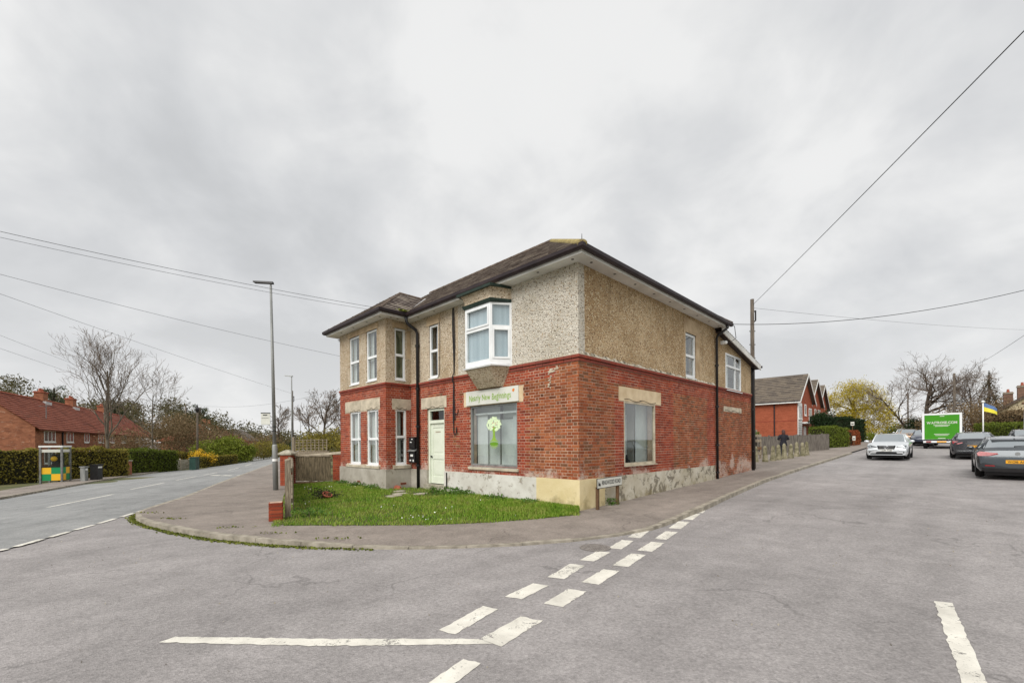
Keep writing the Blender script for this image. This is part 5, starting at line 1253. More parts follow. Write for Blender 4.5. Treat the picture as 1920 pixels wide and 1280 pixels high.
# litter bins, cabinet
def bin_(loc, w, h, m, lab, lid):
    o = empty('litter_bin', loc, R(100)); tag(o, lab, 'litter bin', 'bins beside the telephone box')
    MB().box(-w / 2, w / 2, -w / 2, w / 2, 0, h).build('body', M[m], o); MB().box(-w / 2 - .04, w / 2 + .04, -w / 2 - .04, w / 2 + .04, h, h + .06).build('lid', M[lid], o)
    MB().box(-w / 2 + .04, w / 2 - .04, -w / 2 - .006, -w / 2 + .0, h - .18, h - .08).build('label_band', M['white_paint'], o); MB().box(w / 2, w / 2 + .006, -w / 2 + .05, w / 2 - .05, h - .18, h - .08).build('label_band', M['white_paint'], o); return o
bin_(gz(-26.5, 26.9, .1), .25, .84, 'galv', 'slim grey litter bin right of the telephone box', 'galv')
bin_(gz(-26.7, 27.9, .1), .42, .92, 'black_plastic', 'wider black litter bin in front of the olive hedge', 'black_plastic')
cb = empty('utility_cabinet', gz(-27.5, 37.6, .08), R(112)); tag(cb, 'dark green utility cabinet by the main road kerb', 'utility cabinet')
MB().box(-.55, .55, -.22, .22, -.05, .98).build('body', M['cabinet_green'], cb); MB().box(-.58, .58, -.25, .25, .98, 1.03).build('lid', M['cabinet_green'], cb); MB().box(-.01, .01, -.226, -.22, .02, .95).build('door_gap', M['black_plastic'], cb)
# street name sign
sn = empty('street_name_sign', Wl(.36, -.25, .1), HROT + R(4)); tag(sn, 'white street name plate on two posts against the house corner', 'street sign')
for x in (.0, .98): MB().box(x - .035, x + .035, -.03, .03, -.2, .52).build('post', M['wood_brown'], sn)
MB().box(-.08, 1.12, -.05, -.032, .50, .71).build('plate', M['sign_white'], sn)
mb = MB(); mb.box(-.095, 1.135, -.046, -.03, .485, .50); mb.box(-.095, 1.135, -.046, -.03, .71, .722); mb.box(-.095, -.08, -.046, -.03, .50, .71); mb.box(1.12, 1.135, -.046, -.03, .5, .71); mb.build('plate_edge', M['sign_black'], sn)
me, w = text_mesh('RINGWOOD ROAD', .14, M['sign_black'], 0, .05, bold=.01); o = link('lettering', me, sn); orient(o, (.585, -.0535, .565), (1, 0, 0), (0, 0, 1)); o.scale = (.93 / w, 1, 1)
mb = MB(); mb.poly([(-.05, -.0535, .555), (.06, -.0535, .545), (.055, -.0535, .60), (.035, -.0535, .59), (.03, -.0535, .63), (-.0, -.0535, .60), (-.03, -.0535, .66), (-.045, -.0535, .60)]); mb.build('crest', M['sign_black'], sn)
# bollards
bo = MB().lathe([(.16, -.1), (.16, .12), (.14, .14), (.10, .66), (.105, .70), (.09, .80), (.05, .88), (0.005, .90)], 8)
bme = bo.mesh('bollard_body', M['bollard'])
bpos = [(17.9, 1.33), (18.1, .92), (19.1, .80), (20.0, .74), (20.9, .66), (21.7, .52), (23.7, .63), (24.3, .43), (25.3, .40), (34.3, .9)]
nm = ['leftmost', 'second', 'third', 'fourth', 'fifth', 'sixth', 'seventh', 'eighth', 'ninth']
for i, (x, y) in enumerate(bpos):
    o = link('bollard', bme, None, loc=Wl(x, y, .1)); o.rotation_euler = (rng.uniform(-.03, .03), rng.uniform(-.03, .03), HROT + rng.uniform(-.2, .2)); o.scale = (1, 1, rng.uniform(.93, 1.03))
    tag(o, ('%s mossy concrete bollard of the row beyond the house, counted from the house' % nm[i]) if i < 9 else 'lone concrete bollard at the far end of the grey fence', 'bollard', 'concrete bollards on the forecourt')
# ------------------------------------------------------------------ wooden fence beyond the bollards
def board_fence(a, b, h, lab, m='fence_dark', bw=.16, name='board_fence'):
    a, b = Vector(a), Vector(b); d = b - a; L = d.length; ang = math.atan2(d.y, d.x); o = empty(name, gz(a.x, a.y, .08), ang); tag(o, lab, 'fence')
    zb_ = G(b.x, b.y) - G(a.x, a.y); n = int(L / bw); bmesh_ = MB().box(0, bw * .96, -.012, .012, 0, h).mesh('board', M[m])
    for k in range(n): c = link('board', bmesh_, o, loc=(k * L / n, rng.uniform(-.006, .006), zb_ * k / n + rng.uniform(-.03, .01)))
    for k in range(int(L / 1.8) + 1): MB().box(-.05, .05, .02, .12, -.2, h + .05).build('post', M[m], o, loc=(min(k * 1.8, L), 0, zb_ * k * 1.8 / L))
    return o
board_fence(Wl(24.4, 3.2), Wl(34.0, .55), 1.28, 'grey weathered board fence behind the bollards')
board_fence(Wl(18.5, 4.2), Wl(20.6, 3.4), 1.5, 'short pale board fence next to the house end', 'wood_grey')
tc = empty('timber_planter', Wl(20.6, 2.5, .1), HROT - R(50)); tag(tc, 'weathered timber crate stand with dark gaps behind the bollards', 'planter')
for x in (-.6, .6):
    for y in (-.25, .25): MB().box(x - .04, x + .04, y - .04, y + .04, 0, 1.75 if y > 0 else 1.2).build('post', M['wood_grey'], tc)
for z in (.25, .55, 1.0, 1.3): MB().box(-.64, .64, -.31, -.28, z, z + .16).build('board', M['wood_grey'] if z != .55 else M['wood_brown'], tc)
MB().box(-.6, .6, -.25, .25, .5, .53).build('shelf', M['wood_brown'], tc); MB().box(-.6, .6, .2, .23, .3, 1.5).build('back_panel', M['dark_room'], tc)
n = 260; pts = np.stack([nrng.uniform(-.6, .6, n), nrng.uniform(-.25, .25, n), 1.46 + nrng.random(n) * .15], 1); link('plants', quads_mesh('plants', leaf_quads(pts, .09, .6, .5), M['weed']), tc, 'stuff')
M['chimney_brown'] = far_brick_mat('brown_chimney_brick', S(104, 82, 70), S(130, 102, 86), S(150, 130, 112))
M['pane_far'] = mat('reflective_pane', S(66, 70, 74), S(96, 100, 102), 2, .08, spec=.9)
M['hill_brick'] = far_brick_mat('hill_house_brick', S(142, 76, 54), S(160, 88, 64), S(174, 108, 84))
# ------------------------------------------------------------------ trees and hedges
def bare_tree(name, label, loc, h, seed, tr=.16, fork=.35, spread=1.0, levels=4, kids=(9, 5, 5, 4), tw=.014, m='bark', group=None, lean=(0, 0), upright=.35, mt='twig'):
    r = random.Random(seed); big, small = MB(), MB()
    def grow(p, d, L, rad, lv):
        n = 5 if lv < 2 else 3; pts = [p]; rr = [rad]; dirs = []
        for i in range(n):
            wob = .045 if lv == 0 else .20
            d = (d + Vector((r.gauss(0, wob), r.gauss(0, wob), r.gauss(0, wob) + (upright * .25 if lv else .05)))).normalized()
            p = p + d * (L / n); pts.append(p); rr.append(max(tw, rad * (1 - (.72 if lv else .62) * (i + 1) / n))); dirs.append(d.copy())
        (big if lv <= 1 else small).tube(pts, rr, 7 if lv == 0 else (5 if lv == 1 else 3), cap=False)
        if lv >= levels: return
        k = kids[lv]
        for j in range(k):
            t = (fork + (1 - fork) * (j + r.random() * .8) / k) if lv == 0 else (.22 + .78 * (j + r.random() * .7) / k)
            t = min(t, .99); i = min(n - 1, int(t * n)); q = pts[i].lerp(pts[i + 1], t * n - i)
            ax = dirs[i].orthogonal().normalized(); ax.rotate(Matrix.Rotation(r.uniform(0, 6.283), 3, dirs[i]))
            ang = r.uniform(.55, 1.05) * spread if lv == 0 else r.uniform(.4, .95)
            nd = (dirs[i] * math.cos(ang) + ax * math.sin(ang)).normalized()
            if lv == 0: ln = L * (.62 - .30 * (t - fork) / (1 - fork)) * r.uniform(.8, 1.15) * (.8 + .3 * spread)
            else: ln = L * r.uniform(.42, .68) * (1.1 - .35 * t)
            grow(q, nd, ln, max(tw, rr[i] * r.uniform(.42, .62)), lv + 1)
    grow(Vector((0, 0, -.2)), Vector((lean[0], lean[1], 1)).normalized(), h * .92, tr, 0)
    o = empty(name, loc); tag(o, label, 'tree', group)
    big.build('trunk', M[m], o, True); small.build('crown', M[mt], o); return o
def leafy_tree(name, label, loc, blobs, n, size, m, trunk_h=1.5, tr=.15, group=None, asp=.6, shell=.35, cat='tree', limbs=6, drop=None, hang=0):
    o = empty(name, loc); tag(o, label, cat, group)
    P = blob_points(blobs, n, shell)
    # eat gaps out of the crown so that sky shows through
    if drop:
        c = nrng.choice(len(P), drop[0]); keep = np.ones(len(P), bool)
        for q in P[c]: keep &= (np.linalg.norm(P - q, axis=1) > drop[1] * nrng.uniform(.5, 1.2))
        P = P[keep]
    Q = leaf_quads(P, size, asp)
    if hang: Q[:, 2, 2] -= hang; 
    link('crown', quads_mesh('crown', Q, M[m]), o)
    mb = MB(); mb.tube([(0, 0, -.3), (0.02, .03, trunk_h * .6), (0, 0, trunk_h)], [tr, tr * .8, tr * .6], 7)
    B = np.array(blobs)
    for k in range(limbs):
        b = B[k % len(B)]; e = b[:3] + nrng.normal(size=3) * b[3:] * .35; s_ = Vector((0, 0, trunk_h * rng.uniform(.5, .95))); mid = (s_ + Vector(e)) / 2 + Vector((0, 0, .1 * trunk_h)); mb.tube([s_, mid, Vector(e)], [tr * .45, tr * .3, tr * .12], 5)
    mb.build('trunk', M['bark_dark'], o, True); return o
def hedge(label, pts, w, h, m, n, size=.1, z0=.0, name='hedge', group=None, round_=.12, loc_dz=0.0):
    pts = [Vector((*p[:2], 0)) for p in pts]; o0 = pts[0]; base = G(o0.x, o0.y) + loc_dz; o = empty(name, (o0.x, o0.y, base)); tag(o, label, 'hedge', group)
    segs = [(a - o0, b - o0) for a, b in zip(pts, pts[1:])]; Ls = [(b - a).length for a, b in segs]; core = MB(); P = []
    for (a, b), L in zip(segs, Ls):
        t = (b - a).normalized(); nr = Vector((-t.y, t.x, 0)); g0 = G(a.x + o0.x, a.y + o0.y) - base; g1 = G(b.x + o0.x, b.y + o0.y) - base
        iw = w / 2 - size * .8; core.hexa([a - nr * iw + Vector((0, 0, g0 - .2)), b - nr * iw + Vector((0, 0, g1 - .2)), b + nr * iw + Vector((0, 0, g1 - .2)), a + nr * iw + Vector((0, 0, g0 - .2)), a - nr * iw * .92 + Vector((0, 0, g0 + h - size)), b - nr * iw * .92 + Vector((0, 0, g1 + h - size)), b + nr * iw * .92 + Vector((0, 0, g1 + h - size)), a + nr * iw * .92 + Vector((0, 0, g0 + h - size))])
        for k in range(int(n * L / sum(Ls))):
            s_ = nrng.uniform(-.02, 1.02); u = nrng.random(); ph = h * (1 + .06 * math.sin(s_ * L * 1.3) + .04 * math.sin(s_ * L * 3.7 + 1) + .03 * math.sin(s_ * L * 8.1)); 
            area = (h, w, h); pick = nrng.random() * (2 * h + w)
            if pick < h: q = -w / 2 * (1 - round_ * u ** 3); z = u * ph
            elif pick < 2 * h: q = w / 2 * (1 - round_ * u ** 3); z = u * ph
            else: q = nrng.uniform(-w / 2, w / 2); z = ph - round_ * abs(q) * .5
            p = a.lerp(b, s_) + nr * (q + nrng.normal() * size * .35); P.append((p.x, p.y, lerp(g0, g1, s_) + z + nrng.normal() * size * .3))
    # ends
    a, b = segs[0][0], segs[-1][1]
    for e, sgn in ((a, -1), (b, 1)):
        t = (segs[0][1] - segs[0][0]).normalized() if sgn < 0 else (segs[-1][1] - segs[-1][0]).normalized(); nr = Vector((-t.y, t.x, 0)); ge = G(e.x + o0.x, e.y + o0.y) - base
        for k in range(int(n * .05 * w)):
            p = e + t * sgn * abs(nrng.normal()) * size * .5 + nr * nrng.uniform(-w / 2, w / 2); P.append((p.x, p.y, ge + nrng.random() * h))
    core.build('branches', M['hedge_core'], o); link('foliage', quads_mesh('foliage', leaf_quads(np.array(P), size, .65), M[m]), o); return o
# left side hedges (far side of the main road)
hedge('long olive clipped hedge left of the telephone box', [(-35.5, 20.5), (-31.0, 28.2)], 1.3, 2.1, 'hedge_olive', 9000, .13)
hedge('olive brown clipped hedge behind the litter bins', [(-29.6, 28.6), (-28.3, 31.6)], 1.3, 2.0, 'hedge_olive', 7000, .12)
hedge('bright green clipped hedge right of the brick gate post', [(-30.2, 33.6), (-30.1, 38.2)], 1.4, 1.85, 'hedge_green', 7500, .12)
hedge('low brown hedge behind the pale wall panels', [(-31.5, 39.2), (-31.5, 43.5)], 1.2, 1.5, 'hedge_olive', 4500, .12)
hedge('low green hedge right of the utility cabinet', [(-29.2, 40.3), (-28.6, 44.6)], .9, 1.0, 'hedge_olive', 4000, .1)
gp = empty('brick_gate_post', gz(-28.9, 32.4, 0), R(100)); tag(gp, 'dark red brick gate post between the two far hedges', 'gate post')
MB().box(-.3, .3, -.3, .3, -.2, 1.1).build('shaft', M['far_brick'], gp); MB().box(-.34, .34, -.34, .34, 1.1, 1.18).build('cap', M['concrete'], gp)
pw = empty('panel_wall', gz(-30.2, 38.4, 0), math.atan2(2.6, .5)); tag(pw, 'low pale concrete panel wall with posts beside the cabinet', 'wall')
for k in range(3): MB().box(k * .95, k * .95 + .88, -.04, .04, 0, .95).build('panel', M['concrete'], pw)
for k in range(4): MB().box(k * .95 - .07, k * .95, -.07, .07, -.1, 1.05).build('post', M['stone'], pw)
bare_tree('bare_tree', 'tall bare tree with many upright twigs before the brick terrace', gz(-30.9, 33.2, 0), 8.9, 16, .13, .30, .60, 4, (18, 5, 4, 3), .007, 'bark', 'bare winter trees on the left', upright=.75)
bare_tree('bare_tree', 'smaller bare tree with spreading twigs right of the tall one', gz(-33.6, 40.5, 0), 7.8, 23, .09, .38, .75, 4, (9, 5, 4, 2), .008, 'bark', 'bare winter trees on the left', upright=.4)
def thick(label, loc, blobs, n, m='brown_leaf', size=.3, name='thicket', drop=None, twigs=60, asp=.32):
    o = leafy_tree(name, label, loc, blobs, n, size, m, 1.0, .12, None, asp, .25, 'shrub', 5, drop); return o
thick('large tan winter thicket behind the bare trees on the left', gz(-38, 47.5, 0), [(0, 0, 2.6, 3.2, 3, 2.8), (3, 2, 2.2, 3, 2.6, 2.4), (-2.5, -2, 2.0, 2.5, 2.5, 2.2), (1.5, 0, 4.2, 2.4, 2.2, 1.6)], 15000, 'brown_leaf', .24)
thick('dark evergreen mass right of the tall bare tree', gz(-42, 58, 0), [(0, 0, 3.6, 3.2, 3, 3.0), (2.5, 1, 3.0, 2.6, 2.6, 2.6), (-1.5, 0, 5.2, 2, 2, 1.4)], 9000, 'olive_wood', .3)
thick('tan scrub bank behind the laurel', gz(-41, 55.5, 0), [(4, 0, 2.2, 3, 2.5, 2.0), (7, 4, 1.9, 3, 2.5, 1.8)], 7000, 'brown_leaf', .26)
leafy_tree('forsythia_bush', 'bright yellow forsythia bush behind the green cabinet', gz(-29.6, 41.0, 0), [(0, 0, 1.0, .8, .7, .8), (.7, .5, .9, .6, .6, .6)], 1500, .13, 'forsythia', .6, .05, cat='shrub', drop=(8, .25))
leafy_tree('laurel_bush', 'large bright green laurel bush beside the main road', gz(-30.5, 46.0, 0), [(0, 0, 1.5, 1.9, 1.6, 1.35), (1.3, -.3, 1.2, 1.4, 1.3, 1.2), (-1.0, -1.3, 1.3, 1.3, 1.3, 1.2), (.4, .3, 2.2, 1.3, 1.2, .8)], 6500, .19, 'laurel', .8, .1, cat='shrub', shell=.6)
leafy_tree('laurel_bush', 'smaller lime green shrub spilling onto the far pavement', gz(-28.2, 46.0, 0), [(0, 0, .8, .8, .8, .9), (.3, .4, 1.3, .6, .6, .6)], 2000, .16, 'laurel', .5, .06, cat='shrub', shell=.5)
leafy_tree('rounded_shrub', 'rounded olive shrub beyond the laurel', gz(-28.9, 50.5, 0), [(0, 0, 1.1, 1.3, 1.2, 1.1), (1.2, 1.5, .9, 1.1, 1.1, .9)], 4000, .15, 'hedge_olive', .5, .06, cat='shrub', shell=.6)
pf = board_fence((-28.9, 47.6), (-29.4, 49.2), .95, 'short pale picket fence past the laurel', 'wood_grey', .2)
leafy_tree('low_shrub', 'dark shrub row at the bend of the main road', gz(-31.5, 58, 0), [(0, 0, .8, 1.6, 1.4, .9), (-1.6, 4, .8, 1.6, 1.6, .9), (-3, 8, .9, 1.6, 1.6, 1.0)], 4000, .2, 'hedge_dark', .4, .06, cat='shrub', shell=.55)
# shrubs behind the timber gate
leafy_tree('evergreen_shrub', 'dense olive green shrubs behind the trellis', gz(-14.0, 30.5, 0), [(0, 0, 1.5, 1.2, 1.1, 1.1), (1.5, .5, 1.6, 1.3, 1.2, 1.2), (2.6, 0, 1.4, 1.0, 1.0, 1.0), (3.6, 0, 1.5, 1, 1, 1.1)], 6500, .15, 'hedge_olive', .8, .08, cat='shrub', shell=.5)
bare_tree('bare_tree', 'round-crowned bare tree rising behind the trellis', gz(-26.1, 60, 0), 7.3, 31, .2, .3, 1.15, 4, (10, 6, 5, 3), .02, 'bark_dark', 'bare winter trees on the left', upright=.3)
for i, (x, y, h, s, lab) in enumerate([(-43, 92, 8.5, 41, 'bare tree left of the bus stop flag far down the road'), (-37, 95, 8.5, 42, 'bare tree right behind the bus stop flag'), (-52, 96, 8.5, 43, 'bare tree above the far bungalow roof'), (-32, 88, 8, 44, 'bare tree just right of the tall street lamp')]):
    bare_tree('bare_tree', lab, gz(x, y, 0), h, s, .2, .35, 1.0, 3, (9, 6, 5), .03, 'bark_dark', 'bare winter trees on the left')
# pines behind the terrace
def pine(label, loc, h, seed, group='pine trees behind the terrace', nb=14, rr=2.6):
    r = random.Random(seed); bl = []
    for k in range(nb):
        t = .45 + .55 * k / nb; a = r.uniform(0, 6.28); q = rr * (1.15 - t) * r.uniform(.5, 1.3) + .3
        bl.append((math.cos(a) * q, math.sin(a) * q, h * t, rr * (1.25 - t) * .75, rr * (1.25 - t) * .75, h * .045))
    return leafy_tree('pine_tree', label, loc, bl, 3800, .32, 'pine', h * .95, .22, group, .3, .1, limbs=nb)
pine('dark layered pine behind the first chimney', gz(-79, 75, 0), 12.8, 5, rr=4.0)
pine('small pine right of the chimneys', gz(-84, 92, 0), 12.0, 6)
pine('dark pine above the scrub bank right of the pointed post', gz(-62, 86, 0), 9.6, 8, rr=3.2)
pine('dark pine over the laurel on the wooded bank', gz(-66, 92, 0), 10.5, 9, rr=3.2)
# woodland mass far behind the left side
W_ = []
for k in range(130):
    t = rng.random(); u = lerp(-30, 660, t); Y = rng.uniform(95, 150)
    X = (u - 960) / 814.7 * Y; top = np.interp(u, [-30, 60, 130, 230, 330, 430, 520, 660], [21, 20, 14.5, 14, 14, 9.5, 5.6, 5.0]) * Y / 110
    r_ = rng.uniform(3.2, 5.2); cz = rng.uniform(.2, .95) * max(1, top - r_ * .7); W_.append((X, Y, cz, r_, r_, r_ * .75))
P = blob_points(W_, 60000, .3)
tag(link('woodland', quads_mesh('woodland', leaf_quads(P, .75, .4), M['olive_wood']), None, 'stuff'), 'olive brown wooded hillside closing the view on the left', 'woodland')
# ------------------------------------------------------------------ right side vegetation
leafy_tree('willow_tree', 'yellow-green weeping willow above the hill road', Wl(69.5, 3.2, 0), [(0, 0, 6.6, 2.6, 2.6, 1.9), (-2.4, 1.2, 5.4, 1.8, 1.8, 1.5), (1.8, -1.2, 5.2, 2.0, 1.8, 2.0), (0, 0, 3.4, 2.6, 2.4, 2.2), (2.5, -2.3, 3.2, 1.6, 1.5, 1.9), (-1.0, 1, 2.4, 2.6, 2.2, 1.8), (1.2, -1, 1.6, 2.4, 2, 1.4)], 30000, .24, 'willow', 5.5, .28, asp=.32, shell=.2, drop=(40, .6))
oak = bare_tree('oak_tree', 'wide spreading bare oak behind the box van', Wl(74.5, -4.0, 0), 8.4, 77, .34, .42, 1.55, 4, (16, 7, 6, 4), .010, 'bark_dark', 'bare trees on the hill road', upright=.22)
bare_tree('oak_tree', 'bare tree leaning left over the hill road', Wl(70.5, -3.3, 0), 7.8, 58, .17, .38, 1.1, 4, (9, 6, 5, 4), .010, 'bark_dark', 'bare trees on the hill road', lean=(-.55, .2), upright=.22)
bare_tree('bare_tree', 'bare tree right of the utility pole by the conifer', Wl(74, -8.5, 0), 7.4, 91, .16, .3, 1.0, 4, (9, 5, 5, 3), .012, 'bark_dark', 'bare trees on the hill road')
bare_tree('bare_tree', 'bare tree behind the cream house', Wl(92, -18.5, 0), 10.5, 93, .25, .35, 1.0, 4, (10, 5, 5, 3), .025, 'bark_dark', 'bare trees on the hill road')
def conifer(label, loc, h, r0, n):
    r = random.Random(3); bl = []
    for k in range(18):
        t = k / 17; q = r0 * (1 - t) ** .8; 
        for j in range(5): a = j * 1.256 + k * .7; bl.append((math.cos(a) * q * .6, math.sin(a) * q * .6, h * (.12 + .86 * t), q * .5 + .12, q * .5 + .12, h * .035))
    return leafy_tree('conifer', label, loc, bl, n, .24, 'conifer', h * .95, .18, None, .35, .2, limbs=10)
conifer('brown-green pointed conifer beside the cream house', Wl(81, -10.3, 0), 9.0, 2.6, 7000)
thick('brown winter thicket behind the box van', Wl(62, -7.6, 0), [(0, 0, 2.2, 2.4, 2.2, 2.2), (2.8, -.6, 2.4, 2.4, 2.2, 2.2), (5.2, -2.4, 2.2, 2.2, 2, 2.2), (-2.0, 1.6, 1.6, 1.8, 1.6, 1.6)], 14000, 'brown_leaf', .24)
thick('ivy clad dark shrub left of the box van', Wl(66, -4.4, 0), [(0, 0, 1.2, 1.2, 1.1, 1.2), (-.9, .8, 1.7, .9, .8, 1.1)], 3500, 'hedge_dark', .18, asp=.7)
thick('round russet shrub beyond the far parked cars', Wl(76, -2.4, 0), [(0, 0, 1.9, 1.5, 1.5, 1.3)], 2600, 'brown_leaf', .2)
thick('small green shrub by the far parked cars', Wl(80, -.7, 0), [(0, 0, 1.2, 1.2, 1.2, 1.2), (-.6, .8, .8, .9, .9, .8)], 2000, 'hedge_green', .2, asp=.6)
hedge('long clipped green hedge behind the parked saloon', [Wl(55.5, -8.6), Wl(47.5, -10.6), Wl(42, -13.4)], 1.2, 1.75, 'hedge_green', 11000, .14)
hedge('taller brown hedge rising behind the flagpole', [Wl(66, -9.6), Wl(57, -12.2), Wl(52, -15.2)], 1.4, 2.9, 'brown_leaf', 11000, .18)
thick('olive shrubs under the cream house roof', Wl(66, -11.6, 0), [(0, 0, 2.6, 2.4, 1.8, 1.3), (3, -2, 2.4, 2, 2, 1.6)], 5000, 'hedge_olive', .2)
leafy_tree('evergreen_tree', 'dark bushy evergreen in front of the gabled brick houses', Wl(40.8, 2.0, 0), [(0, 0, 1.8, 1.2, 1.1, 1.5), (.5, -.3, 1.1, 1.2, 1.1, 1.1), (-.2, .2, 2.6, .8, .8, .6)], 9000, .15, 'hedge_dark', 1.6, .12, shell=.5)
hedge('rounded clipped hedge above the end of the grey fence', [Wl(37.2, 1.9), Wl(40.6, .75)], 1.4, 1.8, 'hedge_green', 7000, .11)
hedge('russet beech hedge beside the hill road pavement', [Wl(43.6, .75), Wl(46.2, .55)], 1.2, 1.35, 'russet', 4500, .12)
hedge('tall dark green clipped hedge under the willow', [Wl(52.5, 2.9), Wl(56.5, 1.4)], 1.8, 2.75, 'hedge_dark', 8000, .14)
leafy_tree('low_shrub', 'yellow-green verge shrub under the willow', Wl(63, 1.0, 0), [(0, 0, .5, .8, .8, .6), (1, 0, .45, .8, .7, .5)], 1300, .16, 'laurel', .3, .04, cat='shrub')
# small notices on the right
for x, y, z0, w, h, lab in ((42.6, .0, .5, .22, .4, 'small white notice on a short post by the russet hedge'), (51.8, 1.2, 1.9, .32, .4, 'white square notice in front of the tall dark hedge')):
    o = empty('notice_board', Wl(x, y, .1), HROT - R(90)); tag(o, lab, 'sign'); MB().box(-.03, .03, -.03, .03, -.2, z0 + h).build('post', M['wood_brown'], o); MB().box(-w / 2, w / 2, -.05, -.035, z0, z0 + h).build('plate', M['sign_white'], o); MB().box(-w / 2 + .05, w / 2 - .05, -.053, -.051, z0 + h * .3, z0 + h * .55).build('print', M['sign_black'], o)
# flag
fl = empty('flagpole', Wl(50.8, -8.45, 0)); tag(fl, 'white flagpole rising from the long green hedge', 'flagpole')
MB().tube([(0, 0, -.2), (0, 0, 3.85)], [.055, .045], 8).build('pole', M['white_paint'], fl, True); MB().sphere((0, 0, 3.87), .12).build('finial', M['white_paint'], fl, True)
fg = empty('flag', Vector(Wl(50.8, -8.45, 3.0)) , R(-20)); tag(fg, 'blue and yellow flag flying from the white pole', 'flag')
for nm_, z0, z1, m_ in (('blue_stripe', .4, .8, 'flag_blue'), ('yellow_stripe', 0, .4, 'flag_yellow')):
    mb = MB(); n = 12
    for side in (-.006, .006):
        for k in range(n):
            x0, x1 = .07 + .95 * k / n, .07 + .95 * (k + 1) / n
            f = lambda x: .10 * math.sin(x * 7) * x; dz = lambda x: -.45 * (x / 1.2) ** 1.3
            zz = lambda z, x: z * (1 - .35 * x / 1.2) + dz(x)
            mb.poly([(x0, f(x0) + side, zz(z0, x0)), (x1, f(x1) + side, zz(z0, x1)), (x1, f(x1) + side, zz(z1, x1)), (x0, f(x0) + side, zz(z1, x0))])
    mb.build(nm_, M[m_], fg, True)
# ------------------------------------------------------------------ neighbouring buildings
def far_window(F, s, z, w, h, parent, lights=2, m='white_paint'):
    mb = MB(); f = .095
    mb.fbox(F, s, s + f, z, z + h, -.05, .03); mb.fbox(F, s + w - f, s + w, z, z + h, -.05, .03); mb.fbox(F, s + f, s + w - f, z + h - f, z + h, -.05, .028); mb.fbox(F, s - .05, s + w + .05, z - .08, z - .0, -.05, .06); mb.fbox(F, s + f, s + w - f, z, z + f, -.05, .028)
    for k in range(1, lights): mb.fbox(F, s + w * k / lights - f / 2, s + w * k / lights + f / 2, z + f, z + h - f, -.05, .027)
    o = mb.build('window', M[m], parent)
    for k in range(lights): a = s + w * k / lights + f / 2; MB().fbox(F, a, a + w / lights - f, z + f, z + h - f, .002, .012).build('pane', M['pane_far'], o)
    return o
ter = empty('brick_terrace', (-39.5, 36, -.65), math.atan2(.872, -.49)); tag(ter, 'long row of orange brick cottages with red clay roof behind the hedges', 'house')
TL, TD, TE, TR_ = 42, 7.2, 3.87, 6.95
mb = MB(); mb.box(0, TL, 0, TD, -.3, TE); mb.prism([(0, 0, TE), (.001, TD, TE), (0, TD / 2, TR_)], [(TL, 0, TE), (TL, TD, TE), (TL, TD / 2, TR_)]); mb.build('wall', M['far_brick'], ter)
mb = MB(); sl = (TR_ - TE) / (TD / 2)
e0, e1 = Vector((-.15, -.3, TE - .3 * sl + .06)), Vector((TL + .15, -.3, TE - .3 * sl + .06)); r0_, r1_ = Vector((-.15, TD / 2, TR_ + .06)), Vector((TL + .15, TD / 2, TR_ + .06))
f0, f1 = Vector((-.15, TD + .3, e0.z)), Vector((TL + .15, TD + .3, e0.z)); mb.poly([e0, e1, r1_, r0_]); mb.poly([f0, f1, r1_, r0_]); mb.poly([e0 - Vector((0, 0, .1)), e1 - Vector((0, 0, .1)), e1, e0]); troof = mb.build('roof', M['clay_roof'], ter)
tiled([e0, e1, r1_, r0_], (0, 1, sl), M['clay_roof'], troof, .32, .5, .03, .012)
ridge_run(r0_, r1_, M['red_tile'], troof, 60, .14)
FT = Frame((0, 0, 0), (1, 0, 0), (0, -1, 0))
for s, w, l in ((1.6, 2.3, 3), (6.4, 1.7, 2), (11, 1.5, 2), (15.3, 1.8, 2), (19.5, 1.7, 2), (24.3, 2.2, 3), (31, 1.7, 2), (36, 1.7, 2)):
    far_window(FT, s, 2.62, w, 1.02, ter, l); far_window(FT, s, .75, w, 1.1, ter, l)
MB().tube([(5.3, -.08, 0), (5.3, -.08, TE - .2)], .06, 6).build('downpipe', M['black_plastic'], ter)
for x, in ((12.2,), (20.,), (31.,)):
    c = MB().box(x - .55, x + .55, TD / 2 - .35, TD / 2 + .35, TR_ - .5, TR_ + .95).build('chimney', M['far_brick'], ter)
    MB().box(x - .62, x + .62, TD / 2 - .42, TD / 2 + .42, TR_ + .8, TR_ + .9).build('chimney_band', M['red_tile'], c); MB().box(x - .7, x + .7, TD / 2 - .6, TD / 2 - .36, TR_ - .55, TR_ - .1).build('flashing', M['lead'], c)
    for k in (-.25, .25): MB().lathe([(.13, 0), (.1, .3)], 8, (x + k, TD / 2, TR_ + .95)).build('chimney_pot', M['red_tile'], c)
ae = MB().tube([(5.2, 1.0, TE + .5), (5.2, 1.0, TE + 2.2)], .035, 5).build('aerial', M['galv'], ter)
mb = MB()
for k in range(6): mb.box(5.2 - .3, 5.2 + .3, .8 + k * .12, .82 + k * .12, TE + 2.05, TE + 2.08)
mb.build('aerial_bars', M['galv'], ae)
po = MB().box(33, 36.5, -2.2, 0.0, .0, 2.6).build('porch', M['white_paint'], ter); MB().hexa([(32.8, -2.4, 2.6), (36.7, -2.4, 2.6), (36.7, 0, 2.6), (32.8, 0, 2.6), (32.8, -2.4, 2.7), (36.7, -2.4, 2.7), (36.7, 0, 3.5), (32.8, 0, 3.5)]).build('porch_roof', M['white_paint'], po)
bg = empty('bungalow', (-43.5, 66, -.35), math.atan2(.93, -.37)); tag(bg, 'distant bungalow with red hipped roof and chimneys beyond the laurel', 'house')
MB().box(0, 15, 0, 8, -.3, 2.5).build('wall', M['far_brick'], bg)
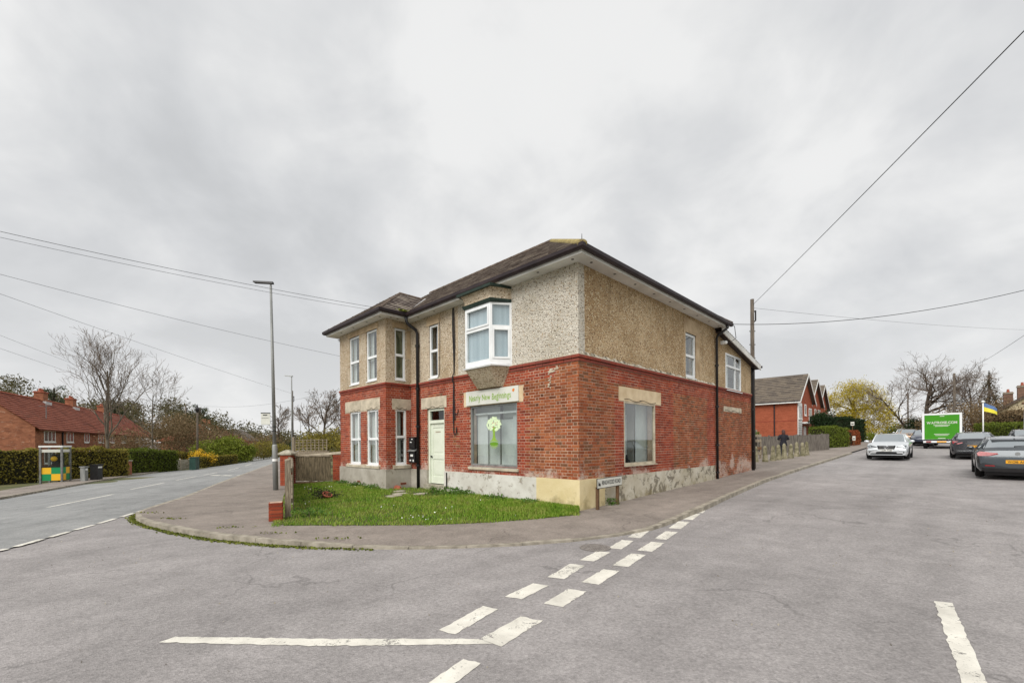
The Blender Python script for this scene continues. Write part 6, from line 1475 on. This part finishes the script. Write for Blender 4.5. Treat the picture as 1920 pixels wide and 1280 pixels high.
mb = MB(); a, b, c, d = Vector((-.4, -.4, 2.5)), Vector((15.4, -.4, 2.5)), Vector((15.4, 8.4, 2.5)), Vector((-.4, 8.4, 2.5)); e, f = Vector((4, 4, 5.2)), Vector((11.4, 4, 5.2)); mb.poly([a, b, f, e]); mb.poly([b, c, f]); mb.poly([c, d, e, f]); mb.poly([d, a, e]); br_ = mb.build('roof', M['clay_roof'], bg)
tiled([a, b, f, e], (0, 4.4, 2.7), M['clay_roof'], br_, .35, .6, .03); tiled([d, a, e], (4.4, 0, 2.7), M['clay_roof'], br_, .35, .6, .03)
for q in ((a, e), (d, e), (b, f), (c, f), (e, f)): ridge_run(q[0], q[1], M['lead'] if q[0] == a else M['red_tile'], br_, 10, .14)
for x in (5.5, 7.5): MB().box(x - .4, x + .4, 3.7, 4.4, 4.6, 6.1).build('chimney', M['far_brick'], br_)
for s in (1.5, 6, 10.5): far_window(Frame((0, 0, 0), (1, 0, 0), (0, -1, 0)), s, .9, 1.8, 1.2, bg)
wg = empty('gabled_cottage', (-51.5, 86, -.2), math.atan2(.93, -.37)); tag(wg, 'small distant cottage with white gable windows past the bungalow', 'house')
MB().box(0, 8, 0, 6, -.3, 2.6).build('wall', M['far_brick'], wg); mb = MB(); mb.prism([(-.3, -.3, 2.6), (-.3, 6.3, 2.6), (-.3, 3, 4.9)], [(8.3, -.3, 2.6), (8.3, 6.3, 2.6), (8.3, 3, 4.9)]); mb.build('roof', M['grey_roof'], wg)
for s in (.6, 3.2, 5.8): far_window(Frame((0, 0, 0), (1, 0, 0), (0, -1, 0)), s, .8, 1.4, 1.4, wg)
MB().box(-.32, -.28, 1.2, 4.8, .2, 2.3).build('white_gable', M['white_paint'], wg)
# three gabled brick houses on the hill road
def gabled(x0, y0, w, dep, ze, zr, lab, side=True, back=0):
    p = Wl(x0, y0); gnd = G(p[0], p[1]); o = empty('gabled_house', (p[0], p[1], 0), HROT); tag(o, lab, 'house', 'gabled brick houses on the hill road')
    mb = MB(); mb.box(0, w, 0, dep, gnd - .5, ze); mb.prism([(0, 0, ze), (w, 0, ze), (w / 2, 0, zr)], [(0, dep, ze), (w, dep, ze), (w / 2, dep, zr)]); mb.build('wall', M['hill_brick'], o)
    sl = (zr - ze) / (w / 2); ov = .3; a, b = Vector((-ov, -.35, ze - ov * sl + .08)), Vector((-ov, dep + .3, ze - ov * sl + .08)); r0_, r1_ = Vector((w / 2, -.35, zr + .08)), Vector((w / 2, dep + .3, zr + .08)); c, d = Vector((w + ov, -.35, a.z)), Vector((w + ov, dep + .3, a.z))
    mb = MB(); mb.poly([a, b, r1_, r0_]); mb.poly([c, d, r1_, r0_]); rf_ = mb.build('roof', M['grey_roof'], o)
    tiled([a, b, r1_, r0_], (1, 0, sl), M['grey_roof'], rf_, .32, .4, .03, .01)
    if side: tiled([c, d, r1_, r0_], (-1, 0, sl), M['grey_roof'], rf_, .34, .4, .03, .01)
    up = Vector((0, 0, 1))
    for e in (a, c):
        t0, t1 = e + Vector((0, -.02, 0)), r0_ + Vector((0, -.02, 0)); MB().hexa([t0 - up * .22, t1 - up * .22, t1 - up * .22 + Vector((0, .04, 0)), t0 - up * .22 + Vector((0, .04, 0)), t0 + up * .02, t1 + up * .02, t1 + up * .02 + Vector((0, .04, 0)), t0 + up * .02 + Vector((0, .04, 0))]).build('bargeboard', M['white_paint'], o)
    MB().box(-ov - .04, -ov, -.3, dep, a.z - .2, a.z - .02).build('fascia', M['white_paint'], o); MB().tube([(-ov - .07, -.3, a.z - .02), (-ov - .07, dep, a.z - .02)], .05, 6).build('gutter', M['dark_fascia'], o)
    return o, gnd
o, gnd = gabled(40.3, 4.0, 6.6, 12, 5.6, 8.25, 'nearest gabled brick house with white bargeboards and grey roof')
FG = Frame((0, 0, 0), (1, 0, 0), (0, -1, 0))
MB().fbox(FG, .15, 1.75, gnd + .6, 5.3, 0.0, .06).build('white_cladding', M['white_paint'], o)
for z in np.arange(gnd + .8, 3.4, .22): MB().fbox(FG, .15, 1.75, z, z + .02, .06, .075).build('cladding_lap', M['galv'], o)
far_window(FG, .3, 3.75, 1.3, 1.3, o, 2).location = (0, -.07, 0); far_window(FG, 3.0, 4.2, .8, 1.1, o, 1); far_window(FG, 5.0, 3.6, 1.3, 1.4, o, 2)
MB().fbox(FG, 1.9, 5.2, gnd + 2.35, gnd + 2.5, 0, 1.0).build('porch_canopy', M['white_paint'], o); MB().fbox(FG, 2.6, 3.6, gnd, gnd + 2.1, -.02, .03).build('door', M['white_paint'], o)
MB().tube([(-.07, 1.9, a_z) for a_z in (gnd, 5.2)], .06, 6).build('downpipe', M['dark_fascia'], o)
MB().box(-.06, .0, 7.0, 7.6, gnd + 1.6, gnd + 2.0).build('wall_vent', M['white_paint'], o)
mb = MB(); mb.box(-.012, -.002, 0, 12, gnd + 2.55, gnd + 2.62); mb.build('brick_string_course', M['band'], o)
o, gnd = gabled(49.0, 4.7, 6.6, 11, 5.75, 8.6, 'middle gabled brick house of the row on the hill')
far_window(FG, .4, 4.1, 1.2, 1.2, o, 2); far_window(FG, 3.0, 4.3, .8, 1.0, o, 1); far_window(FG, 4.9, 4.1, 1.2, 1.2, o, 2)
o, gnd = gabled(57.4, 5.4, 6.8, 11, 5.8, 8.8, 'farthest gabled brick house of the row on the hill')
far_window(FG, .4, 4.1, 1.2, 1.2, o, 2); far_window(FG, 3.0, 4.3, .8, 1.0, o, 1); far_window(FG, 4.9, 4.1, 1.2, 1.2, o, 2); MB().box(4.6, 5.4, 2, 2.8, 7, 9.0).build('chimney', M['hill_brick'], o)
lh = empty('low_brick_house', Wl(62, 3.4), HROT); gnd = G(*Wl(62, 3.4)[:2]); tag(lh, 'low brick house with slate roof and white end pillar before the willow', 'house')
MB().box(0, 6, 0, 6, gnd - .4, 4.2).build('wall', M['hill_brick'], lh); mb = MB(); mb.prism([(-.4, -.4, 4.2), (-.4, 6.4, 4.2), (-.4, 3, 5.7)], [(6.4, -.4, 4.2), (6.4, 6.4, 4.2), (6.4, 3, 5.7)]); mb.build('roof', M['grey_roof'], lh)
MB().box(-.3, .2, -.3, -.05, gnd, 4.2).build('white_pillar', M['white_paint'], lh); MB().box(5.2, 5.9, -.12, -.01, gnd, 4.4).build('white_pillar', M['white_paint'], lh); far_window(FG, 2, gnd + 1.0, 1.6, 1.3, lh)
# cream house on the right: gable towards the road
p = Wl(63.3, -14.6); gnd = G(p[0], p[1]); ch = empty('cream_house', (p[0], p[1], 0), HROT - R(90)); tag(ch, 'cream rendered house with brown roof and chimneys at the right edge', 'house')
hw, z0, z1 = 4.9, 4.5, 8.0   # local x = across the gable (to the right), y = back
mb = MB(); mb.box(-hw + .4, hw - .4, 0, 10, gnd - .4, z0 + .3); mb.prism([(-hw + .4, 0, z0 + .3), (hw - .4, 0, z0 + .3), (0, 0, z1 - .15)], [(-hw + .4, 10, z0 + .3), (hw - .4, 10, z0 + .3), (0, 10, z1 - .15)]); mb.build('wall', M['cream_wall'], ch)
mb = MB(); sl = (z1 - z0) / hw
for s_ in (-1, 1): mb.hexa([(s_ * hw, -.4, z0 - .1), (0, -.4, z1 - .1), (0, 10.3, z1 - .1), (s_ * hw, 10.3, z0 - .1), (s_ * hw, -.4, z0 + .14), (0, -.4, z1 + .14), (0, 10.3, z1 + .14), (s_ * hw, 10.3, z0 + .14)])
cr_ = mb.build('roof', M['ridge'], ch); tiled([Vector((-hw, -.42, z0 + .15)), Vector((-hw, 10.3, z0 + .15)), Vector((0, 10.3, z1 + .15)), Vector((0, -.42, z1 + .15))], (hw, 0, z1 - z0), M['slate'], cr_, .34, .5, .03)
for x, y, zt in ((-2.4, 4.5, 7.75), (-3.3, 7.0, 7.25)):
    c = MB().box(x - .38, x + .38, y - .35, y + .35, 5.0, zt).build('chimney', M['chimney_brown'], ch); MB().box(x - .44, x + .44, y - .41, y + .41, zt - .2, zt - .1).build('chimney_band', M['concrete'], c); MB().lathe([(.14, 0), (.1, .35)], 8, (x, y, zt)).build('chimney_pot', M['red_tile'], c)
far_window(Frame((0, 0, 0), (1, 0, 0), (0, -1, 0)), -2.6, gnd + 2.3, 1.6, 1.2, ch)
sw = empty('garden_frame', Wl(45.0, -11.9, 0), HROT); tag(sw, 'white timber A-frame standing behind the hedge at the right edge', 'garden frame')
for s_ in (-1, 1):
    for y in (0, 1.4): MB().tube([(s_ * .75, y, 0), (s_ * .12, y, 3.4)], .07, 5).build('leg', M['white_paint'], sw)
MB().tube([(0, -.2, 3.4), (0, 1.6, 3.4)], .08, 6).build('top_bar', M['wood_brown'], sw)
# ------------------------------------------------------------------ vehicles
def wheel(parent, x, y, r, w, sgn):
    prof = [(r * .62, -w / 2), (r * .9, -w / 2), (r, -w / 2 + .03), (r, w / 2 - .03), (r * .9, w / 2), (r * .62, w / 2)]
    def turn(mb): mb.v = [(x + a, y + c, r + b) for a, b, c in mb.v]
    t = MB().lathe(prof, 20); turn(t); o = t.build('wheel', M['tyre'], parent, True)
    rm = MB().lathe([(r * .64, -w * .3), (r * .64, w * .36), (r * .58, w * .40), (r * .5, w * .2), (r * .15, w * .32), (.02, w * .34)], 20)
    if sgn < 0: rm.v = [(a, b, -c) for a, b, c in rm.v]
    turn(rm); rm.build('rim', M['rim'], o, True)
    mb = MB()
    for k in range(5):
        an = k * 2 * math.pi / 5; d = Vector((math.cos(an), 0, math.sin(an))); q = Vector((-d.z, 0, d.x)); yy = sgn * w * .38; c = Vector((x, y + yy, r))
        mb.hexa([c + d * .05 - q * .03, c + d * .05 + q * .03, c + d * r * .6 + q * .035, c + d * r * .6 - q * .035] + [v + Vector((0, sgn * .015, 0)) for v in (c + d * .05 - q * .03, c + d * .05 + q * .03, c + d * r * .6 + q * .035, c + d * r * .6 - q * .035)])
    mb.build('spoke', M['rim'], o)
def car(label, loc, rz, st, paint, cab, kind, wheels, group='cars on the hill road', detail=True):
    """st: stations front->back (x, z_low, z_belt, z_top, w_sill, w_max, w_belt, w_top). cab=(cowl, roof_front, roof_rear, deck) station indices"""
    root = empty('car', loc, rz); tag(root, label, 'car', group)
    rings = []
    for x, zl, zb, zt, ws, wm, wb, wt in st:
        zm = zl + (zb - zl) * .55
        half = [(0, zt), (wt * .55, zt - .004), (wt * .92, zt - .022), (wt, zt - .05), (wb, zb), (wm, zb - .07), (wm + .005, zm), (wm - .01, zl + .13), (ws, zl), (0, zl)]
        rings.append([(x, y, z) for y, z in half])
    nj = len(rings[0]); parts = {}
    def face(key, q):
        mb = parts.setdefault(key, MB()); mb.poly(q)
    c0, c1, c2, c3 = cab
    for i in range(len(rings) - 1):
        for j in range(nj - 1):
            for s in (1, -1):
                q = [(p[0], p[1] * s, p[2]) for p in (rings[i][j], rings[i + 1][j], rings[i + 1][j + 1], rings[i][j + 1])]
                key = 'body'
                if j < 3 and i == c0 and c1 == c0 + 1: key = 'windscreen'
                elif j < 3 and i == c2 and c3 == c2 + 1: key = 'rear_window'
                elif j == 3 and c0 <= i < c3: key = 'side_window_%d' % s
                elif j == 8: key = 'underside'
                face(key, q)
    for idx in (0, -1):
        for s in (1, -1): face('body', [(p[0], p[1] * s, p[2]) for p in rings[idx]])
    for key, mb in parts.items():
        nm_ = key.rsplit('_', 1)[0] if key.startswith('side_window') else key
        mt = {'body': M[paint], 'underside': M['black_plastic']}.get(key, M['car_glass'])
        me = mb.mesh(nm_, mt)
        bm = bmesh.new(); bm.from_mesh(me); bmesh.ops.remove_doubles(bm, verts=bm.verts, dist=.0005); bmesh.ops.recalc_face_normals(bm, faces=bm.faces)
        for f in bm.faces: f.smooth = True
        for e in bm.edges:
            if len(e.link_faces) == 2 and e.calc_face_angle(0) > R(38): e.smooth = False
        bm.to_mesh(me); bm.free(); link(nm_, me, root)
    # pillars and roof rails in body colour
    for s in (1, -1):
        def edge(i, j, k=0): p = rings[i][j]; return Vector((p[0], (p[1] + k) * s, p[2]))
        mb = MB(); mb.tube([edge(c0, 3), edge(c1, 3), *[edge(i, 3) for i in range(c1 + 1, c2 + 1)], edge(c3, 3)], .032, 6)
        mid = (c1 + c2) // 2 if c2 - c1 > 1 else c1
        mb.tube([edge(mid, 3, .004), edge(mid, 4, .004)], .035, 5); mb.tube([edge(c2, 3, .004), edge(c3, 4, .004)], .05, 5)
        mb.build('pillar', M[paint], root, True)
    for (wx, wr, ww) in wheels:
        wy = st[len(st) // 2][5]
        for s in (1, -1):
            wheel(root, wx, s * (wy - ww / 2 + .012), wr, ww, s)
            a = MB(); n = 14; pts = [Vector((wx + (wr + .055) * math.cos(t), s * (wy + .008), wr + (wr + .055) * math.sin(t))) for t in np.linspace(-.35, math.pi + .35, n)]
            a.poly([p + Vector((0, s * .002, 0)) for p in pts]); a.build('wheel_arch', M['black_plastic'], root)
    xs_ = [p_[0] for p_ in st]; MB().box(min(xs_) + .25, max(xs_) - .25, -st[len(st) // 2][4] + .12, st[len(st) // 2][4] - .12, .10, .26).build('underbody', M['black_plastic'], root)  # low black box added to darken the ground under the car
    for s in (1, -1):   # door mirrors
        p = rings[c0][4]; m_ = MB().sphere((p[0] - .12, s * (p[1] + .11), p[2] + .10), (.07, .12, .075), 10, 6); o = m_.build('door_mirror', M[paint], root, True)
    return root, rings
M['car_glass'] = mat('car_window_glass', S(148, 156, 160), None, rough=.05, spec=.9, metal=.65, coat=1)
def plate_text(root, body, x, z, back, m, w=.5):
    s = -1 if back else 1
    b = MB().box(x, x + s * .012, -.26, .26, z, z + .11).build('number_plate', M[m], root)
    me, ww = text_mesh(body, .1, M['sign_black'], 0, .06, bold=.015); o = link('lettering', me, root); orient(o, (x + s * .016, 0, z + .02), (0, s, 0), (0, 0, 1)); o.scale = (.44 / ww, 1, 1)
def strip(root, name, m, pts, th=.012): # thin shaped patch: pts polygon (3D) extruded along x by th
    s = th; MB().prism([Vector(p) for p in pts], [Vector(p) + Vector((s, 0, 0)) for p in pts]).build(name, M[m], root)
SAL = [(2.30, .34, .50, .56, .62, .70, .66, .52), (2.24, .24, .60, .68, .74, .80, .76, .62), (2.05, .20, .68, .78, .78, .855, .82, .68), (1.55, .20, .79, .90, .80, .88, .85, .70), (.98, .20, .88, .98, .80, .885, .855, .70), (.25, .20, .92, 1.38, .80, .885, .85, .60), (-.50, .20, .93, 1.44, .80, .885, .85, .60), (-1.15, .20, .95, 1.37, .80, .885, .85, .58), (-1.78, .20, .97, 1.08, .80, .88, .83, .66), (-2.18, .22, .95, 1.04, .78, .85, .78, .64), (-2.30, .30, .82, .92, .70, .78, .72, .58)]
# oncoming silver saloon, facing the camera
p = Wl(24.9, -3.72, 0.006); merc, rg = car('silver saloon driving down the hill road towards the camera', p, HROT + math.pi, SAL, 'silver_paint', (4, 5, 7, 8), 's', [(1.42, .32, .21), (-1.36, .32, .21)])
fx = 2.265
mb = MB(); g_ = [(-.38, .60), (.38, .60), (.42, .775), (-.42, .775)]
strip(merc, 'grille', 'grille', [(fx, y * .9, z - .02) for y, z in g_], .06)
for z in (.63, .68): MB().box(fx + .055, fx + .07, -.30, .30, z, z + .012).build('grille_bar', M['chrome'], merc)
mb = MB(); mb.tube([(fx + .07, -.32, .585), (fx + .07, .32, .585)], .012, 5); mb.tube([(fx + .06, -.31, .735), (fx + .06, .31, .735)], .014, 5); mb.build('grille_trim', M['chrome'], merc)
c = Vector((fx + .08, 0, .66)); mb = MB(); mb.tube([c + Vector((0, .085 * math.cos(t), .085 * math.sin(t))) for t in np.linspace(0, 2 * math.pi, 17)], .011, 5, False)
for k in range(3): a = math.pi / 2 + k * 2 * math.pi / 3; mb.tube([c, c + Vector((0, .08 * math.cos(a), .08 * math.sin(a)))], [.02, .006], 5)
mb.build('emblem', M['chrome'], merc)
for s in (1, -1):
    strip(merc, 'headlight', 'lamp_clear', [(2.12, s * .40, .62), (2.12, s * .78, .64), (2.02, s * .82, .76), (2.10, s * .66, .78), (2.14, s * .42, .70)], .13)
    strip(merc, 'fog_vent', 'grille', [(2.20, s * .48, .34), (2.20, s * .72, .36), (2.20, s * .70, .43), (2.20, s * .5, .42)], .09)
strip(merc, 'lower_grille', 'grille', [(2.24, -.46, .30), (2.24, .46, .30), (2.24, .40, .42), (2.24, -.40, .42)], .09)
strip(merc, 'front_splitter', 'silver_paint', [(2.22, -.72, .24), (2.22, .72, .24), (2.22, .72, .275), (2.22, -.72, .275)], .1)
plate_text(merc, 'LC09 TXM', 2.345, .44, False, 'plate_w')
# parked graphite hatchback seen from behind
HAT = [(2.10, .34, .50, .58, .60, .70, .66, .55), (2.02, .22, .62, .70, .74, .84, .80, .66), (1.4, .20, .78, .86, .82, .895, .87, .72), (.85, .20, .88, .95, .83, .905, .87, .72), (.05, .20, .92, 1.36, .83, .905, .87, .62), (-.6, .20, .94, 1.40, .83, .905, .87, .62), (-1.30, .20, .98, 1.31, .83, .91, .875, .62), (-1.86, .22, .98, 1.03, .82, .91, .86, .74), (-2.06, .24, .84, .92, .80, .90, .85, .76), (-2.10, .26, .70, .80, .78, .885, .86, .78), (-2.15, .32, .52, .60, .74, .84, .82, .74)]
p = Wl(15.35, -7.62, .006); hat, rg = car('dark graphite hatchback parked at the right edge, seen from behind', p, HROT, HAT, 'graphite_paint', (3, 4, 6, 7), 'h', [(1.30, .34, .23), (-1.27, .34, .23)])
for s in (1, -1): strip(hat, 'tail_light', 'tail_red', [(-2.04, s * .88, .74), (-2.0, s * .90, .83), (-1.98, s * .84, .89), (-2.05, s * .44, .835), (-2.06, s * .42, .80), (-2.06, s * .64, .74)], -.065)
strip(hat, 'rear_lower_bumper', 'black_plastic', [(-2.10, -.74, .22), (-2.10, .74, .22), (-2.12, .80, .34), (-2.12, -.80, .34)], -.04)
for s in (1, -1): strip(hat, 'reflector', 'tail_red', [(-2.13, s * .5, .40), (-2.13, s * .72, .41), (-2.13, s * .72, .44), (-2.13, s * .5, .43)], -.03)
MB().tube([(-2.10, -.87, .66), (-2.13, 0, .63), (-2.10, .87, .66)], .012, 5).build('bumper_crease', M['black_plastic'], hat)
plate_text(hat, 'WO16 AOE', -2.15, .50, True, 'plate_y')
mb = MB(); mb.lathe([(.06, -.01), (.06, .01)], 18); mb.v = [(-2.10 + z_, x_, .81 + y_) for x_, y_, z_ in mb.v]; mb.build('badge', M['chrome'], hat)
MB().hexa([(-1.25, -.56, 1.30), (-1.25, .56, 1.30), (-1.45, .54, 1.255), (-1.45, -.54, 1.255), (-1.25, -.56, 1.325), (-1.25, .56, 1.325), (-1.46, .54, 1.27), (-1.46, -.54, 1.27)]).build('roof_spoiler', M['graphite_paint'], hat)
MB().tube([(-1.86, .05, 1.04), (-1.84, .05, 1.06), (-1.80, -.42, 1.09)], .014, 4).build('rear_wiper', M['black_plastic'], hat)
MB().hexa([(-1.12, -.02, 1.385), (-1.05, -.02, 1.39), (-1.05, .02, 1.39), (-1.12, .02, 1.385), (-1.15, -.006, 1.45), (-1.11, -.006, 1.46), (-1.11, .006, 1.46), (-1.15, .006, 1.45)]).build('aerial_fin', M['black_plastic'], hat)
# dark saloon in front of it
p = Wl(26.9, -7.05, .006); sal, rg = car('black saloon parked between the graphite hatchback and the box van', p, HROT, [(a, b, c_, d - .03 if d > 1.1 else d, *r_) for a, b, c_, d, *r_ in SAL], 'black_paint', (4, 5, 7, 8), 's', [(1.42, .32, .21), (-1.36, .32, .21)])
for s in (1, -1): strip(sal, 'tail_light', 'tail_red', [(-2.22, s * .80, .78), (-2.18, s * .82, .92), (-2.22, s * .50, .90), (-2.26, s * .42, .82), (-2.26, s * .6, .76)], -.06)
MB().box(-2.33, -2.30, -.66, .66, .40, .425).build('chrome_strip', M['chrome'], sal); plate_text(sal, 'HJ12 KLO', -2.31, .58, True, 'plate_y')
# far vehicles on the hill
def far_car(label, x, y, face, paint, back, tall=0):
    p = Wl(x, y, .006); st = SAL if not tall else [(a, b + .1, c_ + .25, d + (.34 if d > 1.1 else .26), *r_) for a, b, c_, d, *r_ in HAT]
    r, rg = car(label, p, HROT + (0 if back else math.pi), st, paint, (4, 5, 7, 8) if not tall else (3, 4, 6, 7), 's', [(1.40, .34, .22), (-1.35, .34, .22)])
    for s in (1, -1):
        if back: strip(r, 'tail_light', 'tail_red', [(-2.2, s * .80, .8), (-2.2, s * .82, .95), (-2.2, s * .55, .92), (-2.2, s * .55, .82)], -.06)
        else: strip(r, 'headlight', 'lamp_clear', [(2.1, s * .45, .62), (2.1, s * .8, .64), (2.1, s * .8, .75), (2.1, s * .5, .72)], .14)
    return r
far_car('white car parked at the kerb behind the oncoming silver saloon', 66, -2.3, 0, 'white_car', False)
far_car('bronze car parked just right of the white one up the hill', 60, -3.0, 0, 'tan_paint', False)
far_car('dark tall estate car driving away left of the box van', 56, -5.1, 0, 'graphite_paint', True, 1)
far_car('small navy car peeking out beside the box van', 47, -4.6, 0, 'blue_paint', False)
far_car('dark car parked in front of the black saloon at the hedge', 34.2, -9.6, 0, 'black_paint', True)
# box van
van = empty('box_van', Wl(38.6, -5.78, .006), HROT); tag(van, 'white box van with bright green rear door driving uphill', 'van')
bw, bz0, bz1, bl_ = 1.08, .72, 2.72, 3.7
MB().box(0, bl_, -bw, bw, bz0, bz1).build('cargo_box', M['van_white'], van)
mb = MB(); mb.box(-.03, -.002, -bw - .01, -bw + .12, bz0, bz1 + .01); mb.box(-.03, -.002, bw - .12, bw + .01, bz0, bz1 + .01); mb.box(-.031, -.002, -bw + .12, bw - .12, bz1 - .12, bz1 + .01); mb.build('rear_frame', M['van_white'], van)
MB().box(-.022, -.002, -bw + .125, bw - .125, bz0 + .02, bz1 - .125).build('rear_door', M['van_green'], van)
me, w = text_mesh('WAITROSE.COM', .26, M['sign_white'], 0, .06, bold=.02); o = link('lettering', me, van); orient(o, (-.026, 0, 1.92), (0, -1, 0), (0, 0, 1)); o.scale = (1.66 / w, 1, 1)
for z, a in ((1.80, .45), (1.72, .36), (1.12, .42), (1.02, .36), (.80, .2)): MB().box(-.027, -.023, -a, a, z, z + .035).build('small_print', M['sign_white'], van)
MB().box(-.03, -.023, -.15, .1, 2.48, 2.52).build('small_print', M['sign_white'], van)
MB().box(-.12, .0, -bw + .05, bw - .05, .48, .62).build('bumper_beam', M['van_white'], van); MB().box(-.1, bl_, -.5, .5, .42, .60).build('chassis', M['black_plastic'], van)
for s in (1, -1): MB().box(-.13, -.121, s * .72 - .14, s * .72 + .14, .5, .6).build('tail_light', M['tail_red'], van)
MB().box(-.135, -.121, -.26, .26, .50, .60).build('number_plate', M['plate_y'], van)
mb = MB(); mb.prism([(bl_ + .05, -.98, .45), (bl_ + 2.0, -.95, .45), (bl_ + 2.05, -.95, 1.1), (bl_ + 1.3, -.9, 1.45), (bl_ + .6, -.85, 2.25), (bl_ + .05, -.85, 2.3)], [(bl_ + .05, .98, .45), (bl_ + 2.0, .95, .45), (bl_ + 2.05, .95, 1.1), (bl_ + 1.3, .9, 1.45), (bl_ + .6, .85, 2.25), (bl_ + .05, .85, 2.3)]); cabn = mb.build('cab', M['van_white'], van)
for s in (1, -1):
    MB().box(bl_ + .3, bl_ + 1.0, s * .93 - .01, s * .93 + .01, 1.45, 2.05).build('cab_window', M['car_glass'], cabn); MB().box(bl_ + .9, bl_ + 1.0, s * 1.15 - .12, s * 1.15 + .12, 1.35, 1.75).build('mirror', M['black_plastic'], cabn)
for x in (.9, bl_ + 1.0):
    for s in (1, -1): wheel(van, x, s * .92, .34, .24, s)
# ------------------------------------------------------------------ person on the forecourt, seen from behind
def person(label, loc, rz):
    root = empty('person', loc, rz); tag(root, label, 'person')
    V = []; Rr = []; E = []
    def add(p, r, parent=None):
        V.append(p); Rr.append(r); i = len(V) - 1
        if parent is not None: E.append((parent, i))
        return i
    pel = add((0, 0, .90), (.15, .11)); ab = add((0, .01, 1.06), (.13, .10), pel); ch_ = add((0, -.01, 1.25), (.16, .115), ab); nk = add((0, 0, 1.40), (.055, .055), ch_); hb = add((0, .02, 1.48), (.07, .08), nk); hd = add((0, .03, 1.58), (.078, .092), hb); ht = add((0, .02, 1.65), (.05, .06), hd)
    for s in (1, -1):
        h = add((s * .09, 0, .84), (.09, .09), pel); k = add((s * .13, .03 * s + .02, .47), (.058, .06), h); a = add((s * .15, .02 * s - .03, .09), (.04, .04), k); f = add((s * .155, .10 + .02 * s, .035), (.04, .03), a); add((s * .16, .17 + .02 * s, .03), (.03, .022), f)
        sh = add((s * .17, -.01, 1.33), (.062, .062), ch_); el = add((s * .27, .0, 1.08), (.045, .045), sh); wr = add((s * .16, .20, 1.06), (.03, .03), el); pm = add((s * .11, .27, 1.08), (.03, .018), wr)
        for q in range(4): 
            b = add((s * (.09 - .01 * q), .32, 1.11 - .018 * q), (.009, .009), pm); c = add((s * (.06 - .008 * q), .345, 1.11 - .019 * q), (.0085, .0085), b); add((s * (.035 - .008 * q), .335 - .004 * q, 1.11 - .02 * q), (.008, .008), c)
        t = add((s * .10, .26, 1.13), (.011, .011), pm); add((s * .08, .29, 1.155), (.009, .009), t)
    me = bpy.data.meshes.new('body'); me.from_pydata(V, E, []); o = link('body', me, root)
    sk = o.modifiers.new('skin', 'SKIN'); sk.use_smooth_shade = True
    if not me.skin_vertices: return root
    for i, r in enumerate(Rr): me.skin_vertices[0].data[i].radius = r; me.skin_vertices[0].data[i].use_root = (i == 0)
    sb = o.modifiers.new('sub', 'SUBSURF'); sb.levels = 1; sb.render_levels = 2
    me.materials.append(M['person_mat'])
    # coat: lathe-like shell round the torso, flared at the hem
    def ringpts(z, a, b, cy): return [(a * math.cos(t), cy + b * math.sin(t), z) for t in np.linspace(0, 2 * math.pi, 17)[:-1]]
    R_ = [ringpts(.66, .215, .17, 0), ringpts(.80, .205, .165, 0), ringpts(1.0, .165, .135, .0), ringpts(1.15, .18, .14, 0), ringpts(1.30, .205, .14, -.01), ringpts(1.38, .14, .11, 0), ringpts(1.42, .075, .075, .01)]
    mb = MB(); [mb.v.extend(r) for r in R_]
    for i in range(len(R_) - 1):
        for k in range(16): k2 = (k + 1) % 16; mb.f.append((i * 16 + k, i * 16 + k2, (i + 1) * 16 + k2, (i + 1) * 16 + k))
    mb.build('coat', M['coat_black'], root, True)
    for s in (1, -1): MB().tube([(s * .175, -.01, 1.34), (s * .285, -.01, 1.08), (s * .19, .16, 1.06)], [.08, .066, .05], 9).build('sleeve', M['coat_black'], root, True)
    mb = MB(); mb.sphere((0, .0, 1.58), (.098, .108, .115), 14, 9); mb.sphere((0, -.075, 1.46), (.10, .06, .18), 12, 8); mb.build('hair', M['hair'], root, True)
    for s in (1, -1): MB().sphere((s * .035, .118, 1.585), (.013, .008, .008), 8, 5).build('eye', M['sign_black'], root, True)
    MB().sphere((0, .13, 1.56), (.014, .02, .024), 8, 6).build('nose', M['skin'], root, True); MB().sphere((0, .115, 1.52), (.025, .008, .008), 8, 5).build('mouth', M['red_vinyl'], root, True)
    for s in (1, -1):
        mb = MB(); mb.sphere((s * .157, .08 + .02 * s, .045), (.048, .125, .05), 10, 6); mb.build('shoe', M['coat_black'], root, True)
    return root
def pm_mat():
    m, nt, b, o = new_mat('clothed_body'); g = NG(nt); tc = g.n('ShaderNodeTexCoord'); sp = g.n('ShaderNodeSeparateXYZ'); g.l(tc.outputs['Object'], sp.inputs[0])
    hands = g.math('MULTIPLY', g.math('GREATER_THAN', sp.outputs[1], .20), g.math('GREATER_THAN', sp.outputs[2], .9)); head = g.math('GREATER_THAN', sp.outputs[2], 1.41); f = g.math('MAXIMUM', hands, head)
    g.l(g.mix(f, M['coat_black'].node_tree.nodes['Color Ramp'].color_ramp.elements[0].color[:], S(206, 160, 134)), b.inputs['Base Color']); b.inputs['Roughness'].default_value = .7; return m
M['person_mat'] = pm_mat()
person('person in black coat and leggings standing behind the bollards, seen from behind', Wl(23.7, 1.35, .1), R(-15))
